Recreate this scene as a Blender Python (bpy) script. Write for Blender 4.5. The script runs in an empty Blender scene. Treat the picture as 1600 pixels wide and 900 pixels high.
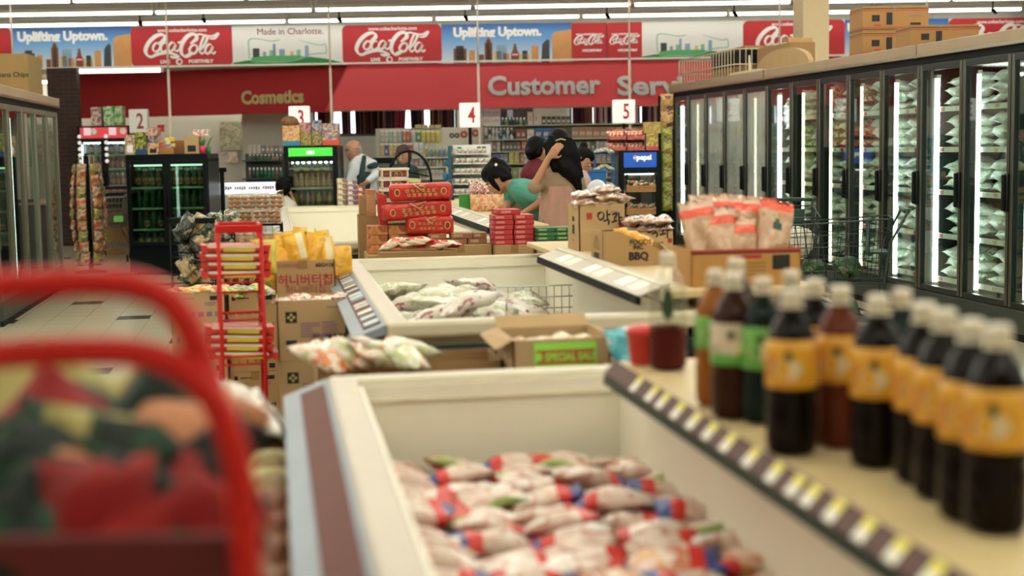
import bpy, bmesh, math, random
from mathutils import Vector, Matrix, Quaternion, noise
random.seed(7)
PI = math.pi
scene = bpy.context.scene
COL = scene.collection

# ---------------------------------------------------------------- camera, world, exposure
FPX = 2222.22                      # focal length in pixels of a 1600x900 frame (50 mm on 36 mm)
EYE = Vector((0, 0, 1.55))
YAW, PITCH, ROLL = math.radians(9.45), math.atan((450 - 229) / FPX), math.radians(0.95)
CAMM = (Matrix.Rotation(-YAW, 3, 'Z') @ Matrix.Rotation(PI / 2 - PITCH, 3, 'X') @ Matrix.Rotation(-ROLL, 3, 'Z'))
cd = bpy.data.cameras.new('camera')
cam = bpy.data.objects.new('camera', cd)
COL.objects.link(cam)
cam.matrix_world = Matrix.Translation(EYE) @ CAMM.to_4x4()
cd.sensor_width = 36; cd.lens = FPX * 36 / 1600; cd.clip_start = 0.05; cd.clip_end = 200
cd.dof.use_dof = True; cd.dof.focus_distance = 11.0; cd.dof.aperture_fstop = 1.85
scene.camera = cam
w = bpy.data.worlds.new('world'); scene.world = w; w.use_nodes = True
w.node_tree.nodes['Background'].inputs[0].default_value = (0.75, 0.85, 1.0, 1)
w.node_tree.nodes['Background'].inputs[1].default_value = 0.25
scene.view_settings.view_transform = 'Standard'
scene.view_settings.look = 'None'
scene.view_settings.gamma = 1
scene.view_settings.use_curve_mapping = False
scene.view_settings.exposure = 0.0
scene.cycles.use_denoising = True
scene.cycles.max_bounces = 8
scene.cycles.transparent_max_bounces = 16
scene.cycles.caustics_reflective = False
scene.cycles.caustics_refractive = False
TUBE_POWER = 17.0                   # ceiling fluorescent strips
CASE_POWER = 5.5                   # tubes inside the glass door freezers

# ---------------------------------------------------------------- measuring: photograph -> place
FWD = Vector((math.sin(YAW), math.cos(YAW), 0)); RGT = Vector((math.cos(YAW), -math.sin(YAW), 0))
def ray(px, py): return CAMM @ Vector(((px - 800) / FPX, -(py - 450) / FPX, -1))
def at(px, py, D):                 # point seen at (px, py), D metres ahead
    d = ray(px, py); return EYE + d * (D / d.dot(FWD))
def on(px, py, z):                 # point seen at (px, py) on the level z
    d = ray(px, py); return EYE + d * ((z - EYE.z) / d.z)
def zof(px, py, D): return at(px, py, D).z
def gx(px, D, z):                  # point of height z, D metres ahead, in column px
    y = 300
    for _ in range(8):
        p = at(px, y, D); y += (p.z - z) * FPX / D
    return at(px, y, D)
def sz(n, D): return n * D / FPX

# ---------------------------------------------------------------- materials
MATS = {}
def _new(name):
    m = bpy.data.materials.new(name); m.use_nodes = True
    return m, m.node_tree, m.node_tree.nodes['Principled BSDF']
def mat(name, col, rough=0.5, metal=0.0, var=0.10, scale=14.0, bump=0.0, spec=0.5, coat=0.0, trans=0.0, ior=1.45, alpha=None, sss=0):
    if name in MATS: return MATS[name]
    m, nt, b = _new(name)
    tc = nt.nodes.new('ShaderNodeTexCoord'); n = nt.nodes.new('ShaderNodeTexNoise')
    n.inputs['Scale'].default_value = scale; n.inputs['Detail'].default_value = 4
    nt.links.new(tc.outputs['Object'], n.inputs['Vector'])
    mx = nt.nodes.new('ShaderNodeMix'); mx.data_type = 'RGBA'
    mx.inputs[6].default_value = (*[c * (1 - var) for c in col], 1)
    mx.inputs[7].default_value = (*[min(1, c * (1 + var)) for c in col], 1)
    nt.links.new(n.outputs['Fac'], mx.inputs[0]); nt.links.new(mx.outputs[2], b.inputs['Base Color'])
    b.inputs['Roughness'].default_value = rough; b.inputs['Metallic'].default_value = metal
    b.inputs['Specular IOR Level'].default_value = spec; b.inputs['Coat Weight'].default_value = coat
    b.inputs['Transmission Weight'].default_value = trans; b.inputs['IOR'].default_value = ior
    if sss: b.inputs['Subsurface Weight'].default_value = sss; b.inputs['Subsurface Radius'].default_value = (.012, .005, .003)
    if alpha is not None: b.inputs['Alpha'].default_value = alpha
    if bump:
        bp = nt.nodes.new('ShaderNodeBump'); bp.inputs['Strength'].default_value = bump; bp.inputs['Distance'].default_value = 0.01
        nt.links.new(n.outputs['Fac'], bp.inputs['Height']); nt.links.new(bp.outputs[0], b.inputs['Normal'])
    MATS[name] = m; return m
def printed(name, cols, scale=9.0, rough=0.35, coat=0.0, stretch=(1, 1, 1), stops=None):   # packaging artwork in hard-edged patches of colour
    if name in MATS: return MATS[name]
    m, nt, b = _new(name)
    tc = nt.nodes.new('ShaderNodeTexCoord'); mp = nt.nodes.new('ShaderNodeMapping'); mp.inputs['Scale'].default_value = stretch
    n = nt.nodes.new('ShaderNodeTexNoise'); n.inputs['Scale'].default_value = scale; n.inputs['Detail'].default_value = 2.5
    nt.links.new(tc.outputs['Object'], mp.inputs['Vector']); nt.links.new(mp.outputs[0], n.inputs['Vector'])
    r = nt.nodes.new('ShaderNodeValToRGB'); r.color_ramp.interpolation = 'CONSTANT'
    k = len(cols); e = r.color_ramp.elements
    e[0].position = 0; e[0].color = (*cols[0], 1)
    pos = stops or [0.36 + 0.30 * i / k for i in range(1, k)]
    e[1].position = pos[0]; e[1].color = (*cols[1], 1)
    for i in range(2, k):
        q = e.new(pos[i - 1]); q.color = (*cols[i], 1)
    nt.links.new(n.outputs['Fac'], r.inputs[0]); nt.links.new(r.outputs[0], b.inputs['Base Color'])
    b.inputs['Roughness'].default_value = rough; b.inputs['Coat Weight'].default_value = coat
    MATS[name] = m; return m
def emit(name, col, strength, base=None):
    if name in MATS: return MATS[name]
    base = base or [0.7 * c for c in col]
    m, nt, b = _new(name)
    b.inputs['Base Color'].default_value = (*base, 1)
    b.inputs['Emission Color'].default_value = (*col, 1); b.inputs['Emission Strength'].default_value = strength
    MATS[name] = m; return m
def pane(name, tint=(0.92, 0.97, 0.95), gloss=0.0, rough=0.02, ior=1.5, haze=0.0):   # clear sheet: looks through, mirrors at grazing angles
    if name in MATS: return MATS[name]
    m, nt, b = _new(name); nt.nodes.remove(b)
    out = nt.nodes['Material Output']
    t = nt.nodes.new('ShaderNodeBsdfTransparent'); t.inputs[0].default_value = (*tint, 1)
    g = nt.nodes.new('ShaderNodeBsdfGlossy'); g.inputs['Roughness'].default_value = rough; g.inputs[0].default_value = (1, 1, 1, 1)
    f = nt.nodes.new('ShaderNodeFresnel'); gm = nt.nodes.new('ShaderNodeNewGeometry'); im = nt.nodes.new('ShaderNodeMix'); im.inputs[2].default_value = ior; im.inputs[3].default_value = 1 / ior
    nt.links.new(gm.outputs['Backfacing'], im.inputs[0]); nt.links.new(im.outputs[0], f.inputs[0])
    ad = nt.nodes.new('ShaderNodeMath'); ad.operation = 'ADD'; ad.inputs[1].default_value = gloss; ad.use_clamp = True
    mx = nt.nodes.new('ShaderNodeMixShader')
    nt.links.new(f.outputs[0], ad.inputs[0]); nt.links.new(ad.outputs[0], mx.inputs[0])
    src = t
    if haze:
        d = nt.nodes.new('ShaderNodeBsdfDiffuse'); d.inputs[0].default_value = (0.8, 0.85, 0.8, 1)
        m2 = nt.nodes.new('ShaderNodeMixShader')
        nz = nt.nodes.new('ShaderNodeTexNoise'); nz.inputs['Scale'].default_value = 3
        mu = nt.nodes.new('ShaderNodeMath'); mu.operation = 'MULTIPLY'; mu.inputs[1].default_value = haze * 2
        nt.links.new(nz.outputs['Fac'], mu.inputs[0]); nt.links.new(mu.outputs[0], m2.inputs[0])
        nt.links.new(t.outputs[0], m2.inputs[1]); nt.links.new(d.outputs[0], m2.inputs[2]); src = m2
    nt.links.new(src.outputs[0], mx.inputs[1]); nt.links.new(g.outputs[0], mx.inputs[2])
    nt.links.new(mx.outputs[0], out.inputs[0])
    MATS[name] = m; return m

# ---------------------------------------------------------------- mesh building
class MB:
    def __init__(s): s.bm = bmesh.new(); s.mats = []
    def mi(s, m):
        if m not in s.mats: s.mats.append(m)
        return s.mats.index(m)
    def _paint(s, faces, m, smooth=False):
        i = s.mi(m)
        for f in faces: f.material_index = i; f.smooth = smooth
    def quad(s, pts, m, smooth=False):
        f = s.bm.faces.new([s.bm.verts.new(p) for p in pts]); s._paint([f], m, smooth); return f
    def box(s, x0, y0, z0, x1, y1, z1, m, bev=0.0, M=None):
        v = [s.bm.verts.new((x, y, z)) for x in (x0, x1) for y in (y0, y1) for z in (z0, z1)]
        if M is not None:
            for q in v: q.co = M @ q.co
        ids = [(0, 1, 3, 2), (4, 6, 7, 5), (0, 4, 5, 1), (2, 3, 7, 6), (0, 2, 6, 4), (1, 5, 7, 3)]
        fs = [s.bm.faces.new([v[i] for i in q]) for q in ids]
        s._paint(fs, m)
        if bev:
            es = list({e for f in fs for e in f.edges})
            r = bmesh.ops.bevel(s.bm, geom=es, offset=bev, segments=2, affect='EDGES', profile=0.5)
            s._paint(r['faces'], m, True)
    def prism(s, poly, vec, m, smooth=False):     # polygon (3D points) swept along vec
        vec = Vector(vec)
        a = [s.bm.verts.new(p) for p in poly]; b = [s.bm.verts.new(Vector(p) + vec) for p in poly]
        n = len(a); fs = [s.bm.faces.new(a[::-1]), s.bm.faces.new(b)]
        for i in range(n): fs.append(s.bm.faces.new((a[i], a[(i + 1) % n], b[(i + 1) % n], b[i])))
        s._paint(fs[:2], m); s._paint(fs[2:], m, smooth)
    def tube(s, path, r, m, n=8, closed=False):
        path = [Vector(p) for p in path]; k = len(path); rings = []
        rr = r if isinstance(r, (list, tuple)) else [r] * k
        up = None
        for i, p in enumerate(path):
            a = path[(i - 1) % k] if (closed or i) else p
            b = path[(i + 1) % k] if (closed or i < k - 1) else p
            t = (b - a); t = t.normalized() if t.length > 1e-9 else Vector((0, 0, 1))
            if up is None:
                up = Vector((0, 0, 1)) if abs(t.z) < 0.9 else Vector((1, 0, 0))
            sd = t.cross(up)
            if sd.length < 1e-6: sd = t.cross(Vector((0, 1, 0.1)))
            sd.normalize(); u2 = sd.cross(t).normalized(); up = u2
            rings.append([s.bm.verts.new(p + (sd * math.cos(2 * PI * j / n) + u2 * math.sin(2 * PI * j / n)) * rr[i]) for j in range(n)])
        fs = []
        for i in range(k if closed else k - 1):
            A, B = rings[i], rings[(i + 1) % k]
            for j in range(n): fs.append(s.bm.faces.new((A[j], A[(j + 1) % n], B[(j + 1) % n], B[j])))
        s._paint(fs, m, n > 4)
        if not closed:
            c = [s.bm.faces.new(rings[0][::-1]), s.bm.faces.new(rings[-1])]; s._paint(c, m)
    def bar(s, p, q, r, m, n=4): s.tube([p, q], r, m, n)
    def lathe(s, prof, m, n=20, c=(0, 0, 0), ax=None):   # prof: (radius, height); m: one material or one per segment
        c = Vector(c); rings = []
        for r, z in prof:
            rings.append([s.bm.verts.new(c + Vector((r * math.cos(2 * PI * j / n), r * math.sin(2 * PI * j / n), z))) for j in range(n)])
        for i in range(len(prof) - 1):
            mm = m[i] if isinstance(m, (list, tuple)) else m
            fs = [s.bm.faces.new((rings[i][j], rings[i][(j + 1) % n], rings[i + 1][(j + 1) % n], rings[i + 1][j])) for j in range(n)]
            s._paint(fs, mm, True)
        m0 = m[0] if isinstance(m, (list, tuple)) else m; m1 = m[-1] if isinstance(m, (list, tuple)) else m
        if prof[0][0] > 1e-5: s._paint([s.bm.faces.new(rings[0][::-1])], m0)
        if prof[-1][0] > 1e-5: s._paint([s.bm.faces.new(rings[-1])], m1)
    def ball(s, c, r, m, sc=(1, 1, 1), sub=2, M=None):
        g = bmesh.ops.create_icosphere(s.bm, subdivisions=sub, radius=1)
        fs = {f for v in g['verts'] for f in v.link_faces}
        for v in g['verts']:
            v.co = Vector((v.co.x * r * sc[0], v.co.y * r * sc[1], v.co.z * r * sc[2]))
            if M is not None: v.co = M @ v.co
            v.co += Vector(c)
        s._paint(fs, m, True)
    def hull(s, p, r1, q, r2, m, sub=2):          # tapered limb
        t = bmesh.new()
        for c, r in ((p, r1), (q, r2)):
            g = bmesh.ops.create_icosphere(t, subdivisions=sub, radius=r)
            for v in g['verts']: v.co += Vector(c)
        r = bmesh.ops.convex_hull(t, input=t.verts)
        vm = {}
        fs = []
        for f in [x for x in r['geom'] if isinstance(x, bmesh.types.BMFace)]:
            vs = []
            for v in f.verts:
                if v not in vm: vm[v] = s.bm.verts.new(v.co)
                vs.append(vm[v])
            fs.append(s.bm.faces.new(vs))
        t.free(); s._paint(fs, m, True)
    def xform(s, M):
        for v in s.bm.verts: v.co = M @ v.co
        return s
    def jitter(s, amp, sc, seed=0):
        for v in s.bm.verts: v.co += noise.noise_vector(v.co * sc + Vector((seed * 7.1, seed * 3.3, seed))) * amp
        return s
    def mesh(s, name='mesh'):
        bmesh.ops.recalc_face_normals(s.bm, faces=s.bm.faces)
        me = bpy.data.meshes.new(name); s.bm.to_mesh(me); s.bm.free()
        for m in s.mats: me.materials.append(m)
        return me
def remesh(me, voxel, smooth=2):                   # weld overlapping pieces into one continuous skin
    o = bpy.data.objects.new('tmp', me); COL.objects.link(o)
    r = o.modifiers.new('r', 'REMESH'); r.mode = 'VOXEL'; r.voxel_size = voxel; r.use_smooth_shade = True
    if smooth: sm = o.modifiers.new('s', 'SMOOTH'); sm.factor = 0.5; sm.iterations = smooth
    dg = bpy.context.evaluated_depsgraph_get(); dg.update()
    m2 = bpy.data.meshes.new_from_object(o.evaluated_get(dg))
    bpy.data.objects.remove(o)
    if not m2.materials:
        for m in me.materials: m2.materials.append(m)
    return m2

# ---------------------------------------------------------------- things, parts, labels
I4 = Matrix.Identity(4)
USED = {}
def tag(o, label, cat, group=None, kind=None):
    o['label'] = label; o['category'] = cat
    if group: o['group'] = group
    if kind: o['kind'] = kind
    return o
def link(name, data, parent=None, M=I4):
    o = bpy.data.objects.new(name, data); COL.objects.link(o)
    if parent is not None: o.parent = parent
    o.matrix_local = M
    return o
def struct(name, me): o = link(name, me); o['kind'] = 'structure'; return o
def TRS(loc, rz=0, rx=0, ry=0, sc=1):
    return Matrix.Translation(loc) @ Matrix.Rotation(rz, 4, 'Z') @ Matrix.Rotation(ry, 4, 'Y') @ Matrix.Rotation(rx, 4, 'X') @ Matrix.Scale(sc, 4)
def place(proto, M, label, cat, group=None, only=None):
    """proto: (kind name, [(part, data, local matrix, [(sub-part, data, matrix)...])...]); a part named None is the thing's own mesh"""
    name, parts = proto
    if parts and parts[0][0] is None:
        root = link(name, parts[0][1], None, M)
        rest = parts[1:]
    else:
        root = link(name, None, None, M); root.empty_display_size = 0.05; rest = parts
    tag(root, label, cat, group)
    for pt in rest:
        pn, dt = pt[0], pt[1]; pm = pt[2] if len(pt) > 2 else I4
        po = link(pn, dt, root, pm)
        if len(pt) > 4 and pt[4]: po['label'] = pt[4]
        for sb in (pt[3] if len(pt) > 3 else []):
            link(sb[0], sb[1], po, sb[2] if len(sb) > 2 else I4)
    return root
def txt(body, size, m, bold=0.0, ext=0.0005, shear=0.0, align='CENTER', sx=1.0, space=1.0):
    c = bpy.data.curves.new('lettering', 'FONT'); c.body = body; c.size = size; c.align_x = align; c.align_y = 'CENTER'
    c.offset = bold; c.extrude = ext; c.shear = shear; c.space_character = space; c.resolution_u = 3
    c.materials.append(m)
    o = bpy.data.objects.new('tmp', c); COL.objects.link(o)
    dg = bpy.context.evaluated_depsgraph_get(); dg.update()
    me = bpy.data.meshes.new_from_object(o.evaluated_get(dg)); bpy.data.objects.remove(o); bpy.data.curves.remove(c)
    return me
UPRIGHT = Matrix.Rotation(PI / 2, 4, 'X')          # text facing -Y
def face_txt(x, y, z, sx=1.0, rz=0.0):
    return Matrix.Translation((x, y, z)) @ Matrix.Rotation(rz, 4, 'Z') @ UPRIGHT @ Matrix.Diagonal((sx, 1, 1, 1))
def ordinal(i): return ['first', 'second', 'third', 'fourth', 'fifth', 'sixth', 'seventh', 'eighth', 'ninth', 'tenth', 'eleventh', 'twelfth', 'thirteenth', 'fourteenth'][i]

# ---------------------------------------------------------------- shared materials
cream = mat('cream_enamel', (0.60, 0.54, 0.39), 0.32, var=0.05)
cream2 = mat('cream_liner', (0.80, 0.76, 0.62), 0.40, var=0.05, scale=3)
white = mat('white_paint', (0.78, 0.77, 0.70), 0.5, var=0.05)
offwhite = mat('ivory_plastic', (0.70, 0.64, 0.50), 0.4, var=0.04)
black = mat('black_enamel', (0.004, 0.006, 0.006), 0.3, var=0.2, spec=.18)
blackm = mat('black_matt', (0.006, 0.007, 0.007), 0.6, var=0.2, spec=.15)
dkgreen = mat('dark_green_rubber', (0.006, 0.022, 0.015), 0.4, var=0.2, spec=.25)
steel = mat('brushed_steel', (0.55, 0.55, 0.52), 0.3, 1.0, var=0.1)
wire = mat('galvanised_wire', (0.42, 0.43, 0.40), 0.35, 0.9, var=0.1)
dwire = mat('dark_wire', (0.03, 0.045, 0.04), 0.4, 0.3, var=0.2)
red_en = mat('red_enamel', (0.50, 0.012, 0.008), 0.4, var=0.06, spec=.25)
kraft = mat('kraft_board', (0.40, 0.245, 0.105), 0.75, var=0.10, scale=6)
kraft2 = mat('brown_board', (0.33, 0.19, 0.075), 0.75, var=0.12, scale=6)
kraft_pale = mat('pale_board', (0.45, 0.30, 0.145), 0.75, var=0.10, scale=6)
kraft_in = mat('board_inside', (0.30, 0.18, 0.08), 0.8, var=0.1)
tape = mat('parcel_tape', (0.30, 0.17, 0.06), 0.25, var=0.08)
ink = mat('black_ink', (0.010, 0.010, 0.010), 0.6, var=0.1)
ink_r = mat('red_ink', (0.38, 0.03, 0.03), 0.6, var=0.1)
ink_m = mat('maroon_ink', (0.28, 0.045, 0.06), 0.6, var=0.1)
ink_v = mat('violet_ink', (0.25, 0.13, 0.20), 0.6, var=0.1)
skin = mat('skin', (0.50, 0.27, 0.16), 0.5, var=0.06, sss=0.1)
skin2 = mat('tan_skin', (0.42, 0.21, 0.115), 0.5, var=0.06, sss=0.1)
hairm = mat('black_hair', (0.003, 0.0025, 0.0025), 0.55, var=0.3, scale=60, spec=.12)
red_sign = mat('signal_red', (0.62, 0.012, 0.015), 0.4, var=0.04)
# ================================================================ the setting
def aisle_floor():
    m, nt, b = _new('floor_tiles')
    N = nt.nodes.new; L = nt.links.new
    g = N('ShaderNodeNewGeometry'); sp = N('ShaderNodeSeparateXYZ'); L(g.outputs['Position'], sp.inputs[0])
    def mth(op, a, v=None, bb=None):
        q = N('ShaderNodeMath'); q.operation = op; L(a, q.inputs[0])
        if bb is not None: L(bb, q.inputs[1])
        elif v is not None: q.inputs[1].default_value = v
        return q.outputs[0]
    def cell(s, off, per): return mth('FLOOR', mth('DIVIDE', mth('ADD', s, off), per))
    T = 0.305
    fx = mth('FRACT', mth('DIVIDE', mth('ADD', sp.outputs[0], 100), T)); fy = mth('FRACT', mth('DIVIDE', mth('ADD', sp.outputs[1], 100), T))
    gx_ = mth('GREATER_THAN', mth('ABSOLUTE', mth('SUBTRACT', fx, 0.5)), 0.493); gy_ = mth('GREATER_THAN', mth('ABSOLUTE', mth('SUBTRACT', fy, 0.5)), 0.493)
    grout = mth('MAXIMUM', gx_, None, gy_)
    # dark accent tiles: every sixth tile along the aisle, rows offset
    ax = mth('FRACT', mth('DIVIDE', mth('ADD', sp.outputs[0], 101.53), T * 4)); ay = mth('FRACT', mth('DIVIDE', mth('ADD', sp.outputs[1], 100.45), T * 11))
    ax2 = mth('FRACT', mth('DIVIDE', mth('ADD', sp.outputs[0], 101.53 + T * 2), T * 4)); ay2 = mth('FRACT', mth('DIVIDE', mth('ADD', sp.outputs[1], 100.45 + T * 6), T * 11))
    a1 = mth('MULTIPLY', mth('LESS_THAN', ax, 0.25), None, mth('LESS_THAN', ay, 1 / 11)); a2 = mth('MULTIPLY', mth('LESS_THAN', ax2, 0.25), None, mth('LESS_THAN', ay2, 1 / 11))
    acc = mth('MAXIMUM', a1, None, a2)
    nz = N('ShaderNodeTexNoise'); nz.inputs['Scale'].default_value = 1.3; nz.inputs['Detail'].default_value = 6
    m1 = N('ShaderNodeMix'); m1.data_type = 'RGBA'; m1.inputs[6].default_value = (0.43, 0.37, 0.25, 1); m1.inputs[7].default_value = (0.53, 0.46, 0.33, 1)
    L(nz.outputs['Fac'], m1.inputs[0])
    m2 = N('ShaderNodeMix'); m2.data_type = 'RGBA'; m2.inputs[7].default_value = (0.30, 0.25, 0.17, 1)
    L(grout, m2.inputs[0]); L(m1.outputs[2], m2.inputs[6])
    m3 = N('ShaderNodeMix'); m3.data_type = 'RGBA'; m3.inputs[7].default_value = (0.045, 0.04, 0.03, 1)
    L(acc, m3.inputs[0]); L(m2.outputs[2], m3.inputs[6]); L(m3.outputs[2], b.inputs['Base Color'])
    b.inputs['Roughness'].default_value = 0.22
    return m
U0, U1, V0, V1, ZC = -9.5, 13.5, -3.0, 31.0, 3.86
q = MB(); q.box(U0, V0, -0.1, U1, V1, 0, aisle_floor()); struct('floor', q.mesh())
def ceil_mat():
    m, nt, b = _new('ceiling_board')
    N = nt.nodes.new; L = nt.links.new
    g = N('ShaderNodeNewGeometry'); br = N('ShaderNodeTexBrick'); br.offset = 0
    br.inputs['Scale'].default_value = 1; br.inputs['Brick Width'].default_value = 1.22; br.inputs['Row Height'].default_value = 0.61; br.inputs['Mortar Size'].default_value = 0.012
    br.inputs['Color1'].default_value = (0.56, 0.55, 0.48, 1); br.inputs['Color2'].default_value = (0.52, 0.51, 0.445, 1); br.inputs['Mortar'].default_value = (0.62, 0.61, 0.54, 1)
    mp = N('ShaderNodeMapping'); mp.inputs['Rotation'].default_value = (0, 0, YAW)
    L(g.outputs['Position'], mp.inputs['Vector']); L(mp.outputs[0], br.inputs['Vector']); L(br.outputs['Color'], b.inputs['Base Color'])
    b.inputs['Roughness'].default_value = 0.8
    return m
q = MB(); q.box(U0, V0, ZC, U1, V1, ZC + 0.1, ceil_mat()); struct('ceiling', q.mesh())
wallc = mat('wall_paint', (0.55, 0.55, 0.47), 0.7, var=0.06, scale=2)
for nm, b in (('wall_left', (U0 - .1, V0, 0, U0, V1, ZC)), ('wall_right', (U1, V0, 0, U1 + .1, V1, ZC)), ('wall_back', (U0, V0 - .1, 0, U1, V0, ZC))):
    q = MB(); q.box(*b, wallc); struct(nm, q.mesh())
BASE = Matrix.Rotation(-YAW, 4, 'Z')                # frame of the store front: x to the side, y away from the tills
def fr(px, py, D): p = BASE.inverted() @ at(px, py, D); return p
def bk(x, D, z): return BASE @ Vector((x, D, z))
q = MB(); q.box(-10.5, 27.6, 0, 11.5, 27.75, ZC, wallc); struct('wall_front', q.xform(BASE).mesh())
# red fascias over the store front
redA = mat('red_fascia_lit', (0.60, 0.058, 0.066), 0.6, var=0.05, scale=2)  # fascia red with the stronger light on the slope put into the colour
redB = mat('red_fascia_shaded', (0.42, 0.018, 0.022), 0.7, var=0.06, scale=2)  # same fascia red, darkened for the weaker light on the cosmetics side
zt, zb = 3.02, 2.20
a = fr(125, 190, 26.6); bq = fr(545, 176, 24.75)
q = MB(); q.prism([(a.x - 0.6, 26.8, zb), (bq.x, 24.75, zb), (bq.x, 24.75, zt), (a.x - 0.6, 26.8, zt)], (0.05, 0.12, 0), redB); struct('trim_1', q.xform(BASE).mesh())
c0 = fr(505, 172, 23.7).x; c1 = fr(545, 101, 24.5).x
q = MB()
q.prism([(c0, 23.98, zb), (8.6, 23.98, zb), (8.6, 24.5, zt), (c1, 24.5, zt)], (0, 0.05, 0.03), redA)
q.prism([(c0, 23.98, zb), (c1, 24.5, zt), (c1, 24.72, zt), (c0, 24.72, zb)], (0.03, 0, 0), redA)
q.box(c0 + .05, 24.0, zb, 8.6, 24.75, zb + 0.02, wallc); struct('trim_2', q.xform(BASE).mesh())
# soffit above the cosmetics corner and the bulkhead that carries the banners
q = MB(); q.box(-10.2, 24.52, zt - 0.01, 9.5, 27.6, zt + 0.03, mat('soffit_white', (0.72, 0.71, 0.64), 0.7, var=0.04)); struct('trim_3', q.xform(BASE).mesh())
q = MB(); q.box(-10.2, 24.5, zt, 9.8, 24.62, ZC, wallc); struct('trim_4', q.xform(BASE).mesh())
q = MB(); q.box(-10.2, 24.40, zt - 0.035, 9.5, 24.50, zt - 0.005, white); struct('trim_5', q.xform(BASE).mesh())

# brick pier beyond the wall coolers, square post behind the freezers
def brickm():
    m, nt, b = _new('dark_brick'); N = nt.nodes.new
    tc = N('ShaderNodeTexCoord'); br = N('ShaderNodeTexBrick')
    br.inputs['Scale'].default_value = 1; br.inputs['Brick Width'].default_value = 0.2; br.inputs['Row Height'].default_value = 0.07; br.inputs['Mortar Size'].default_value = 0.008
    br.inputs['Color1'].default_value = (0.055, 0.022, 0.014, 1); br.inputs['Color2'].default_value = (0.035, 0.016, 0.012, 1); br.inputs['Mortar'].default_value = (0.05, 0.04, 0.033, 1)
    mp = N('ShaderNodeMapping'); mp.inputs['Rotation'].default_value = (PI / 2, 0, 0)
    nt.links.new(tc.outputs['Object'], mp.inputs['Vector']); nt.links.new(mp.outputs[0], br.inputs['Vector']); nt.links.new(br.outputs['Color'], b.inputs['Base Color']); b.inputs['Roughness'].default_value = 0.8
    return m
a = fr(86, 200, 24.0); b_ = fr(123, 200, 24.0)
q = MB(); q.box(a.x - 0.1, 24.0, 0, b_.x, 24.18, zt - 0.04, brickm()); o = struct('pillar', q.xform(BASE).mesh())
p0 = on(1266, 108, 2.36)
q = MB(); q.box(6.75, 17.55, 0, 7.10, 17.9, ZC, mat('post_paint', (0.60, 0.47, 0.28), 0.6, var=0.04)); struct('column', q.mesh())

# ---------------------------------------------------------------- ceiling strip lights
tube_m = emit('fluorescent_tube', (1.0, 0.985, 0.88), TUBE_POWER); tube_o = emit('fluorescent_tube_dimmed', (1.0, 0.98, 0.90), TUBE_POWER * .28)  # second one is the same tube dimmed, so nearby banners don't wash out
hs = MB(); hs.box(-1.21, -0.075, 0.0, 1.21, 0.075, 0.055, white, 0.004)
hs.box(-1.21, -0.02, 0.055, -1.17, 0.02, 0.14, white); hs.box(1.17, -0.02, 0.055, 1.21, 0.02, 0.14, white)
hm = hs.mesh()
def tubes(m):
    tb = MB()
    for dy in (-0.04, 0.04): tb.tube([(-1.19, dy, -0.022), (1.19, dy, -0.022)], 0.021, m, 8)
    return tb.mesh()
tm, tmo = tubes(tube_m), tubes(tube_o)
rows = [24.1 - 1.86 * i for i in range(14)]
for i, D in enumerate(rows):
    lo, hi = (-4, 4) if D > 8 else (-3, 4)
    for k in range(lo, hi + 1):
        x = k * 2.46 + (0.7 if i % 2 else 0.0)
        p = bk(x, D, 3.715)
        if not (U0 + 1.3 < p.x < U1 - 1.3 and V0 + .5 < p.y < V1): continue
        place(('fluorescent_light', [('housing', hm), ('tube', tmo if i < 4 else tm)]), TRS(p, -YAW),
              'lit fluorescent strip in the %s row of ceiling lights out from the banners' % ordinal(i), 'ceiling light', 'ceiling strips in the %s row from the banners' % ordinal(i))
for k, (px, py, lb) in enumerate([(219, 37, 'above the first red banner from the brick pillar'), (318, 33, 'above the edge of the first red banner'), (530, 32, 'above the white banner with red handwriting'), (727, 29, 'above the blue skyline banner in the middle'), (948, 26, 'above the two small square banners'), (1147, 23, 'above the white banner without wording'), (1551, 18, 'beyond the cartons on the freezers')]):
    p = at(px, py, 23.4); q = MB(); q.tube([(0, 0, ZC), (0, 0, p.z + .04)], .012, blackm, 6); q.hull((0, 0, p.z + .03), .035, (.03, -.05, p.z - .02), .03, blackm, 1)
    place(('ceiling_spotlight', [(None, q.mesh(), I4)]), TRS((p.x, p.y, 0), -YAW), 'small black spotlight hung from the ceiling ' + lb, 'spotlight')
# one more strip under the bulkhead beside the brick pier
a = fr(88, 113, 24.25); b_ = fr(253, 108, 24.25)
hs = MB(); hs.box(a.x, 24.2, 2.965, b_.x, 24.38, 2.985, white); hs.box(a.x, 24.2, 2.90, a.x + .02, 24.38, 2.965, white); hs.box(b_.x - .02, 24.2, 2.90, b_.x, 24.38, 2.965, white)
tb = MB(); tb.tube([(a.x + .02, 24.28, 2.93), (b_.x - .02, 24.28, 2.93)], 0.03, tube_o, 8)
place(('fluorescent_light', [('housing', hs.xform(BASE).mesh()), ('tube', tb.xform(BASE).mesh())]), I4, 'single lit fluorescent strip under the banner bulkhead beside the brick pillar', 'ceiling light')
for k in range(7): place(('fluorescent_light', [('housing', hm), ('tube', tm)]), TRS(bk(-8.0 + 2.5 * k, 27.2 if k < 3 else 24.95, 2.93), -YAW), 'unseen fluorescent strip added under the soffit behind the red fascias', 'ceiling light', 'added strips under the soffit')  # added strips, hidden from view, to brighten the back wall and shelved goods
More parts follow.
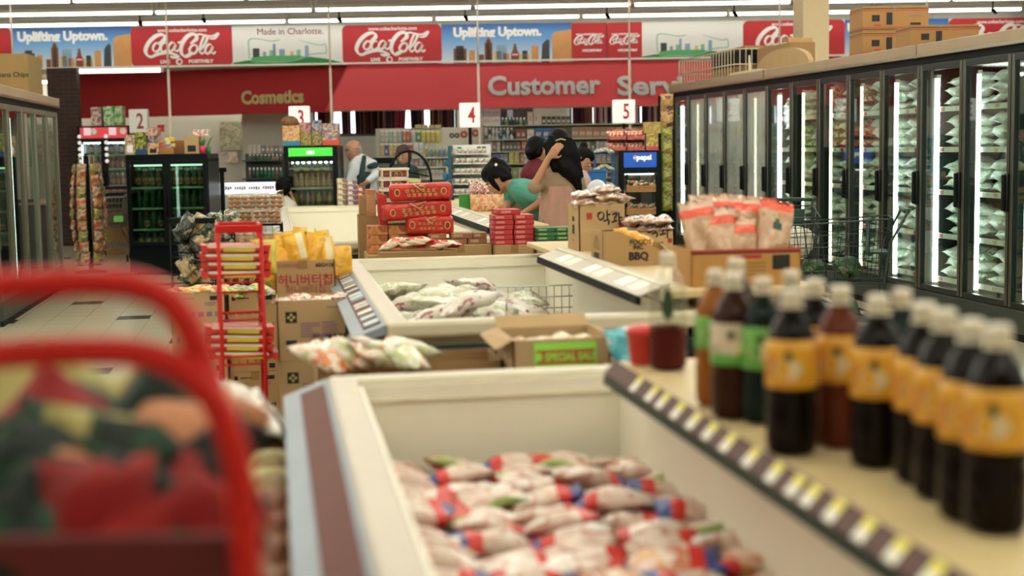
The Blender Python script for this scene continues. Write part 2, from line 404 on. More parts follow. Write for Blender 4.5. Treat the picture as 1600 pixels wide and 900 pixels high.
# ================================================================ banner row over the tills
paper_w = mat('banner_white', (0.80, 0.80, 0.76), 0.5, var=0.02)
coke_red = mat('banner_red', (0.50, 0.018, 0.024), 0.5, var=0.04, scale=3)
ink_w = mat('white_ink', (0.85, 0.84, 0.80), 0.5, var=0.02)
gr1 = mat('print_green', (0.02, 0.22, 0.045), 0.5, var=0.15, scale=6); gr2 = mat('print_light_green', (0.10, 0.42, 0.13), 0.5, var=0.2, scale=8); gr3 = mat('print_pale_teal', (0.25, 0.50, 0.38), 0.5, var=0.1)
b_or = mat('print_orange', (0.62, 0.30, 0.10), 0.5, var=0.12, scale=9); b_br = mat('print_brown', (0.20, 0.075, 0.04), 0.5, var=0.2, scale=20); b_dk = mat('print_dark', (0.045, 0.045, 0.06), 0.5, var=0.3, scale=20)
b_bl = mat('print_steel_blue', (0.25, 0.38, 0.50), 0.5, var=0.2, scale=20); b_ye = mat('print_sand', (0.66, 0.48, 0.22), 0.5, var=0.1)
def skym():
    m, nt, b = _new('print_sky'); N = nt.nodes.new
    tc = N('ShaderNodeTexCoord'); sp = N('ShaderNodeSeparateXYZ'); r = N('ShaderNodeValToRGB')
    nt.links.new(tc.outputs['Generated'], sp.inputs[0]); nt.links.new(sp.outputs[2], r.inputs[0]); nt.links.new(r.outputs[0], b.inputs['Base Color'])
    e = r.color_ramp.elements; e[0].position = 0.1; e[0].color = (0.62, 0.74, 0.84, 1); e[1].position = 0.95; e[1].color = (0.02, 0.13, 0.42, 1)
    q = e.new(0.6); q.color = (0.14, 0.36, 0.70, 1)
    b.inputs['Roughness'].default_value = 0.45; return m
sky_p = skym()
def spline(pts, n=8):
    out = []; P = [Vector((*p, 0)) for p in pts]; k = len(P)
    for i in range(k - 1):
        a, b, c, d = P[max(i - 1, 0)], P[i], P[i + 1], P[min(i + 2, k - 1)]
        for j in range(n):
            t = j / n
            out.append(0.5 * (2 * b + (c - a) * t + (2 * a - 5 * b + 4 * c - d) * t * t + (3 * b - 3 * c + d - a) * t ** 3))
    out.append(P[-1]); return out
def pen(mb, pts, m, lo, hi, nib=-0.6, y=0.0, taper=True):        # broad-nib pen stroke in the x-z plane
    P = spline(pts); k = len(P); L, R = [], []
    for i, p in enumerate(P):
        t = (P[min(i + 1, k - 1)] - P[max(i - 1, 0)]).normalized()
        wd = lo + (hi - lo) * abs(math.sin(math.atan2(t.y, t.x) - nib))
        if taper: wd *= min(1, 0.35 + 6 * min(i, k - 1 - i) / k)
        nrm = Vector((-t.y, t.x, 0)) * wd * 0.5
        L.append(p + nrm); R.append(p - nrm)
    for i in range(k - 1):
        mb.quad([(L[i].x, y, L[i].y), (L[i + 1].x, y, L[i + 1].y), (R[i + 1].x, y, R[i + 1].y), (R[i].x, y, R[i].y)], m)
def script_logo(wd, m):                                            # the flowing white wordmark of the red banners
    s = wd / 460.0; mb = MB()
    def S(*pts): return [((x - 845) * s, (272 - y) * s) for x, y in pts]
    def P(lo, hi, *pts, tp=True): pen(mb, S(*pts), m, lo * s, hi * s, taper=tp, y=-0.002 - 0.0002 * len(mb.bm.faces) / 60)
    P(10, 26, (700, 262), (742, 232), (733, 205), (690, 212), (645, 250), (622, 300), (640, 335), (680, 336))
    P(12, 22, (655, 338), (700, 322), (750, 314), (790, 322), (822, 338), (790, 343), (770, 335))
    P(7, 15, (712, 255), (685, 258), (668, 285), (678, 306), (702, 300), (714, 274), (704, 256), (692, 258))
    P(7, 15, (757, 262), (738, 254), (718, 275), (722, 304), (745, 305), (768, 284))
    P(7, 15, (808, 260), (785, 254), (764, 278), (768, 305), (790, 298), (808, 268), (800, 296), (816, 306), (830, 292))
    P(10, 12, (822, 256), (842, 250), tp=False)
    P(10, 26, (900, 262), (938, 232), (930, 205), (890, 212), (852, 255), (840, 305), (858, 338), (890, 330), (910, 312))
    P(7, 14, (925, 215), (960, 206), (1000, 216), (1040, 218), (1074, 202), (1050, 232), (1010, 232))
    P(7, 15, (940, 270), (912, 272), (892, 300), (902, 324), (928, 318), (942, 292), (932, 272), (918, 274))
    P(7, 15, (952, 310), (985, 270), (1005, 225), (990, 214), (970, 250), (955, 300), (965, 324), (985, 312))
    P(7, 15, (1034, 275), (1012, 268), (990, 296), (996, 324), (1018, 316), (1036, 284), (1026, 314), (1040, 324), (1054, 312))
    return mb.mesh()
BD = 24.42
YAWM = Matrix.Rotation(-YAW, 4, 'Z')
def panel_frame(x0, x1, y0, y1):
    a, b = fr(x0, (y0 + y1) / 2, BD), fr(x1, (y0 + y1) / 2, BD)
    xm = (x0 + x1) / 2
    z1, z0 = zof(xm, y0, BD), zof(xm, y1, BD)
    return (a.x + b.x) / 2, b.x - a.x, (z0 + z1) / 2, z1 - z0
def rrect(mb, w, h, r, m, y=0.0, th=0.012, sides='both'):
    pts = []
    for cx, cz, a0, on_ in ((w / 2 - r, h / 2 - r, 0, sides in ('both', 'right')), (-w / 2 + r, h / 2 - r, 90, sides in ('both', 'left')), (-w / 2 + r, -h / 2 + r, 180, sides in ('both', 'left')), (w / 2 - r, -h / 2 + r, 270, sides in ('both', 'right'))):
        if not on_:
            sx = 1 if cx > 0 else -1; sz_ = 1 if cz > 0 else -1
            pts.append((sx * w / 2, y, sz_ * h / 2)); continue
        for k in range(6):
            t = math.radians(a0 + 18 * k); pts.append((cx + r * math.cos(t), y, cz + r * math.sin(t)))
    mb.prism(pts[::-1], (0, th, 0), m)
def red_banner(x0, x1, y0, y1, label, sides='both', small=False, back=None):
    cx, w, cz, h = panel_frame(x0, x1, y0, y1)
    mb = MB()
    if not small: mb.box(-w / 2, 0.004, -h / 2, w / 2, 0.012, h / 2, back or paper_w)
    rrect(mb, w, h, 0.09 if not small else 0.01, coke_red, -0.004, 0.009, sides)
    parts = [('panel', mb.mesh())]
    k = 0.74 if not small else 0.86
    parts.append(('wordmark', script_logo(w * k, ink_w), Matrix.Translation((0, -0.006, 0.02 * h if not small else 0.03))))
    parts.append(('lettering', txt('www.cokecharlotte.com', h * (0.125 if not small else 0.07), ink_w, 0.002), face_txt(0.01 * w, -0.006, h * (0.40 if not small else 0.20))))
    parts.append(('lettering', txt('LIVE', h * (0.11 if not small else 0.07), ink_w, 0.004), face_txt(-0.17 * w if not small else -.06, -0.006, -h * (0.385 if not small else 0.23), 1.2)))
    parts.append(('lettering', txt('POSITIVELY', h * (0.11 if not small else 0.07), ink_w, 0.004), face_txt(0.185 * w if not small else .09, -0.006, -h * (0.385 if not small else 0.23), 1.1)))
    e = MB(); rr = h * (0.085 if not small else .04)
    e.prism([(rr * math.cos(t * PI / 10), 0, rr * math.sin(t * PI / 10)) for t in range(20)][::-1], (0, 0.003, 0), ink_w)
    e.prism([(rr * .55 * math.cos(t * PI / 8) + rr * .1, -0.001, rr * .55 * math.sin(t * PI / 8)) for t in range(16)][::-1], (0, 0.001, 0), coke_red)
    parts.append(('emblem', e.mesh(), Matrix.Translation((-0.03 * w, -0.006, -h * (0.385 if not small else 0.23)))))
    return place(('banner', parts), BASE @ Matrix.Translation((cx, BD, cz)), label, 'banner')
def town_banner(x0, x1, y0, y1, label):
    cx, w, cz, h = panel_frame(x0, x1, y0, y1)
    s = MB(); s.box(-w / 2, 0, -h / 2, w / 2, 0.012, h / 2, sky_p)
    p = MB()
    def X(u): return -w / 2 + u * w
    def Z(v): return -h / 2 + v * h
    def bld(u0, u1, v, m, y=-0.002): p.box(X(u0), y, Z(0.005), X(u1), 0.0, Z(v), m)
    bld(0.85, 1.0, 0.70, b_or); p.quad([(X(.85), -.002, Z(.70)), (X(1), -.002, Z(.70)), (X(1), -.002, Z(.82)), (X(.88), -.002, Z(.77))], b_or)
    bld(0.09, 0.19, 0.38, b_br); bld(.11, .17, .45, b_dk); bld(0.21, 0.255, 0.33, b_or); bld(0.285, 0.325, 0.22, b_br)
    bld(0.33, 0.39, 0.52, b_br); bld(0.342, 0.378, 0.60, b_br); bld(0.353, 0.367, 0.68, b_br)
    bld(0.42, 0.50, 0.46, b_bl); bld(0.40, 0.46, 0.30, b_ye); bld(0.47, 0.52, 0.24, b_or); bld(0.59, 0.68, 0.22, b_ye); bld(.62, .66, .3, b_dk)
    bld(0.69, 0.745, 0.42, b_or); bld(0.51, 0.60, 0.12, b_ye)
    p.prism([(X(.765), -.004, Z(.0)), (X(.83), -.004, Z(0)), (X(.83), -.004, Z(.56)), (X(.81), -.004, Z(.58)), (X(.775), -.004, Z(.46))], (0, .003, 0), b_dk)
    bt = [(.535, .02), (.532, .2), (.548, .33), (.556, .48), (.572, .48), (.58, .33), (.596, .2), (.593, .02)]
    p.prism([(X(a), -.006, Z(b)) for a, b in bt], (0, .003, 0), b_br)
    p.box(X(.533), -.008, Z(.16), X(.595), -.005, Z(.25), coke_red); p.box(X(.54), -.0085, Z(.19), X(.588), -.0055, Z(.215), ink_w)
    t = txt('Uplifting Uptown.', h * 0.315, ink_w, 0.012)
    return place(('banner', [('panel', s.mesh()), ('picture', p.mesh()), ('lettering', t, face_txt(X(0.43), -0.008, Z(0.78), 1.0))]),
                 BASE @ Matrix.Translation((cx, BD, cz)), label, 'banner')
def green_banner(x0, x1, y0, y1, label, words=True):
    cx, w, cz, h = panel_frame(x0, x1, y0, y1)
    s = MB(); s.box(-w / 2, 0, -h / 2, w / 2, 0.012, h / 2, paper_w)
    p = MB()
    def X(u): return -w / 2 + u * w
    def Z(v): return -h / 2 + v * h
    hill = [(0, 0), (1, 0), (1, .06), (.86, .16), (.7, .22), (.5, .2), (.3, .19), (.12, .15), (0, .1)]
    p.prism([(X(a), -.002, Z(b)) for a, b in hill], (0, .002, 0), gr1)
    p.prism([(X(a), -.004, Z(b)) for a, b in [(.17, .1), (.4, .08), (.66, .22), (.6, .26), (.3, .26), (.17, .22)]], (0, .002, 0), gr2)
    pen(p, [(X(a), Z(b)) for a, b in [(.155, .12), (.15, .40), (.155, .66), (.24, .68), (.36, .62), (.44, .66)]], gr3, .008, .02, y=-.005)
    pen(p, [(X(a), Z(b)) for a, b in [(.60, .64), (.70, .56), (.80, .50), (.845, .52), (.85, .32), (.80, .30), (.70, .27), (.6, .16), (.45, .1), (.3, .12), (.2, .08)]], gr3, .008, .022, y=-.005)
    for u, v, ww, m in ((.215, .45, .06, b_dk), (.29, .36, .03, b_bl), (.38, .55, .025, b_bl), (.36, .4, .05, gr3), (.45, .42, .05, b_bl), (.54, .36, .03, b_ye), (.60, .40, .035, gr3), (.675, .5, .035, b_bl)):
        p.box(X(u - ww / 2), -.003, Z(.2), X(u + ww / 2), -.001, Z(v), m)
    parts = [('panel', s.mesh()), ('picture', p.mesh())]
    if words: parts.append(('lettering', txt('Made in Charlotte.', h * 0.22, ink_m, 0.0), face_txt(X(0.53), -.006, Z(.85), 1.0)))
    return place(('banner', parts), BASE @ Matrix.Translation((cx, BD, cz)), label, 'banner')
red_banner(-142, 17.5, 44, 107, 'red drink banner before the blue skyline banner, mostly cut off by the picture edge')
town_banner(18, 205, 43, 106, 'blue skyline banner with white lettering, hanging above the brick pillar')
red_banner(205, 363, 41, 103.5, 'red drink banner with white script, nearest the brick pillar', back=sky_p)
green_banner(363, 535, 40, 103, 'white banner with green bottle outline and red handwriting above the cosmetics sign')
red_banner(535, 690, 38.5, 100, 'red drink banner with white script where the two red fascias meet')
town_banner(690, 893, 36.5, 98, 'blue skyline banner with white lettering above the customer service letters')
red_banner(893, 947.5, 35.5, 95, 'small square red banner with a pale green patch, beside the blue skyline banner', small=True)
red_banner(948.5, 1003, 35, 94.5, 'small square red banner next to the white banner without wording', small=True)
green_banner(1003, 1161, 33.5, 93, 'white banner with green bottle outline and no wording', False)
red_banner(1161, 1320, 31.5, 91, 'red drink banner partly hidden behind the square beige post')
town_banner(1320, 1482, 30, 89, 'blue skyline banner mostly hidden behind the cartons on the freezers')
red_banner(1482, 1640, 28, 87, 'red drink banner beyond the cartons on the freezers, at the far end of the row')
# raised lettering on the fascias
gold = mat('gold_letter', (0.58, 0.43, 0.19), 0.4, 0.2, var=0.08)
silver = mat('mirror_letter', (0.62, 0.62, 0.60), 0.42, 0.7, var=0.04)
a = fr(375, 155, 25.2)
al_, ar_ = fr(374, 153, 25.35), fr(480, 153, 25.15)
t = txt('Cosmetics', 0.315, gold, 0.013, 0.012)
# the cosmetics fascia runs at a slant: follow it
pa = fr(125, 190, 26.6); fa = Vector((pa.x - 0.6, 26.8)); fb = Vector((fr(545, 176, 24.75).x, 24.75))
def fasc(px, py):
    lo, hi = 23.0, 28.0
    for _ in range(40):
        md = (lo + hi) / 2; p = fr(px, py, md)
        yl = fa.y + (fb.y - fa.y) * (p.x - fa.x) / (fb.x - fa.x)
        if md > yl: hi = md
        else: lo = md
    return fr(px, py, lo)
p0, p1 = fasc(374, 154), fasc(480, 151)
ang = math.atan2(p1.y - p0.y, p1.x - p0.x); mid = (p0 + p1) / 2
o = place(('wall_lettering', [(None, t, I4)]), BASE @ Matrix.Translation(mid) @ Matrix.Rotation(ang, 4, 'Z') @ Matrix.Translation((0, -0.02, 0)) @ UPRIGHT @ Matrix.Diagonal((0.92, 1, 1, 1)), 'gold raised letters spelling Cosmetics on the darker red fascia', 'sign')
for body, x0, x1, lb in (('Customer', 761, 938, 'large silver letters spelling Customer on the bright red fascia'), ('Service', 965, 1118, 'large silver letters spelling Service, running behind the freezer top')):
    pc = (fr(x0, 134, 24.06) + fr(x1, 132, 24.06)) / 2; wd = fr(x1, 132, 24.06).x - fr(x0, 134, 24.06).x
    c = txt(body, 0.52, silver, 0.017, 0.02)
    o = place(('wall_lettering', [(None, c, I4)]), BASE @ Matrix.Translation(pc) @ UPRIGHT, lb, 'sign')
    xs = [v.co.x for v in c.vertices]; k = wd / (max(xs) - min(xs))
    o.matrix_world = BASE @ Matrix.Translation((pc.x, 23.98 + .52 * (pc.z - 2.2) / .82 - .03, pc.z - .02)) @ Matrix.Rotation(-math.atan2(.52, .82), 4, 'X') @ UPRIGHT @ Matrix.Diagonal((k, 1, 1, 1))
# lane number boxes, their posts and the power poles
lit = emit('lit_acrylic', (1.0, 0.97, 0.90), .55, (.7, .68, .62)); unlit = mat('unlit_acrylic', (0.72, 0.70, 0.66), 0.4, var=0.03)
polem = mat('pole_paint', (0.66, 0.58, 0.46), 0.5, var=0.04)
for num, x0, x1, y0, y1, m, D, lb in (('2', 203, 232, 171, 208, unlit, 21.2, 'unlit white lane sign with a dark red 2 above the produce boxes'), ('3', 452, 484, 166, 192, lit, 20.8, 'lit white lane sign with red 3 half hidden behind a brown basket'),
                                  ('4', 718, 750, 161, 199, lit, 20.4, 'lit white lane sign with red 4 on a black post'), ('5', 957, 992, 156, 192.5, lit, 20.0, 'lit white lane sign with red 5 above the red snack cartons')):
    if num == '3': y1 = 203
    c = at((x0 + x1) / 2, (y0 + y1) / 2, D); w_, h_ = sz(x1 - x0, D), sz(y1 - y0, D)
    mb = MB(); mb.box(-w_ / 2, -0.06, -h_ / 2, w_ / 2, 0.06, h_ / 2, m, 0.015)
    n = MB()
    fcol = ink_m if num == '2' else red_sign
    t = txt(num, h_ * 0.9, fcol, 0.006); t2 = t
    pl = MB(); pz = -c.z + (0 if num == '2' else .907); pl.tube([(0, 0, -h_ / 2), (0, 0, pz + .01)], 0.025, blackm, 10); pl.lathe([(.10, pz), (.10, pz + .02), (.03, pz + .04)], blackm, 16)
    place(('lane_sign', [('sign_box', mb.mesh()), ('numeral', t, face_txt(0.1 * w_, -0.063, -.01, 0.68)), ('numeral', t2, Matrix.Rotation(PI, 4, 'Z') @ face_txt(0, -0.063, -.01, 0.62)), ('post', pl.mesh())]),
          TRS(c, -YAW), lb, 'sign')
for (x, y, D, lb) in ((16.5, 20, 20.6, 'nearest the picture edge'), (262, 90, 21.0, 'beside the lane two sign'), (515.5, 90, 21.2, 'beside the lane three sign'), (747, 90, 20.8, 'beside the lane four sign'), (983.5, 90, 20.4, 'passing the lane five sign'), (1218, 60, 20.4, 'beside the square beige post'), (1448, 30, 20.4, 'beyond the cartons on the freezers')):
    p = at(x, y, D); q = MB()
    q.tube([(0, 0, ZC), (0, 0, 2.75)], 0.014, polem, 8); q.tube([(0, 0, 2.75), (0, 0, 0)], 0.020, polem, 10); q.lathe([(.04, ZC - .02), (.05, ZC)], polem, 12)
    place(('power_pole', [(None, q.mesh(), I4)]), Matrix.Translation((p.x, p.y, 0)), 'thin cream service pole from ceiling to floor, ' + lb, 'pole')
# ================================================================ tall glass door freezers
frame_m = mat('freezer_frame', (0.012, 0.018, 0.016), 0.3, 0.2, var=0.2)
alu = mat('door_trim', (0.40, 0.38, 0.30), 0.3, 0.9, var=0.1)
case_in = mat('freezer_liner', (0.58, 0.62, 0.56), 0.5, var=0.05)
case_bk = mat('freezer_kick', (0.035, 0.045, 0.035), 0.5, var=0.2)
cornice_m = mat('wood_cornice', (0.37, 0.27, 0.17), 0.5, var=0.12, scale=5)
glass_c = pane('door_glass', (0.86, 0.95, 0.90), 0.03)
glass_f = pane('frosted_door_glass', (0.86, 0.93, 0.88), 0.03, haze=0.42)
glass_d = pane('dim_door_glass', (0.62, 0.72, 0.66), 0.05)
tube_c = emit('freezer_tube', (0.93, 1.0, 0.95), CASE_POWER * 2.2)
tube_w = emit('freezer_tube_old', (1.0, 0.88, 0.66), CASE_POWER * 1.0)
tube_d = emit('freezer_tube_dim', (0.85, 1.0, 0.9), CASE_POWER * 0.55)
tube_t = emit('freezer_top_tube', (0.95, 1.0, 0.92), CASE_POWER * 0.6)
PITCHD = 0.784; CASE_W = PITCHD * 5; SHELVES = [0.34, 0.72, 1.10, 1.47, 1.82]
def handle_mesh():
    q = MB(); q.box(-0.05, -0.02, -0.15, 0.0, 0.012, 0.15, frame_m, 0.006); q.box(-0.045, -0.045, -0.14, -0.01, -0.02, 0.14, blackm, 0.008)
    return q.mesh()
HND = handle_mesh()
def door_frame(frame_m=frame_m):
    # local: x along the case (0..PITCHD), y into the case, front at y=0
    q = MB(); w = PITCHD; z0, z1 = 0.24, 2.20
    q.box(0.005, 0, z0, 0.055, 0.05, z1, frame_m, 0.004); q.box(w - 0.055, 0, z0, w - 0.005, 0.05, z1, frame_m, 0.004)
    q.box(0.055, 0, z0, w - 0.055, 0.05, z0 + 0.05, frame_m, 0.004); q.box(0.055, 0, z1 - 0.06, w - 0.055, 0.05, z1, frame_m, 0.004)
    for x in (0.018, 0.040, w - 0.043, w - 0.021): q.box(x, -0.004, z0 + .01, x + 0.007, 0.0, z1 - .01, alu)
    return q.mesh()
DFR = door_frame(); DFL = door_frame(mat('pale_door_frame', (0.16, 0.16, 0.11), 0.35, 0.3))
def door_glass(m):
    q = MB(); q.box(0.05, 0.020, 0.28, PITCHD - 0.05, 0.026, 2.15, m); return q.mesh()
DG = {'c': door_glass(glass_c), 'f': door_glass(glass_f), 'd': door_glass(glass_d)}
def vtube(m, r=0.022):
    q = MB(); q.tube([(0, 0, 0.30), (0, 0, 2.08)], r, m, 10); q.box(-.03, -.02, .27, .03, .02, .30, white); q.box(-.03, -.02, 2.08, .03, .02, 2.11, white); return q.mesh()
VT = {'c': vtube(tube_c), 'w': vtube(tube_w, 0.014), 'd': vtube(tube_d, .014)}
def glass_case(name, M, label, doors, tubes, toplit=True):
    L = CASE_W
    body = MB()
    body.box(0, 0.02, 0.0, L, 0.86, 0.20, case_bk)                                  # plinth
    body.box(0, 0.80, 0.20, L, 0.86, 2.24, case_in); body.box(0, 0.06, 2.21, L, 0.86, 2.26, case_in); body.box(0.01, 0.06, .20, L - 0.01, 0.80, 0.25, case_in)
    body.box(0, 0.05, 0.20, 0.03, 0.80, 2.24, frame_m); body.box(L - 0.03, 0.05, 0.20, L, 0.80, 2.24, frame_m)
    body.box(0, 0.0, 2.205, L, 0.06, 2.26, blackm)
    for k in range(1, 5): body.box(k * PITCHD - 0.03, 0.055, 0.25, k * PITCHD + 0.03, 0.11, 2.21, frame_m)
    parts = [('cabinet', body.mesh())]
    co = MB(); co.box(0, -0.03, 2.26, L, 0.10, 2.375, cornice_m, 0.006); co.box(0, 0.10, 2.33, L, 0.86, 2.345, cornice_m); co.box(L - 0.035, -0.036, 2.255, L - .005, -0.028, 2.38, alu)
    co.box(0, -0.034, 2.262, L, -.03, 2.285, alu)
    parts.append(('cornice', co.mesh()))
    kp = MB(); kp.box(0, -0.01, 0.055, L, 0.02, 0.235, case_bk, 0.004); kp.box(0, -.004, 0.0, L, .02, .05, blackm)
    parts.append(('kick_panel', kp.mesh()))
    sh = MB(); sh.box(0.03, 0.16, -0.012, L - 0.03, 0.78, 0.0, wire); sh.box(0.03, 0.152, -0.03, L - 0.03, 0.158, 0.015, white)
    for k in range(int(L / 0.19)):
        x = 0.10 + 0.19 * k
        if x < L - .2: sh.box(x, 0.148, -0.024, x + 0.06, 0.152, 0.008, [red_sign, paper_w, b_ye][k % 3])
    shm = sh.mesh()
    for z in SHELVES: parts.append(('shelf', shm, Matrix.Translation((0, 0, z))))
    for k in range(5):
        parts.append(('door', DFR if toplit else DFL, Matrix.Translation((k * PITCHD, 0, 0)), [('glass', DG[doors[k]]), ('handle', HND, Matrix.Translation((PITCHD - 0.005, 0, 1.13)))][:1 + toplit]))
    for k, t in tubes.items(): parts.append(('light_tube', VT[t], Matrix.Translation((k * PITCHD + (0.05 if k == 0 else (-0.05 if k == 5 else 0)), 0.14, 0))))
    if toplit:
        tt = MB(); tt.tube([(0.05, 0.15, 2.17), (L - .05, 0.15, 2.17)], 0.012, tube_t, 6); parts.append(('light_tube', tt.mesh()))
    return place((name, parts), M, label, 'freezer')
# local x of the case runs from the far end towards the camera
RU = 5.60
RFAR = on(1379, 300, 1.3)
def case_M_right(v_far): return Matrix.Translation((RU, v_far, 0)) @ Matrix.Rotation(-PI / 2, 4, 'Z')
def vpx(px, u): # distance along the aisle where the line of lateral u is seen in column px
    lo, hi = 2.0, 60.0
    for _ in range(50):
        md = (lo + hi) / 2
        c = CAMM.transposed() @ (Vector((u, md, 1.5)) - EYE)
        if (800 + FPX * c.x / -c.z > px) == (u > 0): lo = md
        else: hi = md
    return lo
vA = vpx(1436, RU); 
V_NEAR, V_MID, V_FAR = vA, vA + CASE_W, vA + 2 * CASE_W
glass_case('glass_door_freezer', case_M_right(V_NEAR), 'tall black framed glass door freezer nearest the drink bottles, bright white packs inside', 'ccccc', {0: 'c', 1: 'c', 2: 'c', 3: 'c', 4: 'c'})
glass_case('glass_door_freezer', case_M_right(V_MID), 'middle tall glass door freezer, behind the two shopping carts', 'ccccc', {0: 'c', 1: 'w', 2: 'w', 3: 'w', 4: 'c'})
glass_case('glass_door_freezer', case_M_right(V_FAR), 'farthest tall glass door freezer with misted doors, topped by a wire basket', 'cffff', {0: 'c', 1: 'w', 4: 'w'})
q = MB(); q.box(0, -.04, 0, 0.035, 0.86, 2.40, cornice_m, .004); place(('end_panel', [(None, q.mesh(), I4)]), case_M_right(V_FAR) @ Matrix.Translation((-0.037, 0, 0)), 'narrow wooden end panel closing the far end of the freezer row', 'panel')
# cooler line on the other side of the aisle
LU = -2.45
vL = vpx(92, LU)
LM = Matrix.Translation((LU, vL - CASE_W, 0)) @ Matrix.Rotation(PI / 2, 4, 'Z') @ Matrix.Diagonal((1, 1, .922, 1))
glass_case('glass_door_cooler', LM, 'dim glass door cooler under the banana chip carton, lit by one bright tube', 'ddddd', {2: 'c'}, False)
# frozen packs
packc = [printed('pack_white_green', [(0.66, 0.68, 0.60), (0.74, 0.75, 0.68), (0.35, 0.50, 0.33), (0.68, 0.70, 0.62)], 8), printed('pack_white_red', [(0.72, 0.70, 0.63), (0.50, 0.10, 0.08), (0.72, 0.68, 0.6), (0.55, 0.42, 0.34)], 7),
         printed('pack_green', [(0.18, 0.36, 0.20), (0.55, 0.62, 0.5), (0.10, 0.26, 0.16), (0.6, 0.6, 0.5)], 8), printed('pack_pale', [(0.62, 0.64, 0.58), (0.70, 0.71, 0.64), (0.50, 0.53, 0.48), (0.66, 0.65, 0.58)], 6),
         printed('pack_red', [(0.45, 0.05, 0.04), (0.62, 0.5, 0.4), (0.50, 0.16, 0.10), (0.62, 0.58, 0.5)], 7)]
def pillow(w, h, t, mats, pick=None, nx=10, ny=12, seed=0, wr=0.10):     # a sealed bag: flat crimped ends, plump middle, creases. lies in x-y, thickness z
    mb = MB(); bm = mb.bm; rnd = random.Random(seed)
    grid = {}
    for s in (1, -1):
        for i in range(nx + 1):
            for j in range(ny + 1):
                u, v = i / nx * 2 - 1, j / ny * 2 - 1
                if s < 0 and (i in (0, nx) or j in (0, ny)): grid[s, i, j] = grid[1, i, j]; continue
                e = max(0.0, 1 - abs(v / 0.86) ** 2.6) if abs(v) < 0.86 else 0
                f = max(0.0, 1 - abs(u) ** 2.6)
                pl = (e ** 0.55) * (f ** 0.5)
                z = s * t * 0.5 * pl
                nz = noise.noise(Vector((u * 2.3 + seed * 3.1, v * 2.3 + s * 5, seed)))
                z += nz * t * wr * (0.4 + pl) if 0 < i < nx and 0 < j < ny else 0
                zz = noise.noise(Vector((u * 1.1, v * 1.1, seed + 40))) * t * 0.35
                xx = u * w / 2 * (1 - 0.05 * pl) ; yy = v * h / 2
                grid[s, i, j] = bm.verts.new((xx + 0.012 * w * (1 if (j % 2) else -1) * (abs(v) > .86), yy, z + zz))
    for s in (1, -1):
        for i in range(nx):
            for j in range(ny):
                q = [grid[s, i, j], grid[s, i + 1, j], grid[s, i + 1, j + 1], grid[s, i, j + 1]]
                if s < 0: q = q[::-1]
                try: f = bm.faces.new(q)
                except ValueError: continue
                f.smooth = True
                k = pick((i + .5) / nx, (j + .5) / ny, s) if pick else 0
                f.material_index = mb.mi(mats[k])
    return mb.mesh()
FP = []
for k in range(10): FP.append(pillow(0.21, 0.32, 0.10, [packc[[0, 3, 1, 3, 2, 0, 3, 1, 4, 3][k]]], seed=k + 1))
def fill_case(M, nm, doors, palette, cols=2, lay=3, seed=0):
    rnd = random.Random(seed)
    for d in doors:
        for si, z in enumerate(SHELVES):
            pal = palette(d, si)
            for k in range(cols * lay):
                p = FP[rnd.choice(pal)]; c, l = k % cols, k // cols
                x = d * PITCHD + .08 + (c + .5) * (PITCHD - 0.12) / cols + rnd.uniform(-.02, .02)
                if lay > 1: MM = M @ Matrix.Translation((x, 0.30 + rnd.uniform(-.03, .03), z + .052 + .092 * l)) @ Matrix.Rotation(rnd.uniform(-.12, .12), 4, 'Y') @ Matrix.Rotation(rnd.uniform(-.05, .22), 4, 'X') @ Matrix.Rotation(PI / 2 + rnd.uniform(-.15, .15), 4, 'Z')
                else: MM = M @ Matrix.Translation((x, 0.28, z + .155)) @ Matrix.Rotation(rnd.uniform(-.12, .12), 4, 'Y') @ Matrix.Rotation(1.3, 4, 'X')
                lb = 'frozen pack on the %s shelf up, %s door of the %s' % (ordinal(si), ordinal(d), nm)
                place(('frozen_pack', [(None, p, I4)]), MM, lb, 'frozen food', lb.replace('pack', 'packs'))
W_, P_, R_, G_ = [0, 5, 1], [3, 6, 9, 0], [2, 7, 8, 1], [4, 0, 5]
fill_case(case_M_right(V_NEAR), 'freezer nearest the bottles', (0, 1, 2), lambda d, s: R_ if d == 2 and s > 1 else (W_ + P_ if s > 1 else P_ + G_), 2, 3, 3)
fill_case(case_M_right(V_MID), 'middle freezer', (0, 1, 2, 3, 4), lambda d, s: (R_ if s in (4, 3) and d in (1, 2) else (G_ + P_ if s in (0, 3) else P_ + W_)), 2, 3, 4)
fill_case(case_M_right(V_FAR), 'farthest freezer', (0, 1, 2, 3, 4), lambda d, s: P_, 1, 1, 5)
fill_case(LM, 'dim cooler', (1, 2, 3, 4), lambda d, s: R_ + G_ if s > 2 else R_ + P_, 1, 1, 6)
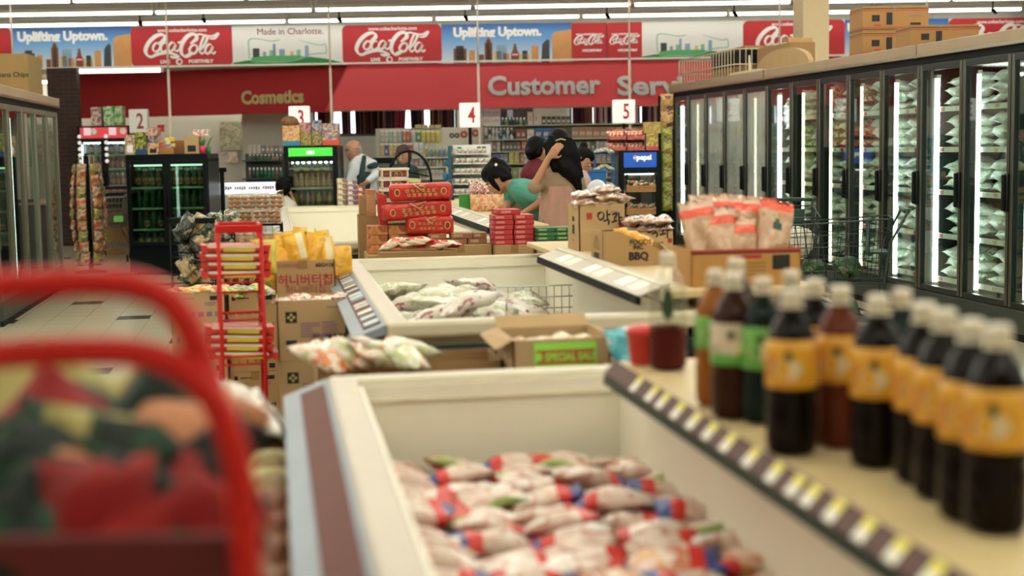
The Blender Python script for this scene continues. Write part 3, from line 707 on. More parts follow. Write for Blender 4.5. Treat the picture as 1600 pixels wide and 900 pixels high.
# ================================================================ island freezers
rail_pl = mat('rail_plum', (0.13, 0.045, 0.035), 0.6, var=0.12, scale=8, spec=.12)
rail_cl = mat('rail_clear_plastic', (0.24, 0.28, 0.33), 0.45, var=0.12, scale=5, spec=.3)
tag_y = mat('tag_yellow', (0.72, 0.62, 0.06), 0.4, var=0.06); tag_w = mat('tag_white', (0.74, 0.70, 0.60), 0.4, var=0.05); tag_b = mat('tag_pale_blue', (0.42, 0.58, 0.62), 0.35, var=0.1)
rim_w = mat('rim_white', (0.56, 0.50, 0.42), 0.5, var=0.04, spec=.2)
def island(label, u0, u1, v0, v1, z=0.90, rail=True, seed=0, rimw=0.085, floor_z=0.42, tags=True):
    """u0: outer edge of the rim on the aisle side"""
    L = v1 - v0; W = u1 - u0; zi = floor_z; t = rimw
    def T(d, m): return m
    b = MB()                                                           # dark outer body, drawn in towards the floor
    for q_ in ([(0.05, .04, z - .1), (W - .03, .04, z - .1), (W - .06, .08, .1), (.10, .08, .1)], [(W - .03, L - .04, z - .1), (.05, L - .04, z - .1), (.10, L - .08, .1), (W - .06, L - .08, .1)]): b.prism(q_, (0, .01, 0), black)
    for x0, x1, s_ in ((.05, .10, .01), (W - .03, W - .06, -.01)): b.prism([(x0, .04, z - .1), (x0, L - .04, z - .1), (x1, L - .08, .1), (x1, .08, .1)], (s_, 0, 0), black)
    b.box(.1, .08, .09, W - .06, L - .08, .11, blackm)
    b.box(0.14, 0.12, 0.0, W - 0.1, L - 0.12, 0.10, blackm)
    parts = [('body', b.mesh())]
    bp = MB()
    for zz in (0.52, z - 0.17): bp.box(0.02, 0.02, zz, W - 0.0, 0.06, zz + 0.07, dkgreen, 0.012); bp.box(0.02, 0.02, zz, 0.06, L - 0.02, zz + 0.07, dkgreen, 0.012)
    bp.tube([(0.02, 0.035, z - .29), (W, 0.035, z - .29)], 0.016, dkgreen, 8)
    parts.append(('bumper', bp.mesh()))
    ln = MB(); i0, i1, j0, j1 = t, W - 0.05, t, L - t                    # inner walls and floor
    for x0, y0, x1, y1 in ((i0, j0, i0 + .012, j1), (i1 - .012, j0, i1, j1), (i0, j0, i1, j0 + .012), (i0, j1 - .012, i1, j1)): ln.box(x0, y0, zi, x1, y1, z - 0.02, cream2)
    ln.box(i0, j0, zi - .012, i1, j1, zi, cream2)
    ln.box(i0 + .012, j1 - .02, z - 0.07, i1 - .012, j1 - .012, z - 0.062, cream)
    parts.append(('liner', ln.mesh()))
    rm = MB()
    rm.box(0, 0, z - 0.065, W, t, z, cream, 0.018); rm.box(0, L - t, z - 0.065, W, L, z, cream, 0.018)
    rm.box(W - 0.05, t * .5, z - 0.065, W, L - t * .5, z, cream, 0.012); rm.box(0, t * .5, z - 0.065, t, L - t * .5, z, rim_w, 0.014)
    parts.append(('rim', rm.mesh()))
    if rail:
        r = MB(); r.prism([(0, 0, z - .008), (-0.125, 0, z - 0.055), (-0.12, 0, z - 0.075), (0, 0, z - 0.045)], (0, L, 0), rail_cl)
        r.prism([(-0.012, .10, z - .008), (-0.078, .10, z - 0.033), (-0.078, .10, z - 0.037), (-0.012, .10, z - 0.012)], (0, L - .2, 0), rail_pl)
        parts.append(('price_rail', r.mesh()))
        if tags:
            rnd = random.Random(seed); y = 0.14
            while y < L - 0.2:
                tw = rnd.choice([0.05, 0.06, 0.085]); g = MB()
                mm = rnd.choice([tag_w, tag_b, tag_w, rail_cl]) if y > .45 else tag_b
                g.prism([(-0.016, y, z - .0065), (-0.072, y, z - 0.0275), (-0.072, y, z - 0.0295), (-0.016, y, z - 0.0085)], (0, tw, 0), mm)
                parts.append(('price_tag', g.mesh())); y += tw + rnd.choice([0.03, 0.05, 0.10, .14])
    return place(('island_freezer', parts), Matrix.Translation((u0, v0, 0)), label, 'freezer')
NF = dict(u0=0.135, u1=1.04, v0=0.9, v1=4.10)
MF = dict(u0=0.40, u1=1.66, v0=5.30, v1=8.50)
island('cream island freezer nearest the camera, full of pink and white frozen packs', **NF, seed=3, tags=False)
island('cream island freezer behind the special sale carton, half full of vegetable packs', **MF, seed=5)
island('far cream island freezer beyond the red gift boxes, with its back wall showing', 0.06, 1.62, 10.15, 16.7, seed=9)
st = MB(); st.lathe([(.013, 0), (.013, .0012)], tag_y, 14); place(('price_sticker', [(None, st.mesh(), I4)]), Matrix.Translation(on(553, 609, 0.9) + Vector((0, 0, .0002))), 'small round yellow sticker on the white rim of the nearest island freezer', 'sticker')
# ---------------------------------------------------------------- shelves running beside them, with price rails
shelf_top = mat('shelf_laminate', (0.58, 0.45, 0.23), 0.45, var=0.05)
rail_m = mat('rail_mauve', (0.13, 0.075, 0.07), 0.6, var=0.10, spec=.12)
def display_shelf(label, u0, u1, v0, v1, z, ntag, rail_style, tag0=0.1):
    L = v1 - v0; W = u1 - u0; parts = []
    q = MB(); q.box(0.0, 0, z - 0.028, W, L, z, shelf_top, 0.005); parts.append(('board', q.mesh()))
    q = MB(); q.box(min(.22, W - .25), 0.05, 0, W - 0.06, L - 0.05, z - 0.028, cream, 0.004); parts.append(('base', q.mesh()))
    if rail_style == 'near':
        q = MB(); q.prism([(0.0, 0, z + .004), (-0.030, 0, z - 0.030), (-0.028, 0, z - 0.034), (0.004, 0, z - .002)], (0, L, 0), rail_m); parts.append(('price_rail', q.mesh()))
        q = MB(); q.prism([(-0.030, 0, z - 0.033), (-0.034, 0, z - 0.058), (-0.02, 0, z - .062), (-.012, 0, z - .036)], (0, L, 0), dkgreen); parts.append(('rail_edge', q.mesh()))
        sp = ntag
        for k, y in enumerate(sp):
            g = MB(); 
            def pt(f, yy): return (-0.0012 - 0.030 * f, yy, z + .0045 - 0.034 * f)
            g.quad([pt(.05, y), pt(.05, y + .042), pt(.5, y + .042), pt(.5, y)], tag_y); g.quad([pt(.5, y), pt(.5, y + .042), pt(.98, y + .042), pt(.98, y)], tag_w)
            parts.append(('price_tag', g.mesh()))
    else:
        L = min(L, 2.1) if v0 < 6 else L
        q = MB(); q.prism([(0.02, 0, z + .035), (-0.115, 0, z - 0.012), (-0.112, 0, z - 0.018), (0.02, 0, z + .027)], (0, L, 0), rim_w)
        q.prism([(-0.118, 0, z - 0.010), (-0.122, 0, z - 0.045), (-0.10, 0, z - .05), (-.10, 0, z - .018)], (0, L, 0), blackm)
        q.box(-0.02, 0, z - .04, .02, L, z + .03, cream, .004)
        parts.append(('price_rail', q.mesh()))
        for k in range(ntag):
            y = 0.12 + k * (L - .2) / ntag; g = MB()
            def pt(f, yy): return (0.018 - 0.13 * f, yy, z + .0355 - 0.0455 * f)
            g.quad([pt(.15, y), pt(.15, y + .16), pt(.85, y + .16), pt(.85, y)], [tag_w, paper_w, rim_w][k % 3])
            parts.append(('price_tag', g.mesh()))
    return place(('display_shelf', parts), Matrix.Translation((u0, v0, 0)), label, 'shelf')
NS = dict(u0=0.885, u1=1.62, v0=0.75, v1=3.66); ZS = 0.975
tagpx = [(1004, 599), (1028, 614), (1047, 625), (1070, 640), (1092, 656), (1120, 672), (1147, 690), (1182, 713), (1212, 737), (1253, 757), (1282, 772), (1313, 796), (1362, 826), (1415, 858), (1487, 893)]
tagv = [on(a, b, ZS - .012).y - NS['v0'] - .021 for a, b in tagpx] + [0.62, .45, .27]
display_shelf('beige bottle shelf with yellow and white price tags, beside the nearest island freezer', **NS, z=ZS, ntag=tagv, rail_style='near')
MS = dict(u0=1.50, u1=2.16, v0=5.36, v1=8.45)
display_shelf('beige shelf with a wide white price rail, carrying the lettered cartons', **MS, z=ZS, ntag=9, rail_style='wide')
display_shelf('farther beige shelf with white price rail beside the far island freezer', 1.66, 2.0, 10.3, 15.5, ZS, 10, 'wide')
# ---------------------------------------------------------------- frozen packs in the nearest freezer
shr = [printed('shrimp_pack', [(0.66, 0.42, 0.33), (0.70, 0.55, 0.45), (0.52, 0.27, 0.20), (0.74, 0.66, 0.58)], 9, 0.15, .3, stops=[.40, .54, .60]), mat('pack_red_end', (0.62, 0.04, 0.03), 0.25, var=0.15), mat('pack_blue_end', (0.03, 0.06, 0.24), 0.3, var=0.15), mat('pack_green_edge', (0.34, 0.44, 0.14), 0.35, var=0.15),
       printed('crab_pack', [(0.60, 0.20, 0.10), (0.75, 0.62, 0.5), (0.66, 0.34, 0.10), (0.74, 0.5, 0.42)], 9, 0.28)]
def pk(u, v, s):
    if v > 0.86: return 2
    if v > 0.70: return 1
    return 0
def pk2(u, v, s):
    if u < 0.12: return 3
    if v > 0.78: return 1
    return 0
NP = [pillow(0.105, 0.20, 0.05, shr, pk, seed=61 + k) for k in range(5)] + [pillow(0.115, 0.20, 0.045, shr, pk2, seed=71 + k) for k in range(3)]
CP = [pillow(0.13, 0.20, 0.05, [shr[4], shr[1], shr[2], shr[3]], pk, seed=81 + k) for k in range(2)]
rnd = random.Random(11)
n = 0
for layer in range(2):
    for j in range(13):
        for i in range(5):
            v = 2.25 + j * 0.127 + rnd.uniform(-.02, .02) + layer * .05; u = 0.315 + i * 0.16 + rnd.uniform(-.02, .02)
            if v > 3.90 or u > 1.0: continue
            zz = 0.602 + layer * 0.05 + rnd.uniform(0, .03)
            p = rnd.choice(NP) if v > 2.85 else rnd.choice(CP + NP[:2])
            place(('shrimp_pack', [(None, p, I4)]), TRS((u, v, zz), rnd.choice([-PI / 2, PI / 2]) + rnd.uniform(-.35, .35), rnd.uniform(-.3, .3), rnd.uniform(-.25, .25)),
                  'pink and white frozen pack with red and blue ends in the nearest island freezer' if p in NP else 'orange frozen pack in the open front of the nearest island freezer', 'frozen food', 'frozen packs in the nearest island freezer' if p in NP else 'orange packs in the nearest island freezer')
# a tray under them so that they lie high in the well
q = MB(); q.box(0.235, 1.1, 0.424, 0.97, 3.99, 0.565, mat('inner_tray', (0.6, 0.58, 0.5), 0.5)); place(('freezer_tray', [(None, q.mesh(), I4)]), I4, 'raised tray under the frozen packs of the nearest island freezer', 'tray')
# ---------------------------------------------------------------- packs in the second island freezer
vg = [printed('veg_pack', [(0.56, 0.55, 0.40), (0.64, 0.62, 0.50), (0.36, 0.40, 0.20), (0.60, 0.58, 0.46)], 16, 0.2), printed('bean_pack', [(0.60, 0.56, 0.47), (0.66, 0.60, 0.52), (0.62, 0.58, 0.48), (0.36, 0.10, 0.13)], 18, 0.2),
      printed('red_ice_pack', [(0.60, 0.07, 0.05), (0.75, 0.68, 0.6), (0.60, 0.5, 0.10), (0.12, 0.14, 0.35)], 12, 0.25)]
VP = [pillow(0.24, 0.33, 0.085, [vg[k % 2]], seed=101 + k, wr=.16) for k in range(6)]; RPk = [pillow(0.13, 0.20, 0.04, [vg[2]], seed=121 + k) for k in range(3)]
q = MB(); q.box(0.505, 5.41, 0.424, 1.59, 8.39, 0.60, MATS['inner_tray']); place(('freezer_tray', [(None, q.mesh(), I4)]), I4, 'raised tray under the vegetable packs of the second island freezer', 'tray')
for k, (u, v, z, rz) in enumerate([(0.66, 7.9, .70, .3), (.70, 7.45, .72, 1.2), (.64, 7.0, .68, .2), (.72, 6.55, .74, 1.5), (.66, 6.1, .70, .4), (.70, 5.75, .68, 1.1), (.95, 7.7, .68, 1.7), (.98, 7.3, .72, .6), (1.0, 6.85, .74, 1.3), (.96, 6.4, .70, .2), (.98, 6.0, .68, 1.6), (.95, 5.68, .66, .9),
                                   (.84, 7.2, .78, .8), (.85, 6.5, .80, 2.0), (.80, 6.9, .76, 2.6), (1.2, 7.75, .68, .4), (1.22, 7.35, .69, 1.9), (1.2, 7.0, .70, 1.0), (.62, 7.65, .76, 2.4), (1.06, 7.5, .78, 2.1), (1.12, 6.62, .68, 1.1)]):
    place(('vegetable_pack', [(None, VP[k % 6], I4)]), TRS((u, v, z + .02), rz, rnd.uniform(-.35, .35), rnd.uniform(-.3, .3)), 'pale crumpled vegetable pack heaped in the second island freezer', 'frozen food', 'vegetable packs heaped in the second island freezer')
for k in range(24):
    u, v = 1.18 + (k % 3) * 0.15, 5.55 + (k // 3) * 0.19
    place(('ice_pop_pack', [(None, RPk[k % 3], I4)]), TRS((u + rnd.uniform(-.02, .02), v, .665), PI / 2 + rnd.uniform(-.3, .3), rnd.uniform(-.2, .2)), 'small red and white frozen pack behind the wire divider of the second island freezer', 'frozen food', 'red packs behind the wire divider')
q = MB()
for k in range(7): q.bar((1.10, 5.5 + k * .32, .62), (1.10, 5.5 + k * .32, .80), .003, wire)
for zz in (.62, .68, .74, .80): q.bar((1.10, 5.42, zz), (1.10, 7.5, zz), .003, wire)
for k in range(12): q.bar((1.10 + k * .042, 7.5, .62), (1.10 + k * .042, 7.5, .80), .0025, wire)
for zz in (.62, .68, .74, .80): q.bar((1.10, 7.5, zz), (1.58, 7.5, zz), .003, wire)
place(('wire_divider', [(None, q.mesh(), I4)]), I4, 'thin wire divider basket standing in the second island freezer', 'divider')
# ---------------------------------------------------------------- drink bottles on the near shelf
def liquid(name, col, r=0.06):
    return mat(name, col, r + .05, var=0.15, spec=.14)
cap_m = mat('cap_ivory', (0.66, 0.60, 0.46), 0.4, var=0.05)
lq_cola = liquid('dark_tea', (0.006, 0.003, 0.002)); lq_red = liquid('berry_juice', (0.075, 0.010, 0.008)); lq_br = liquid('brown_tea', (0.035, 0.011, 0.005)); lq_teal = liquid('dark_green_tea', (0.006, 0.014, 0.011)); lq_or = liquid('amber_juice', (0.26, 0.085, 0.015)); lq_rb = liquid('plum_tea', (0.11, 0.024, 0.010))
clearp = pane('clear_bottle', (0.9, 0.9, 0.86), 0.04)
lab_or = printed('label_orange', [(0.60, 0.27, 0.015), (0.66, 0.33, 0.02), (0.56, 0.22, 0.02)], 12, 0.4)
lab_gn = printed('label_green', [(0.10, 0.33, 0.045), (0.16, 0.40, 0.08), (0.08, 0.26, 0.05)], 10, 0.4)
lab_bg = printed('label_beige', [(0.56, 0.45, 0.32), (0.62, 0.52, 0.38), (0.40, 0.36, 0.25)], 14, 0.4)
patch = mat('label_patch', (0.66, 0.54, 0.32), 0.45, var=0.1)
leaf = mat('leaf_print', (0.02, 0.05, 0.02), 0.5, var=0.2)
def bottle(h, r, lq, lab, lab_band, neck_clear=False, kind='or'):
    k = h / 0.30
    def P(l): return [(a * r / 0.046, b * k) for a, b in l]
    body = MB()
    prof = P([(0.0, 0.004), (0.030, 0.0), (0.042, 0.006), (0.046, 0.02), (0.046, 0.09), (0.0435, 0.10), (0.046, 0.11), (0.046, 0.195), (0.043, 0.215), (0.030, 0.245), (0.017, 0.262), (0.0145, 0.272), (0.0145, 0.283)])
    seg = [lq] * 12
    if neck_clear: seg = [lq] * 6 + [clearp] * 6
    body.lathe(prof, seg, 24)
    parts = [('bottle_body', body.mesh())]
    c = MB(); c.lathe(P([(0.0165, 0.272), (0.0185, 0.273), (0.0185, 0.296), (0.016, 0.30), (0, 0.30)]), cap_m, 20); c.lathe(P([(.0145, .266), (.021, .267), (.021, .271), (.0145, .272)]), cap_m, 20)
    parts.append(('cap', c.mesh()))
    if lab is not None:
        l = MB(); z0, z1 = lab_band
        l.lathe(P([(0.0462, z0), (0.0466, z0 + .002), (0.0466, min(z1, .194)), (0.0440, z1) if z1 > .2 else (.0464, z1)]), lab, 28)
        # oval patch and small badge curving with the bottle
        for (ph0, zz, ww, hh, mm) in ((-PI / 2 - .15, (z0 + z1) / 2 - .008, .55, .018, patch), (-PI / 2 - .1, z1 - .028, .16, .009, leaf), (PI / 2, (z0 + z1) / 2, .5, .02, patch)):
            pts = []
            for t in range(14):
                a = 2 * PI * t / 14; ph = ph0 + ww * math.cos(a); pts.append((0.0474 * math.cos(ph) * r / .046, 0.0474 * math.sin(ph) * r / .046, (zz + hh * math.sin(a)) * k))
            l.quad(pts, mm, True)
        if kind == 'bg': l.lathe(P([(.0468, z0), (.0470, z0 + .002), (.0470, z0 + .022), (.0468, z0 + .024)]), lab_gn, 28)
        parts.append(('label', l.mesh()))
    if neck_clear:
        l = MB()
        for s_ in (-1, 1):
            pts = [(0.0466 * math.cos(-PI / 2 + .7 * a * s_ * .6), 0.0466 * math.sin(-PI / 2 + .7 * a * s_ * .6), (.155 + b) * k) for a, b in ((0, .06), (.5, .045), (.8, .015), (.6, -.012), (.2, -.02), (0, -.03))]
            pts = [(x * r / .046, y * r / .046, z) for x, y, z in pts]
            l.quad(pts, leaf, True)
        parts.append(('leaf_print', l.mesh()))
    return ('drink_bottle', parts)
BT = {'or': bottle(.305, .0475, lq_cola, lab_or, (.125, .212)), 'orr': bottle(.305, .0475, lq_rb, lab_or, (.125, .212)), 'gn': bottle(.30, .043, lq_teal, lab_gn, (.115, .205)), 'bg': bottle(.305, .0475, lq_br, lab_bg, (.115, .205), kind='bg'),
      'am': bottle(.30, .043, lq_or, lab_gn, (.13, .20)), 'red': bottle(.30, .0475, lq_red, None, None, True), 'rb': bottle(.30, .046, lq_rb, lab_or, (.125, .212))}
BP = [('red', 1043, 402, 'maroon drink bottle with a green leaf print, alone at the far end of the shelf'),
      ('am', 1117, 430, 'amber drink bottle with green label, next to the lone maroon bottle'), ('bg', 1150, 412, 'brown drink bottle whose cap rises behind the beige labelled one'), ('bg', 1146, 436, 'brown drink bottle with beige and green label'),
      ('gn', 1192, 443, 'dark drink bottle with a plain green label'), ('rb', 1237, 432, 'drink bottle behind the first orange labelled bottle'), ('or', 1237, 463, 'first orange labelled dark bottle, between the green label and the reddish bottle'),
      ('or', 1273, 446, 'orange labelled bottle in the back row, second of that row'), ('orr', 1313, 457, 'orange labelled bottle with reddish tea'), ('or', 1372, 472, 'orange labelled bottle standing nearest the price rail'),
      ('gn', 1405, 500, 'green labelled bottle behind the orange labelled bottle nearest the price rail'), ('or', 1444, 484, 'orange labelled bottle at the far end of the tight front row'), ('or', 1476, 496, 'second orange labelled bottle of the tight front row'),
      ('or', 1518, 512, 'third orange labelled bottle of the tight front row'), ('or', 1560, 521, 'orange labelled bottle nearest the camera, tall and dark')]
for kd, px, py, lb in BP:
    hh = .305 if kd in ('or', 'orr', 'bg') else .30
    p = on(px, py, ZS + hh - .012)
    if kd == 'gn' and px == 1405: p = gx(1407, 2.62, ZS)
    place(BT[kd], TRS((p.x, p.y, ZS + .0005), -math.atan2(p.x, p.y)), lb, 'bottle', 'drink bottles on the near shelf')
# red tub and teal pack by the end of the shelf
q = MB(); q.lathe([(0.0, 0), (.035, 0), (.040, .005), (.046, .075), (.050, .078), (.050, .088), (.044, .098), (.02, .104), (0, .105)], mat('red_plastic', (0.58, 0.03, 0.025), 0.35, var=0.06), 24)
p = on(1003, 571, ZS); place(('plastic_tub', [(None, q.mesh(), I4)]), Matrix.Translation((p.x + .015, NS['v1'] - .06, ZS + .0005)), 'red lidded plastic tub at the far end of the bottle shelf', 'tub')
# ================================================================ cartons and packs
def carton_mesh(w, d, h, m, opened=False, seam=True, flaps=True, slant=0.0, th=0.006):
    """base centre at origin, front faces -Y"""
    q = MB(); x, y = w / 2, d / 2
    if not opened:
        q.box(-x, -y, 0, x, y, h, m, 0.003)
        q.box(-0.025, -y - .0008, h - .05, .025, y + .0008, h + .0008, tape); q.box(-x - .0006, -y + .004, h - .002, x + .0006, y - .004, h + .0002, m)
    else:
        hf = h - slant
        q.prism([(-x, -y, 0), (x, -y, 0), (x, -y, hf), (-x, -y, hf)], (0, th, 0), m)
        q.prism([(-x, y - th, 0), (x, y - th, 0), (x, y - th, h), (-x, y - th, h)], (0, th, 0), m)
        for s in (-x, x - th): q.prism([(s, -y, 0), (s, y, 0), (s, y, h), (s, -y, hf)], (th, 0, 0), m)
        q.box(-x + th, -y + th, 0, x - th, y - th, .01, kraft_in)
        if flaps:
            q.prism([(-x, y, h), (x, y, h), (x, y + .05, h + .035), (-x, y + .05, h + .035)], (0, .004, .002), m)
            q.prism([(-x, -y, h - slant), (-x, y, h), (-x - .06, y, h - .02), (-x - .06, -y, h - slant - .03)], (0.003, 0, .004), m)
            q.prism([(x, -y, h - slant), (x, y, h), (x + .06, y, h - .02), (x + .06, -y, h - slant - .03)], (-0.003, 0, .004), m)
    return q
def dec(q, y, rects):                               # printed patches on the front face
    for x0, z0, x1, z1, m in rects: q.quad([(x0, y, z0), (x1, y, z0), (x1, y, z1), (x0, y, z1)], m)
def carton(M, label, w, d, h, m=kraft, opened=False, rects=(), texts=(), group=None, lrects=(), **k):
    q = carton_mesh(w, d, h, m, opened, **k)
    dec(q, -d / 2 - .0012, rects)
    for y0, z0, y1, z1, mm in lrects:
        xx = -w / 2 - .0012; q.quad([(xx, y0, z0), (xx, y1, z0), (xx, y1, z1), (xx, y0, z1)], mm)
    parts = [('box', q.mesh())]
    for t in texts:
        body, size, tm_, x, z = t[:5]; bold = t[5] if len(t) > 5 else 0.0; sx = t[6] if len(t) > 6 else 1
        parts.append(('lettering', txt(body, size, tm_, bold, .0004), face_txt(x, -d / 2 - .0016, z, sx)))
    return place(('carton', parts), M, label, 'carton', group)
def lines(x0, z, x1, n, m, h=.006, gap=.012, seed=0):
    r = random.Random(seed); return [(x0, z - k * gap, x0 + (x1 - x0) * r.uniform(.55, 1), z - k * gap + h, m) for k in range(n)]
def barcode(x0, z0, x1, z1, m, n=11): 
    return [(x0 + (x1 - x0) * k / n, z0, x0 + (x1 - x0) * (k + .55 + .3 * (k % 2)) / n, z1, m) for k in range(n)]
def flower(cx, cz, s, m1, m2):                      # square black emblem with a four petal bloom
    return [(cx - s, cz - s, cx + s, cz + s, m1)]
# ---- carton stack with square bloom emblem
pD = at(497, 470, 6.55); w1 = sz(130, 6.5)
ZT = zof(497, 470, 6.5); hC = sz(96, 6.5)
bloom = mat('bloom_print', (0.50, 0.40, 0.14), 0.5, var=0.1)
def bloom_carton(zb, label, opened):
    w, d, h = w1, 0.30, hC
    q = carton_mesh(w, d, h, kraft_pale, opened, flaps=False)
    y = -d / 2 - .0012
    cx, cz, s = -w * .33, h * .72, .026
    dec(q, y, [(cx - s, cz - s, cx + s, cz + s, ink)] + [(-w * .40, .075, -w * .27, .095, ink), (-w * .39, .045, -w * .27, .065, ink), (w * .32, h * .42, w * .45, h * .56, ink)] + barcode(w * .08, .08, w * .42, .12, ink) + lines(w * .10, h * .86, w * .40, 1, ink_v)
        + lines(-w * .22, h * .60, w * .02, 6, ink_v, seed=2) + lines(w * .04, h * .61, w * .28, 5, ink_v, seed=3) + [(-w * .08, h * .375, w * .14, h * .43, ink_v)])
    for a in range(4):
        t = PI / 2 * a + PI / 4 * 0
        q.quad([(cx + .012 * math.cos(t) + .007 * math.cos(u), y - .0006, cz + .012 * math.sin(t) + .007 * math.sin(u)) for u in [PI / 4 * k for k in range(8)]], bloom)
    return place(('carton', [('box', q.mesh())]), TRS((pD.x, pD.y + d / 2, zb)), label, 'carton')
bloom_carton(ZT - hC, 'pale carton with square black bloom emblem, topmost and open, full of snack bars', True)
bloom_carton(ZT - 2 * hC - .002, 'pale carton with square black bloom emblem directly under the open one', False)
bloom_carton(ZT - 3 * hC - .004, 'pale carton with bloom emblem at the bottom of its stack', False)
zb_ = ZT - 3 * hC - .004
if zb_ > .01:
    q = MB()
    for k in range(3): q.box(-w1 / 2, -.14 + k * .11, 0, w1 / 2, -.06 + k * .11, zb_ - .03, kraft2)
    q.box(-w1 / 2, -.15, zb_ - .03, w1 / 2, .15, zb_ - .001, kraft2, .003); place(('pallet', [(None, q.mesh(), I4)]), TRS((pD.x, pD.y + .15, 0)), 'low wooden pallet under the stack of bloom emblem cartons', 'pallet')
sn = [printed('snack_bar_wrap', [(0.70, 0.55, 0.42), (0.55, 0.09, 0.07), (0.75, 0.70, 0.62), (0.72, 0.6, 0.4)], 14, .25)]
SB = [pillow(.07, .16, .035, sn, seed=140 + k) for k in range(3)]
for k in range(14):
    place(('snack_bar', [(None, SB[k % 3], I4)]), TRS((pD.x - w1 * .40 + (k % 7) * w1 * .13, pD.y + .08 + (k // 7) * .13, ZT - .018 + rnd.uniform(-.01, .012)), rnd.uniform(-.5, .5), rnd.uniform(-.3, .3), rnd.uniform(-.3, .3)), 'red and cream snack bar in the open bloom emblem carton', 'snack', 'snack bars in the open bloom emblem carton')
# ---- yellow chip bags in the honey butter carton
hD = 7.25; hp = at(477, 433, hD); hw = sz(93, hD); z1 = zof(477, 407, hD); z0 = zof(477, 463, hD) - .03
carton(TRS((hp.x, hp.y + .13, z0)), 'open carton with red Korean lettering, holding yellow chip bags', hw, .26, z1 - z0, kraft, True, flaps=False,
       texts=[('허니버터칩', .062, ink_r, 0, (z1 - z0) * .52, .001), ('허니버터칩', .050, ink_m, 0, (z1 - z0) * .30, 0, .9), ('허니버터칩', .026, ink_m, -.09, (z1 - z0) * .88, 0), ('60G×16', .028, ink, .10, (z1 - z0) * .88, .0008)],
       rects=[(-.035, (z1 - z0) * .80, .012, (z1 - z0), tape)])
chip = [printed('chip_yellow', [(0.70, 0.34, 0.015), (0.74, 0.42, 0.03), (0.60, 0.27, 0.03)], 7, .25), mat('chip_cream', (0.70, 0.60, 0.36), .3, var=.1), mat('chip_green', (0.30, 0.30, 0.06), .35, var=.2)]
def pkc(u, v, s): return 1 if (abs(u - .75) < .16 and v > .3) else (2 if v < .2 and u < .5 else 0)
CB = [pillow(.12, .22, .075, chip, pkc if k % 2 else None, seed=150 + k) for k in range(4)]
for k, (dx, dy, dz, ry) in enumerate([(-.105, -.05, .00, .3), (-.035, -.06, .05, -.22), (.045, -.04, .045, .2), (.105, -.05, .02, -.15), (-.08, .06, .05, -.15), (.0, .06, .07, .1), (.085, .06, .05, -.1), (-.115, .02, -.04, .6)]):
    place(('chip_bag', [(None, CB[k % 4], I4)]), Matrix.Translation((hp.x + dx, hp.y + .13 + dy, z1 - .02 + dz)) @ Matrix.Rotation(ry, 4, 'Y') @ Matrix.Rotation(1.35, 4, 'X'), 'yellow chip bag standing in the carton with red Korean lettering', 'snack', 'yellow chip bags in the lettered carton')
hN = (z0 - 0.004) / 3
for k in range(3): carton(TRS((hp.x, hp.y + .13, k * (hN + .001))), 'plain closed carton, %s from the floor under the yellow chip bags' % ordinal(k), hw + .01, .27, hN, kraft)
# one more yellow bag peeping between the carton and the freezer
place(('chip_bag', [(None, CB[0], I4)]), Matrix.Translation(at(533, 415, 7.6)) @ Matrix.Rotation(1.3, 4, 'X'), 'yellow chip bag squeezed between the lettered carton and the freezer rail', 'snack')
q = MB(); p = at(533, 430, 7.6); q.box(-.05, -.1, 0, .05, .1, p.z - .06, kraft2, .003); place(('carton', [(None, q.mesh(), I4)]), TRS((p.x, p.y + .02, 0)), 'narrow brown carton beside the freezer rail carrying one yellow bag', 'carton')
# ---- two stacks of cartons behind the red wire rack
tD = 8.3; orange_b = printed('orange_snack', [(0.72, 0.32, 0.04), (0.75, 0.5, 0.10), (0.65, 0.55, 0.4), (0.6, 0.12, 0.05)], 12, .3); green_b = printed('green_snack', [(0.30, 0.42, 0.05), (0.62, 0.5, 0.12), (0.10, 0.26, 0.06), (0.45, 0.3, 0.4)], 10, .3)
OBm = [pillow(.12, .17, .05, [orange_b], seed=160 + k) for k in range(3)]; GBm = [pillow(.13, .18, .05, [green_b], seed=170 + k) for k in range(3)]
for si, (xa, xb, ytop, lab, packs, pl) in enumerate(((268, 352, 456, 'pale', OBm, 'orange'), (357, 433, 456, 'grey brown', GBm, 'green'))):
    D = tD + .1 * si; c = at((xa + xb) / 2, 490, D); w = sz(xb - xa, D); zt_ = zof(c.x, ytop, D) if False else at((xa + xb) / 2, ytop, D).z; h = (zt_ - .004) / 3
    for k in range(3):
        top = k == 2
        rc = [(-w * .42, h * .80, -w * .35, h * .90, [ink_v, ink][si]), (w * .22, h * .80, w * .40, h * .90, ink)] + lines(-w * .30, h * .84, -w * .05, 1, ink_v if si == 0 else ink) + lines(w * .12, h * .72, w * .44, 2, ink_v, seed=4) + [(w * .3, h * .08, w * .42, h * .2, ink)]
        tx = []
        rc += [(w * (-.30 + .15 * j), h * .40, w * (-.20 + .15 * j), h * .52, ink_v) for j in range(5)] if si == 0 else []
        carton(TRS((c.x, c.y + .15, k * (h + .001))), '%s carton, %s from the floor in the stack topped by %s snack bags' % (lab, ordinal(k), pl), w, .30, h, kraft_pale if si == 0 else kraft, top, rects=rc, texts=tx, flaps=False)
    for k in range(8):
        place(('snack_bag', [(None, packs[k % 3], I4)]), TRS((c.x - w * .36 + (k % 4) * w * .24, c.y + .07 + (k // 4) * .14, zt_ - .012 + rnd.uniform(-.006, .015)), rnd.uniform(-1, 1), rnd.uniform(-.25, .25), rnd.uniform(-.25, .25)), '%s snack bag heaped in the top carton behind the red wire rack' % pl, 'snack', '%s snack bags behind the red wire rack' % pl)
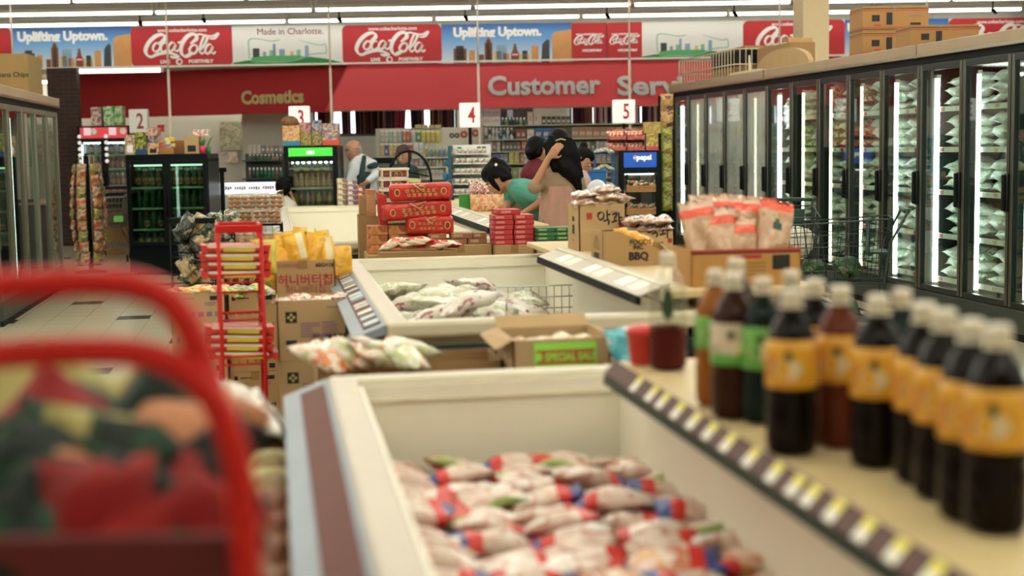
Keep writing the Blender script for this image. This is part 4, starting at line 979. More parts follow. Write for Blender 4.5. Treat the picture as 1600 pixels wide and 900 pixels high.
# ---- red wire rack with red noodle packs
def wire_rack(M, label, w, d, h, m, shelves, r=.009, lean=0):
    parts = []
    for s in (-1, 1):
        q = MB()
        q.tube([(s * w / 2, -d / 2, 0), (s * w / 2, -d / 2, h), ], r, m, 8); q.tube([(s * w / 2, d / 2, 0), (s * w / 2, d / 2, h)], r, m, 8); q.bar((s * w / 2, -d / 2, h), (s * w / 2, d / 2, h), r, m, 8)
        for z in shelves: q.bar((s * w / 2, -d / 2, z + .08), (s * w / 2, d / 2, z + .08), r * .6, m, 6)
        parts.append(('side_frame', q.mesh()))
    for z in shelves:
        q = MB()
        for y in (-d / 2, d / 2):
            q.bar((-w / 2, y, z), (w / 2, y, z), r * .6, m, 6)
            if y > 0: q.bar((-w / 2, y, z + .10), (w / 2, y, z + .10), r * .6, m, 6)
        q.bar((-w / 2, -d / 2, z + .035), (w / 2, -d / 2, z + .035), r * .6, m, 6)
        n_ = int(w / .035)
        for k in range(n_ + 1): q.bar((-w / 2 + k * w / n_, -d / 2, z), (-w / 2 + k * w / n_, d / 2, z), r * .3, m, 4)
        parts.append(('shelf', q.mesh()))
    q = MB(); q.box(-w / 2 - r, -d / 2 - r, h - .028, w / 2 + r, -d / 2 + r, h + .006, m, .003); parts.append(('top_bar', q.mesh())); q = MB(); q.bar((-w / 2, d / 2, h), (w / 2, d / 2, h), r, m, 8); parts.append(('rear_bar', q.mesh()))
    return place(('wire_rack', parts), M, label, 'rack')
rD = 6.35; rp = at(375, 470, rD); rw = sz(66, rD); rh = zof(375, 354, rD)
zs1, zs2 = zof(375, 438, rD), zof(375, 566, rD); zs0 = zof(375, 500, rD)
wire_rack(TRS((rp.x, rp.y + .14, 0), .06), 'red wire rack holding red noodle packs beside the carton stacks', rw, .28, rh, red_en, [.12, zs2 - .01, zs0, zs1 - .01])
rn = [mat('noodle_red', (0.60, 0.035, 0.02), .3, var=.12), mat('noodle_white', (0.70, 0.62, 0.5), .35, var=.08), mat('noodle_yellow', (0.68, 0.52, 0.05), .35, var=.08)]
def noodle_pack():
    q = MB(); q.box(-.125, -.085, 0, .125, .085, .036, rn[0], .012)
    q.box(-.125, -.0862, .022, .11, -.084, .034, rn[1]); q.box(-.055, -.0868, .004, .085, -.085, .020, rn[2]); q.box(.02, -.0866, .021, .06, -.0845, .03, rn[0])
    q.prism([(-.125, -.08, .004), (-.15, -.085, .0), (-.155, -.085, .035), (-.125, -.08, .032)], (0, .16, 0), rn[0])
    q.prism([(.125, -.08, .004), (.15, -.085, .0), (.155, -.085, .035), (.125, -.08, .032)], (0, .16, 0), rn[0])
    return q.jitter(.003, 30).mesh()
NPK = [noodle_pack() for _ in range(2)]
for zs, n_, nm in ((zs1, 4, 'upper'), (zs2, 4, 'lower')):
    for k in range(n_):
        place(('noodle_pack', [(None, NPK[k % 2], I4)]), TRS((rp.x + rnd.uniform(-.012, .012) - .01, rp.y + .13, zs + .004 + k * .039), .06 + rnd.uniform(-.06, .06), 0, .02 if nm == 'upper' else .05), 'red noodle pack in the %s stack on the red wire rack' % nm, 'noodles', 'noodle packs in the %s stack of the red rack' % nm)
place(('snack_bag', [(None, pillow(.11, .17, .06, [mat('bag_lemon', (0.66, 0.55, 0.08), .25, var=.15)], seed=181), I4)]), Matrix.Translation(at(413, 402, 6.56)) @ Matrix.Rotation(1.3, 4, 'X'), 'lemon yellow bag poking out behind the top of the red wire rack', 'snack')
# ---- black wire rack with dark snack bags
kD = 9.3; kp = at(318, 395, kD); kh = zof(310, 333, kD)
wire_rack(TRS((kp.x, kp.y, 0), -.35), 'black wire rack hung with dark snack bags by the drinks cooler', .30, .34, kh - .03, blackm, [.25, zof(300, 447, kD), zof(300, 400, kD)], .007)
dk = [printed('dark_bag', [(0.012, 0.018, 0.02), (0.05, 0.05, 0.035), (0.02, 0.035, 0.025), (0.30, 0.25, 0.17)], 22, .22), printed('tan_bag', [(0.34, 0.22, 0.09), (0.40, 0.30, 0.16), (0.30, 0.20, 0.08), (0.05, 0.05, 0.03)], 20, .22), printed('leaf_bag', [(0.015, 0.04, 0.018), (0.02, 0.03, 0.015), (0.14, 0.13, 0.04), (0.35, 0.30, 0.2)], 22, .22)]
DB = [pillow(.10, .17, .06, [dk[k % 3]], seed=190 + k, wr=.2) for k in range(6)]
for k, (px, py) in enumerate([(292, 352), (316, 348), (337, 343), (300, 374), (322, 370), (345, 366), (283, 362), (312, 392), (334, 388), (292, 398), (318, 412), (338, 410), (352, 384), (300, 425), (328, 430), (345, 398), (290, 415), (362, 345), (356, 358), (304, 360), (330, 358), (310, 384), (328, 400), (306, 405), (342, 372), (322, 440), (296, 435)]):
    place(('snack_bag', [(None, DB[k % 6], I4)]), Matrix.Translation(at(px, py, kD - .18 + .05 * (k % 4))) @ Matrix.Rotation(rnd.uniform(-1.2, 1.2), 4, 'Y') @ Matrix.Rotation(rnd.uniform(.5, 1.3), 4, 'X'), 'dark crumpled snack bag on the black wire rack', 'snack', 'dark snack bags on the black wire rack')
# ---- bread roll bags on a low shelf unit
bD = 9.62; bz = zof(395, 350, bD); b0, b1 = at(352, 350, bD), at(440, 350, bD)
parts = []
q = MB()
for z in (bz - .015, bz - .17, bz - .42, .10): q.box(b0.x - .02, b0.y - .02, z, b1.x + .01, b0.y + .36, z + .012, blackm)
parts.append(('shelf', q.mesh()))
q = MB()
for x in (b0.x - .02, b1.x - .01):
    for y in (b0.y - .02, b0.y + .34): q.box(x, y, 0, x + .02, y + .02, bz - .016, blackm)
parts.append(('leg', q.mesh()))
place(('shelf_unit', parts), I4, 'dark shelf unit stacked with clear bags of brown rolls', 'shelf')
roll = mat('bread_roll', (0.42, 0.20, 0.055), .45, var=.25, scale=30, coat=.1); film = pane('clear_film', (0.97, 0.96, 0.93), 0.06, 0.12)
def roll_bag(s):
    r = random.Random(s); q = MB()
    for i in range(2):
        for j in range(3): q.ball((-.022 + i * .044 + r.uniform(-.004, .004), -.03, -.028 + j * .03), .024, roll, (1, 1.2, .62), 2)
    a = MB(); a.box(-.052, -.075, -.046, .052, .03, .05, film, .012); a.prism([(-.045, -.01, .048), (.045, -.01, .048), (.05, -.02, .078), (-.05, 0, .074)], (0, .004, 0), film)
    return ('roll_bag', [('rolls', q.jitter(.003, 40, s).mesh()), ('film', a.jitter(.004, 30, s).mesh())])
RB = [roll_bag(k) for k in range(3)]
k = 0
for lv in range(2):
    for i in range(4):
        p = b0.lerp(b1, (i + .5) / 4 - .0); 
        place(RB[k % 3], TRS((p.x + (.02 if lv else 0), p.y + .09, bz + .045 + lv * .1), rnd.uniform(-.15, .15)), 'clear bag of brown rolls in the %s layer on the dark shelf unit' % ('upper' if lv else 'lower'), 'bread', '%s layer of roll bags' % ('upper' if lv else 'lower')); k += 1
jarm = [printed('jar_print', [(0.40, 0.22, 0.10), (0.6, 0.5, 0.38), (0.35, 0.05, 0.05)], 15), printed('tin_print', [(0.45, 0.06, 0.06), (0.62, 0.55, 0.42), (0.05, 0.05, 0.05)], 12)]
def jar(h, r, m): q = MB(); q.lathe([(0, 0), (r, 0), (r, h * .75), (r * .8, h * .82), (r * .85, h * .83), (r * .85, h), (0, h)], [m, m, m, cap_m, cap_m, cap_m], 14); return ('jar', [(None, q.mesh(), I4)])
JR = [jar(.10, .04, jarm[0]), jar(.14, .05, jarm[1])]
for row_, z, n_, pr, nm in ((0, bz - .157, 6, JR[0], 'upper'), (1, bz - .407, 5, JR[1], 'lower')):
    for i in range(n_):
        p = b0.lerp(b1, (i + .5) / n_); place(pr, TRS((p.x, p.y + .04, z)), 'small jar on the %s board under the roll bags' % nm, 'jar', 'jars on the %s board under the roll bags' % nm)
# ---- gap between the two near freezers: open cartons and snack packs
gy = 4.62
sp0, sp1 = gx(800, 4.62, .94), gx(955, 4.62, .94)
wS = (sp1 - sp0).length; cS = (sp0 + sp1) / 2; hS = .21; zS = zof(880, 534, 4.55) - hS
neon = mat('neon_green', (0.35, 0.75, 0.10), .5, var=.04); salebg = mat('sale_red', (0.42, 0.12, 0.03), .5, var=.1)
sw, sh_ = wS * .64, .060
carton(TRS((cS.x, cS.y + .17, zS)), 'open carton with a neon green special sale label', wS, .34, hS, kraft_pale, True, flaps=True,
       rects=[(-sw / 2 + .01, hS - .078, sw / 2 + .01, hS - .010, neon)], texts=[], slant=0.0)
o = place(('sale_label', [('card', (lambda q: (q.box(-sw / 2, -.001, 0, sw / 2, 0, .078, neon), q.box(-sw / 2 + .006, -.0016, .022, sw / 2 - .006, -.0005, .070, salebg), q)[-1])(MB()).mesh()), ('lettering', txt('● SPECIAL SALE', .036, neon, .0012, .0004), face_txt(0, -.0022, .045, .80))]),
          TRS((cS.x + .012, cS.y - .0022, zS + hS - .105)), 'neon green card reading special sale on the open carton between the freezers', 'label')
cp = [printed('cream_pack', [(0.70, 0.58, 0.40), (0.76, 0.68, 0.52), (0.6, 0.4, 0.22)], 14, .25)]
CPk = [pillow(.09, .13, .04, cp, seed=200 + k) for k in range(3)]
for k in range(10): place(('cream_pack', [(None, CPk[k % 3], I4)]), TRS((cS.x - wS * .36 + (k % 5) * wS * .18, cS.y + .09 + (k // 5) * .13, zS + hS - .045 + rnd.uniform(-.01, .012)), rnd.uniform(-.8, .8), rnd.uniform(-.3, .3), rnd.uniform(-.3, .3)), 'cream pack lying in the special sale carton', 'snack', 'cream packs in the special sale carton')
carton(TRS((cS.x, cS.y + .17, 0)), 'closed carton on the floor under the special sale carton', wS * .95, .32, zS / 2 - .001, kraft); carton(TRS((cS.x, cS.y + .17, zS / 2)), 'closed carton carrying the special sale carton', wS * .95, .32, zS / 2 - .001, kraft)
# brown open carton beside it and the snack packs on top of the next one
oz = .835; oa, ob = gx(640, 4.72, oz), gx(785, 4.72, oz); ow = (ob - oa).length; oc = (oa + ob) / 2
carton(TRS((oc.x, oc.y + .14, oz - .22)), 'empty brown open carton beside the special sale carton', ow, .30, .22, kraft2, True, flaps=False); carton(TRS((oc.x, oc.y + .14, 0)), 'closed carton under the empty brown open carton', ow, .30, oz - .222, kraft)
sa, sb = gx(490, 4.72, .86), gx(635, 4.72, .86); sc_ = (sa + sb) / 2; sw2 = (sb - sa).length
carton(TRS((sc_.x, sc_.y + .14, 0)), 'closed carton under the glossy orange and green snack packs', sw2 - .02, .30, .845, kraft)
op = [printed('noodle_cup_print', [(0.62, 0.20, 0.07), (0.72, 0.62, 0.50), (0.60, 0.46, 0.32), (0.36, 0.40, 0.14)], 20, .18, .4), printed('noodle_green_print', [(0.45, 0.48, 0.22), (0.72, 0.66, 0.54), (0.50, 0.52, 0.30), (0.60, 0.24, 0.10)], 20, .18, .4)]
OP = [pillow(.17, .22, .06, [op[k % 2]], seed=210 + k, wr=.16) for k in range(4)]
for k, (px, py, dz, rz, rx) in enumerate([(512, 566, 0, .9, .35), (548, 562, .01, 1.3, .3), (590, 556, .035, 1.6, .5), (622, 560, .02, 1.1, .4), (575, 572, -.01, .4, .2), (635, 570, -.01, 2.0, .25), (600, 572, .0, 1.9, .3), (540, 575, -.01, 1.5, .2)]):
    p = at(px, py, 4.62 + .05 * (k % 3)); place(('snack_pack', [(None, OP[k % 4], I4)]), TRS((p.x, p.y, max(p.z, .875)), rz, rx, rnd.uniform(-.2, .2)), 'glossy orange and green snack pack lying between the two nearest island freezers', 'snack', 'glossy snack packs between the freezers')
teal = pillow(.12, .16, .06, [printed('teal_pack', [(0.03, 0.25, 0.30), (0.10, 0.42, 0.48), (0.5, 0.6, 0.6)], 10, .25)], seed=220)
p = gx(978, 4.55, .88); place(('snack_pack', [(None, teal, I4)]), TRS((p.x, p.y, .89), .4, 1.0), 'turquoise pack beside the special sale carton', 'snack')
carton(TRS((p.x + .02, p.y + .08, 0)), 'closed carton carrying the turquoise pack', .14, .26, .835, kraft2)
# ================================================================ goods stacked between the second and the far island freezer
gD = 9.25
def stackbase(px0, px1, ytop, D, dep, label, m=kraft, n=2):
    a, b = at(px0, ytop, D), at(px1, ytop, D); w = (b - a).length; c = (a + b) / 2; h = c.z / n
    for k in range(n): 
        rc = [(-w * .1, h * .3, w * .12, h * .5, ink_r)] if k == n - 1 else []
        carton(TRS((c.x, c.y + dep / 2, k * h)), label + (', upper one' if k else ', on the floor'), w - .01, dep, h - .001, m, rects=rc)
    return c, w
# base row of cartons, from the aisle side across
B1 = stackbase(574, 668, 398, gD, .42, 'carton under the small orange boxes')
B2 = stackbase(670, 770, 383, gD + .02, .42, 'carton under the flat brown boxes')
B3 = stackbase(772, 836, 382.5, gD, .30, 'carton under the stack of red boxes')
B4 = stackbase(838, 900, 382.5, gD, .30, 'carton under the stack of green boxes')
def flatbox(w, d, h, m, edge=None):
    q = MB(); q.box(-w / 2, -d / 2, 0, w / 2, d / 2, h, m, .003)
    if edge: q.box(-w * .38, -d / 2 - .001, h * .30, w * .05, -d / 2, h * .78, edge); q.box(-w / 2 - .0008, -d * .3, h * .3, -w / 2, d * .1, h * .75, edge)
    return q.mesh()
rb_m = mat('red_box_board', (0.44, 0.030, 0.030), .45, var=.08); rb_e = mat('red_box_print', (0.62, 0.20, 0.18), .5, var=.1); gb_m = mat('green_box_board', (0.030, 0.13, 0.035), .45, var=.12); gb_e = mat('green_box_print', (0.26, 0.36, 0.14), .5, var=.12)
# red boxes
c, w = B3; zb0 = c.z
w2 = w / 2 - .004; hR = sz(47, gD) / 6
RBx = ('red_box', [(None, flatbox(w2, .20, hR - .002, rb_m, rb_e), I4)])
for k in range(6):
    for s in (0, 1):
        if k == 5 and s == 1: pass
        place(RBx, TRS((c.x + (s - .5) * (w2 + .004) + rnd.uniform(-.003, .003), c.y + .12, zb0 + k * hR + .0005 * 0), rnd.uniform(-.05, .05)), 'slim red box in the two column stack beside the green boxes', 'box', 'slim red boxes in two columns')
place(('red_box', [(None, flatbox(w2 * 1.15, .20, hR, rb_m, rb_e), I4)]), TRS((c.x - .03, c.y + .15, zb0 + 6 * hR), .1), 'slim red box lying topmost across the red stack', 'box')
# green boxes
c, w = B4; w2 = w / 2 - .004; hG = sz(27, gD) / 4
GBx = ('green_box', [(None, flatbox(w2, .20, hG - .002, gb_m, gb_e), I4)])
for k in range(4):
    for s in (0, 1): place(GBx, TRS((c.x + (s - .5) * (w2 + .004), c.y + .12, c.z + k * hG), rnd.uniform(-.04, .04)), 'flat green box in the two column stack beside the red boxes', 'box', 'flat green boxes in two columns')
# orange and brown boxes
ob_m = printed('orange_box', [(0.46, 0.16, 0.04), (0.52, 0.22, 0.07), (0.30, 0.08, 0.02)], 14, .45); bb_m = mat('brown_box', (0.26, 0.12, 0.05), .5, var=.15); bb_p = mat('tan_edge', (0.46, 0.30, 0.18), .5, var=.1)
c, w = B1; hO = sz(15, gD)
for k in range(3):
    for i in range(2):
        place(('orange_box', [(None, flatbox(w * .33, .16, hO - .002, ob_m), I4)]), TRS((c.x - w * .30 + i * w * .345 + .004, c.y + .20, c.z + k * hO), rnd.uniform(-.03, .03)), 'small orange box in the low stack in front of the white crate tower', 'box', 'small orange boxes before the crate tower')
place(('orange_box', [(None, flatbox(w * .32, .16, hO, ob_m), I4)]), TRS((c.x + w * .48, c.y + .30, c.z + 2 * hO - .0)), 'single orange box under the lowest red gift box', 'box')
place(('orange_box', [(None, flatbox(w * .32, .16, 2 * hO - .002, ob_m), I4)]), TRS((c.x + w * .48, c.y + .30, c.z)), 'taller orange box at the foot of the red gift boxes', 'box')
c, w = B2
for k, (dx, lv, ww) in enumerate([(-.34, 0, .30), (-.02, 0, .30), (.30, 0, .30), (-.34, 1, .28), (.05, 1, .34), (.34, 1, .22)]):
    place(('brown_box', [(None, flatbox(w * ww, .16, sz(9, gD) - .002, bb_m, bb_p), I4)]), TRS((c.x + dx * w, c.y + .16, c.z + lv * sz(9, gD)), rnd.uniform(-.06, .06)), 'flat brown box beside the red gift boxes, %s layer' % ['lower', 'upper'][lv], 'box', 'flat brown boxes, %s layer' % ['lower', 'upper'][lv])
# three padded red gift boxes with gold lettering and cord handles
gift = printed('gift_red', [(0.50, 0.022, 0.016), (0.44, 0.018, 0.014), (0.56, 0.035, 0.022)], 16, .3); gift_f = mat('gift_film', (0.55, 0.05, 0.04), .18, var=.1); gold_p = mat('gold_print', (0.48, 0.36, 0.12), .4, var=.2); cord_m = mat('gold_cord', (0.50, 0.38, 0.16), .6, var=.1)
def gift_box(w, d, h, seed, front=True):
    q = MB(); q.box(-w / 2, -d / 2, 0, w / 2, d / 2, h, gift, .022)
    bmesh.ops.subdivide_edges(q.bm, edges=q.bm.edges[:], cuts=2, use_grid_fill=True); q.jitter(.006, 9, seed)
    g = MB(); r = random.Random(seed)
    for ln in range(2):
        for k in range(6):
            x = -w * .22 + k * w * .085 + ln * .01; z = h * (.60 - .26 * ln) ; s = w * .026
            for (a, b_, c_, d_) in ((-s, -s, s, -s * .55), (-s, s * .4, s, s * .8), (-s * .2, -s, s * .2, s), (-s, -s * .2, -s * .6, s * .8), (s * .5, -s, s * .9, s * .5)):
                if r.random() < .75: g.quad([(x + a, -d / 2 - .007, z + b_), (x + c_, -d / 2 - .007, z + b_), (x + c_, -d / 2 - .007, z + d_), (x + a, -d / 2 - .007, z + d_)], gold_p)
    rings = []
    for x in (-w * .38, w * .36):
        e = MB(); e.tube([(x + h * .15 * math.cos(t), -d / 2 - .006, h * .5 + h * .2 * math.sin(t)) for t in [k * PI / 6 for k in range(12)]], .004, gold_p, 5, True); rings.append(('gold_ring', e.mesh()))
    c = MB(); c.tube([(-w * .12 + .0, -d / 2 - .004, h * .98), (-w * .06, -d / 2 - .03, h * .80), (0, -d / 2 - .035, h * .62), (.03, -d / 2 - .03, h * .78), (-.02, -d / 2 - .028, h * .86), (w * .12, -d / 2 - .004, h * .99)], .004, cord_m, 6)
    return ('gift_box', [('box', q.mesh()), ('gold_print', g.mesh()), ('cord_handle', c.mesh())] + rings)
def gift_at(x0, x1, y0, y1, D, rz, ry, lb, seed):
    a, b = at(x0, y1, D), at(x1, y1, D); w = (b - a).length; h = sz(y1 - y0, D); c = (a + b) / 2
    place(gift_box(w, .26, h, seed), Matrix.Translation((c.x, c.y + .13, c.z)) @ Matrix.Rotation(rz, 4, 'Z') @ Matrix.Rotation(ry, 4, 'Y'), lb, 'gift box')
gift_at(637, 711, 338, 366, 9.34, -.05, .02, 'padded red gift box at the bottom of the three, on the orange boxes', 31)
gift_at(598, 706, 316, 342, 9.33, .10, -.07, 'padded red gift box in the middle with two rows of gold characters', 32)
gift_at(612, 710, 287, 313, 9.34, -.08, -.02, 'padded red gift box topmost of the three', 33)
q = MB(); q.box(-.19, -.12, 0, .17, .12, at(650, 367, 9.3).z - B1[0].z - .002, kraft2, .003); p = at(655, 380, 9.42); place(('carton', [(None, q.mesh(), I4)]), TRS((p.x, p.y + .16, B1[0].z)), 'brown carton behind the orange boxes carrying the gift boxes', 'carton')
# gable of the middle gift box: loose red carrier bag corner
q = MB(); q.prism([(0, 0, 0), (.05, 0, 0), (.045, 0, .22), (-.012, 0, .24)], (0, .2, 0), gift); q.jitter(.006, 12, 3); place(('gift_bag', [(None, q.mesh(), I4)]), Matrix.Translation(at(597, 358, 9.42) + Vector((-.01, 0, -.0))), 'upright red gift bag leaning at the side of the gift boxes', 'bag')
q = MB(); p = at(600, 362, 9.5); q.box(-.06, -.04, B1[0].z + .12, .02, .14, p.z + .02, kraft2, .003)
# white crate tower with open cells
cw_m = mat('crate_ivory', (0.72, 0.64, 0.48), .45, var=.05); crate_in = mat('crate_contents', (0.22, 0.06, 0.045), .5, var=.3, scale=20); sticker_g = mat('crate_sticker', (0.42, 0.46, 0.20), .5, var=.2)
tp0, tp1 = at(598, 345, 9.75), at(640, 345, 9.75); tw = (tp1 - tp0).length; cellh = sz(16.5, 9.75)
def crate(first):
    q = MB(); h = cellh - .002; d = .22; t = .010
    q.box(-tw / 2, -d / 2, 0, tw / 2, d / 2, t, cw_m); q.box(-tw / 2, d / 2 - t, 0, tw / 2, d / 2, h, cw_m)
    q.box(-tw / 2 - .006, -d / 2 - .006, h - .016, tw / 2 + .006, -d / 2 + .004, h, cw_m, .002); q.box(-tw / 2 - .006, -d / 2, h - .016, -tw / 2 + t, d / 2, h, cw_m); q.box(tw / 2 - t, -d / 2, h - .016, tw / 2 + .006, d / 2, h, cw_m)
    for x in (-tw / 2, -tw / 2 + tw * .30, tw / 2 - t): q.box(x, -d / 2, 0, x + t, -d / 2 + t, h, cw_m)
    for x in (-tw / 2, tw / 2 - t): q.box(x, d / 2 - t, 0, x + t, d / 2, h, cw_m); q.box(x, -.005, 0, x + t, .005, h, cw_m)
    c = MB(); c.box(-tw / 2 + .012, -d / 2 + .014, .011, tw / 2 - .012, d / 2 - .012, h * .8, crate_in, .006)
    for k in range(2): c.tube([(-tw * .05 + k * tw * .18 + tw * .14 * math.cos(t_), -d / 2 + .008, h * .2 + h * .5 * math.sin(t_)) for t_ in [PI * j / 8 for j in range(9)]], .004, cord_m, 6)
    return ('crate', [('crate_body', q.mesh()), ('contents', c.mesh())])
cr = crate(True); zc0 = at(615, 345, 9.75).z - cellh
for k in range(6):
    place(cr, TRS(((tp0.x + tp1.x) / 2, tp0.y + .11, zc0 + k * cellh), .02), 'ivory plastic crate with brown contents, %s from the bottom of its tower' % ordinal(k), 'crate', None)
q = MB(); q.box(-tw / 2 - .02, -.12, 0, tw / 2 + .02, .12, zc0, kraft2, .003); place(('carton', [(None, q.mesh(), I4)]), TRS(((tp0.x + tp1.x) / 2, tp0.y + .11, 0)), 'tall brown carton under the ivory crate tower', 'carton')
p = at(640, 278, 9.70); q = MB(); q.box(-.10, -.002, -.012, .10, .12, .012, sticker_g, .003); 
q = MB(); q.box(-.085, -.05, 0, .085, .07, .02, tag_y, .004); p = at(660, 265, 9.9)
# peach gift boxes left of the crates
peach = printed('peach_box', [(0.46, 0.18, 0.08), (0.52, 0.26, 0.12), (0.38, 0.12, 0.05)], 8, .45)
for k, (x0, x1, y0, y1, m, lb) in enumerate([(573, 588, 296, 338, peach, 'orange upright box against the crate tower'), (562, 577, 305, 335, kraft2, 'brown gift pouch beside the orange upright box')]):
    a, b = at(x0, y1, 9.9), at(x1, y1, 9.9); q = MB(); q.box(-(b - a).length / 2, 0, 0, (b - a).length / 2, .10, sz(y1 - y0, 9.9), m, .004); c = (a + b) / 2
    place(('gift_box', [(None, q.mesh(), I4)]), TRS(c), lb, 'gift box')
    q = MB(); q.box(-.045, 0, 0, .045, .12, c.z - .001, kraft2, .003); place(('carton', [(None, q.mesh(), I4)]), TRS((c.x, c.y, 0)), 'slim carton under the ' + lb.split(' against')[0].split(' beside')[0], 'carton')
# red and cream packs lying on the rim of the second freezer
rc_ = [printed('red_cream_pack', [(0.60, 0.05, 0.035), (0.72, 0.58, 0.38), (0.74, 0.66, 0.52), (0.55, 0.04, 0.03)], 7, .25)]
for k, (px, py, rz) in enumerate([(612, 389, 1.3), (638, 386, 1.7), (662, 388, 1.2), (688, 389, 1.9), (650, 393, 1.5), (622, 394, 1.4), (702, 393, .8)]):
    p = at(px, py, 9.0); place(('sausage_pack', [(None, pillow(.10, .17, .045, rc_, seed=230 + k, wr=.15), I4)]), TRS((p.x, p.y, .94 + .012 * (k % 3)), rz, rnd.uniform(-.3, .3), rnd.uniform(-.2, .2)), 'red and cream pack lying in the heap behind the second island freezer', 'snack', 'red and cream packs in the heap behind the second island freezer')
q = MB(); a, b = gx(592, 8.98, .9), gx(712, 8.98, .9); q.box(a.x, a.y - .12, 0, b.x, a.y + .12, .905, kraft2, .003); place(('carton', [(None, q.mesh(), I4)]), I4, 'carton behind the second freezer carrying the red and cream packs', 'carton')
# peach packs and green liner beyond the far freezer shelf
lD = 12.8; a, b = at(740, 330, lD), at(784, 330, lD)
for r_ in range(2):
    for k in range(4):
        p = a.lerp(b, (k + .5) / 4); q = pillow(.12, .16, .07, [printed('peach_pack', [(0.58, 0.28, 0.12), (0.66, 0.40, 0.22), (0.55, 0.22, 0.10)], 12, .3)] if r_ == 0 else [printed('pink_pack', [(0.62, 0.42, 0.34), (0.35, 0.12, 0.12), (0.66, 0.56, 0.44), (0.10, 0.08, 0.07)], 14, .3)], seed=240 + k + 10 * r_)
        place(('fruit_pack', [(None, q, I4)]), Matrix.Translation((p.x, p.y + .08 * r_, ZS + .075 + .13 * r_)) @ Matrix.Rotation(1.3, 4, 'X'), ('peach coloured pack in the front row below the woman in teal' if r_ == 0 else 'pink and dark pack in the row behind the peach coloured packs'), 'food', ['peach packs below the woman in teal', 'pink packs behind the peach ones'][r_])
q = MB(); q.box(a.x - .1, a.y + .2, ZS, b.x + .1, a.y + .24, zof(760, 303, lD + .2), mat('astro_green', (0.05, 0.28, 0.04), .7, var=.2, scale=60)); place(('display_riser', [(None, q.mesh(), I4)]), I4, 'green display riser behind the peach coloured packs', 'display')
# ================================================================ lettered cartons on the second shelf
def cookies_pack(s):
    q = pillow(.13, .17, .045, [printed('cookie_film', [(0.30, 0.15, 0.09), (0.46, 0.30, 0.22), (0.62, 0.50, 0.42), (0.22, 0.10, 0.06)], 20, .15, .5)], seed=s, wr=.2); return q
CK = [cookies_pack(260 + k) for k in range(3)]
kD1 = 7.75; a, b = gx(904, kD1, 1.1), gx(979, kD1, 1.1); kw = (b - a).length; kz = zof(940, 319, kD1); kc = (a + b) / 2
def snack_carton(M, label, w, d, h):
    q = carton_mesh(w, d, h, kraft_pale, True, flaps=False); y = -d / 2 - .0012
    dec(q, y, [(-w * .34, h * .68, -w * .22, h * .82, ink_r), (w * .36, h * .42, w * .46, h * .64, ink_r)] + lines(-w * .1, h * .42, w * .3, 1, ink) + lines(w * .18, h * .82, w * .34, 1, ink_v))
    x = -w / 2 - .0012
    for z0_, z1_, m in ((h * .35, h * .62, ink), (h * .62, h * .8, ink), (h * .2, h * .3, ink_r)): q.quad([(x, -d * .1, z0_), (x, d * .08, z0_), (x, d * .08, z1_ - .02), (x, -d * .1, z1_ - .02)], m)
    br = MB()
    s = w / 75.0
    def S(*pts): return [((px_ - 941) * s, (cy - py_) * s) for px_, py_ in pts]
    cy = 0
    cy = 362 - 0
    def Z(pts): return [(u, v + h * .44) for u, v in pts]
    P_ = lambda lo, hi, *pts: pen(br, Z(S(*pts)), ink, lo * s, hi * s, y=y - .0008, nib=-.9)
    # brush characters as on the carton
    P_(1.2, 3.4, (940, 333), (934, 337), (936, 345), (942, 343), (943, 336), (939, 333)); P_(1.5, 3.4, (948, 330), (949, 346)); P_(1.2, 3.0, (949, 338), (954, 337)); P_(1.4, 3.2, (942, 348), (951, 346), (950, 354))
    P_(1.4, 3.2, (956, 338), (964, 336), (961, 343)); P_(1.2, 3.0, (961, 340), (960, 348)); P_(1.2, 3.0, (955, 350), (965, 347)); P_(1.5, 3.4, (967, 334), (968, 356)); P_(1.2, 3.0, (968, 343), (973, 342))
    return place(('carton', [('box', q.mesh()), ('brush_lettering', br.mesh())]), M, label, 'carton')
snack_carton(TRS((kc.x, kc.y + .15, ZS)), 'taller pale carton with black brush lettering and a red seal, packs heaped on top', kw, .30, kz - ZS)
for k in range(7):
    place(('cookie_pack', [(None, CK[k % 3], I4)]), TRS((kc.x - kw * .36 + (k % 4) * kw * .25 + .02 * (k // 4), kc.y + .07 + .06 * (k // 4), kz + .004 + .042 * (k // 4) + (.028 if k % 4 > 1 else 0)), rnd.uniform(-.3, .3) + PI / 2 * (k % 2), rnd.uniform(-.1, .1)), 'clear pack of brown cookies heaped on the taller brush lettered carton', 'cookies', 'cookie packs on the taller brush lettered carton')
a, b = gx(979, kD1 - .15, 1.05), gx(1054, kD1 - .15, 1.05); kw2 = (b - a).length; kc2 = (a + b) / 2; kz2 = zof(1015, 362, kD1 - .15)
snack_carton(TRS((kc2.x + .004, kc2.y + .15, ZS)), 'shorter pale carton with black brush lettering, standing behind the BBQ carton', kw2, .28, kz2 - ZS)
for k in range(6):
    place(('cookie_pack', [(None, CK[k % 3], I4)]), TRS((kc2.x - kw2 * .30 + (k % 3) * kw2 * .30, kc2.y + .08, kz2 + .01 + .045 * (k // 3)), rnd.uniform(-.2, .2), rnd.uniform(-.1, .1)), 'clear pack of brown cookies stacked on the shorter brush lettered carton', 'cookies', 'cookie packs on the shorter brush lettered carton')
qD = 6.75; a, b = gx(941, qD, 1.0), gx(1056, qD, 1.0); qw = (b - a).length; qc = (a + b) / 2
z_l, z_r = zof(941, 361, qD), zof(1056, 405, qD)
q = MB(); hl, hr = z_l - ZS, max(.04, z_r - ZS); d = .26; th = .006; x0, x1 = -qw / 2, qw / 2
q.prism([(x0, -d / 2, 0), (x1, -d / 2, 0), (x1, -d / 2, hr), (x0 + qw * .22, -d / 2, hl), (x0, -d / 2, hl)], (0, th, 0), kraft)
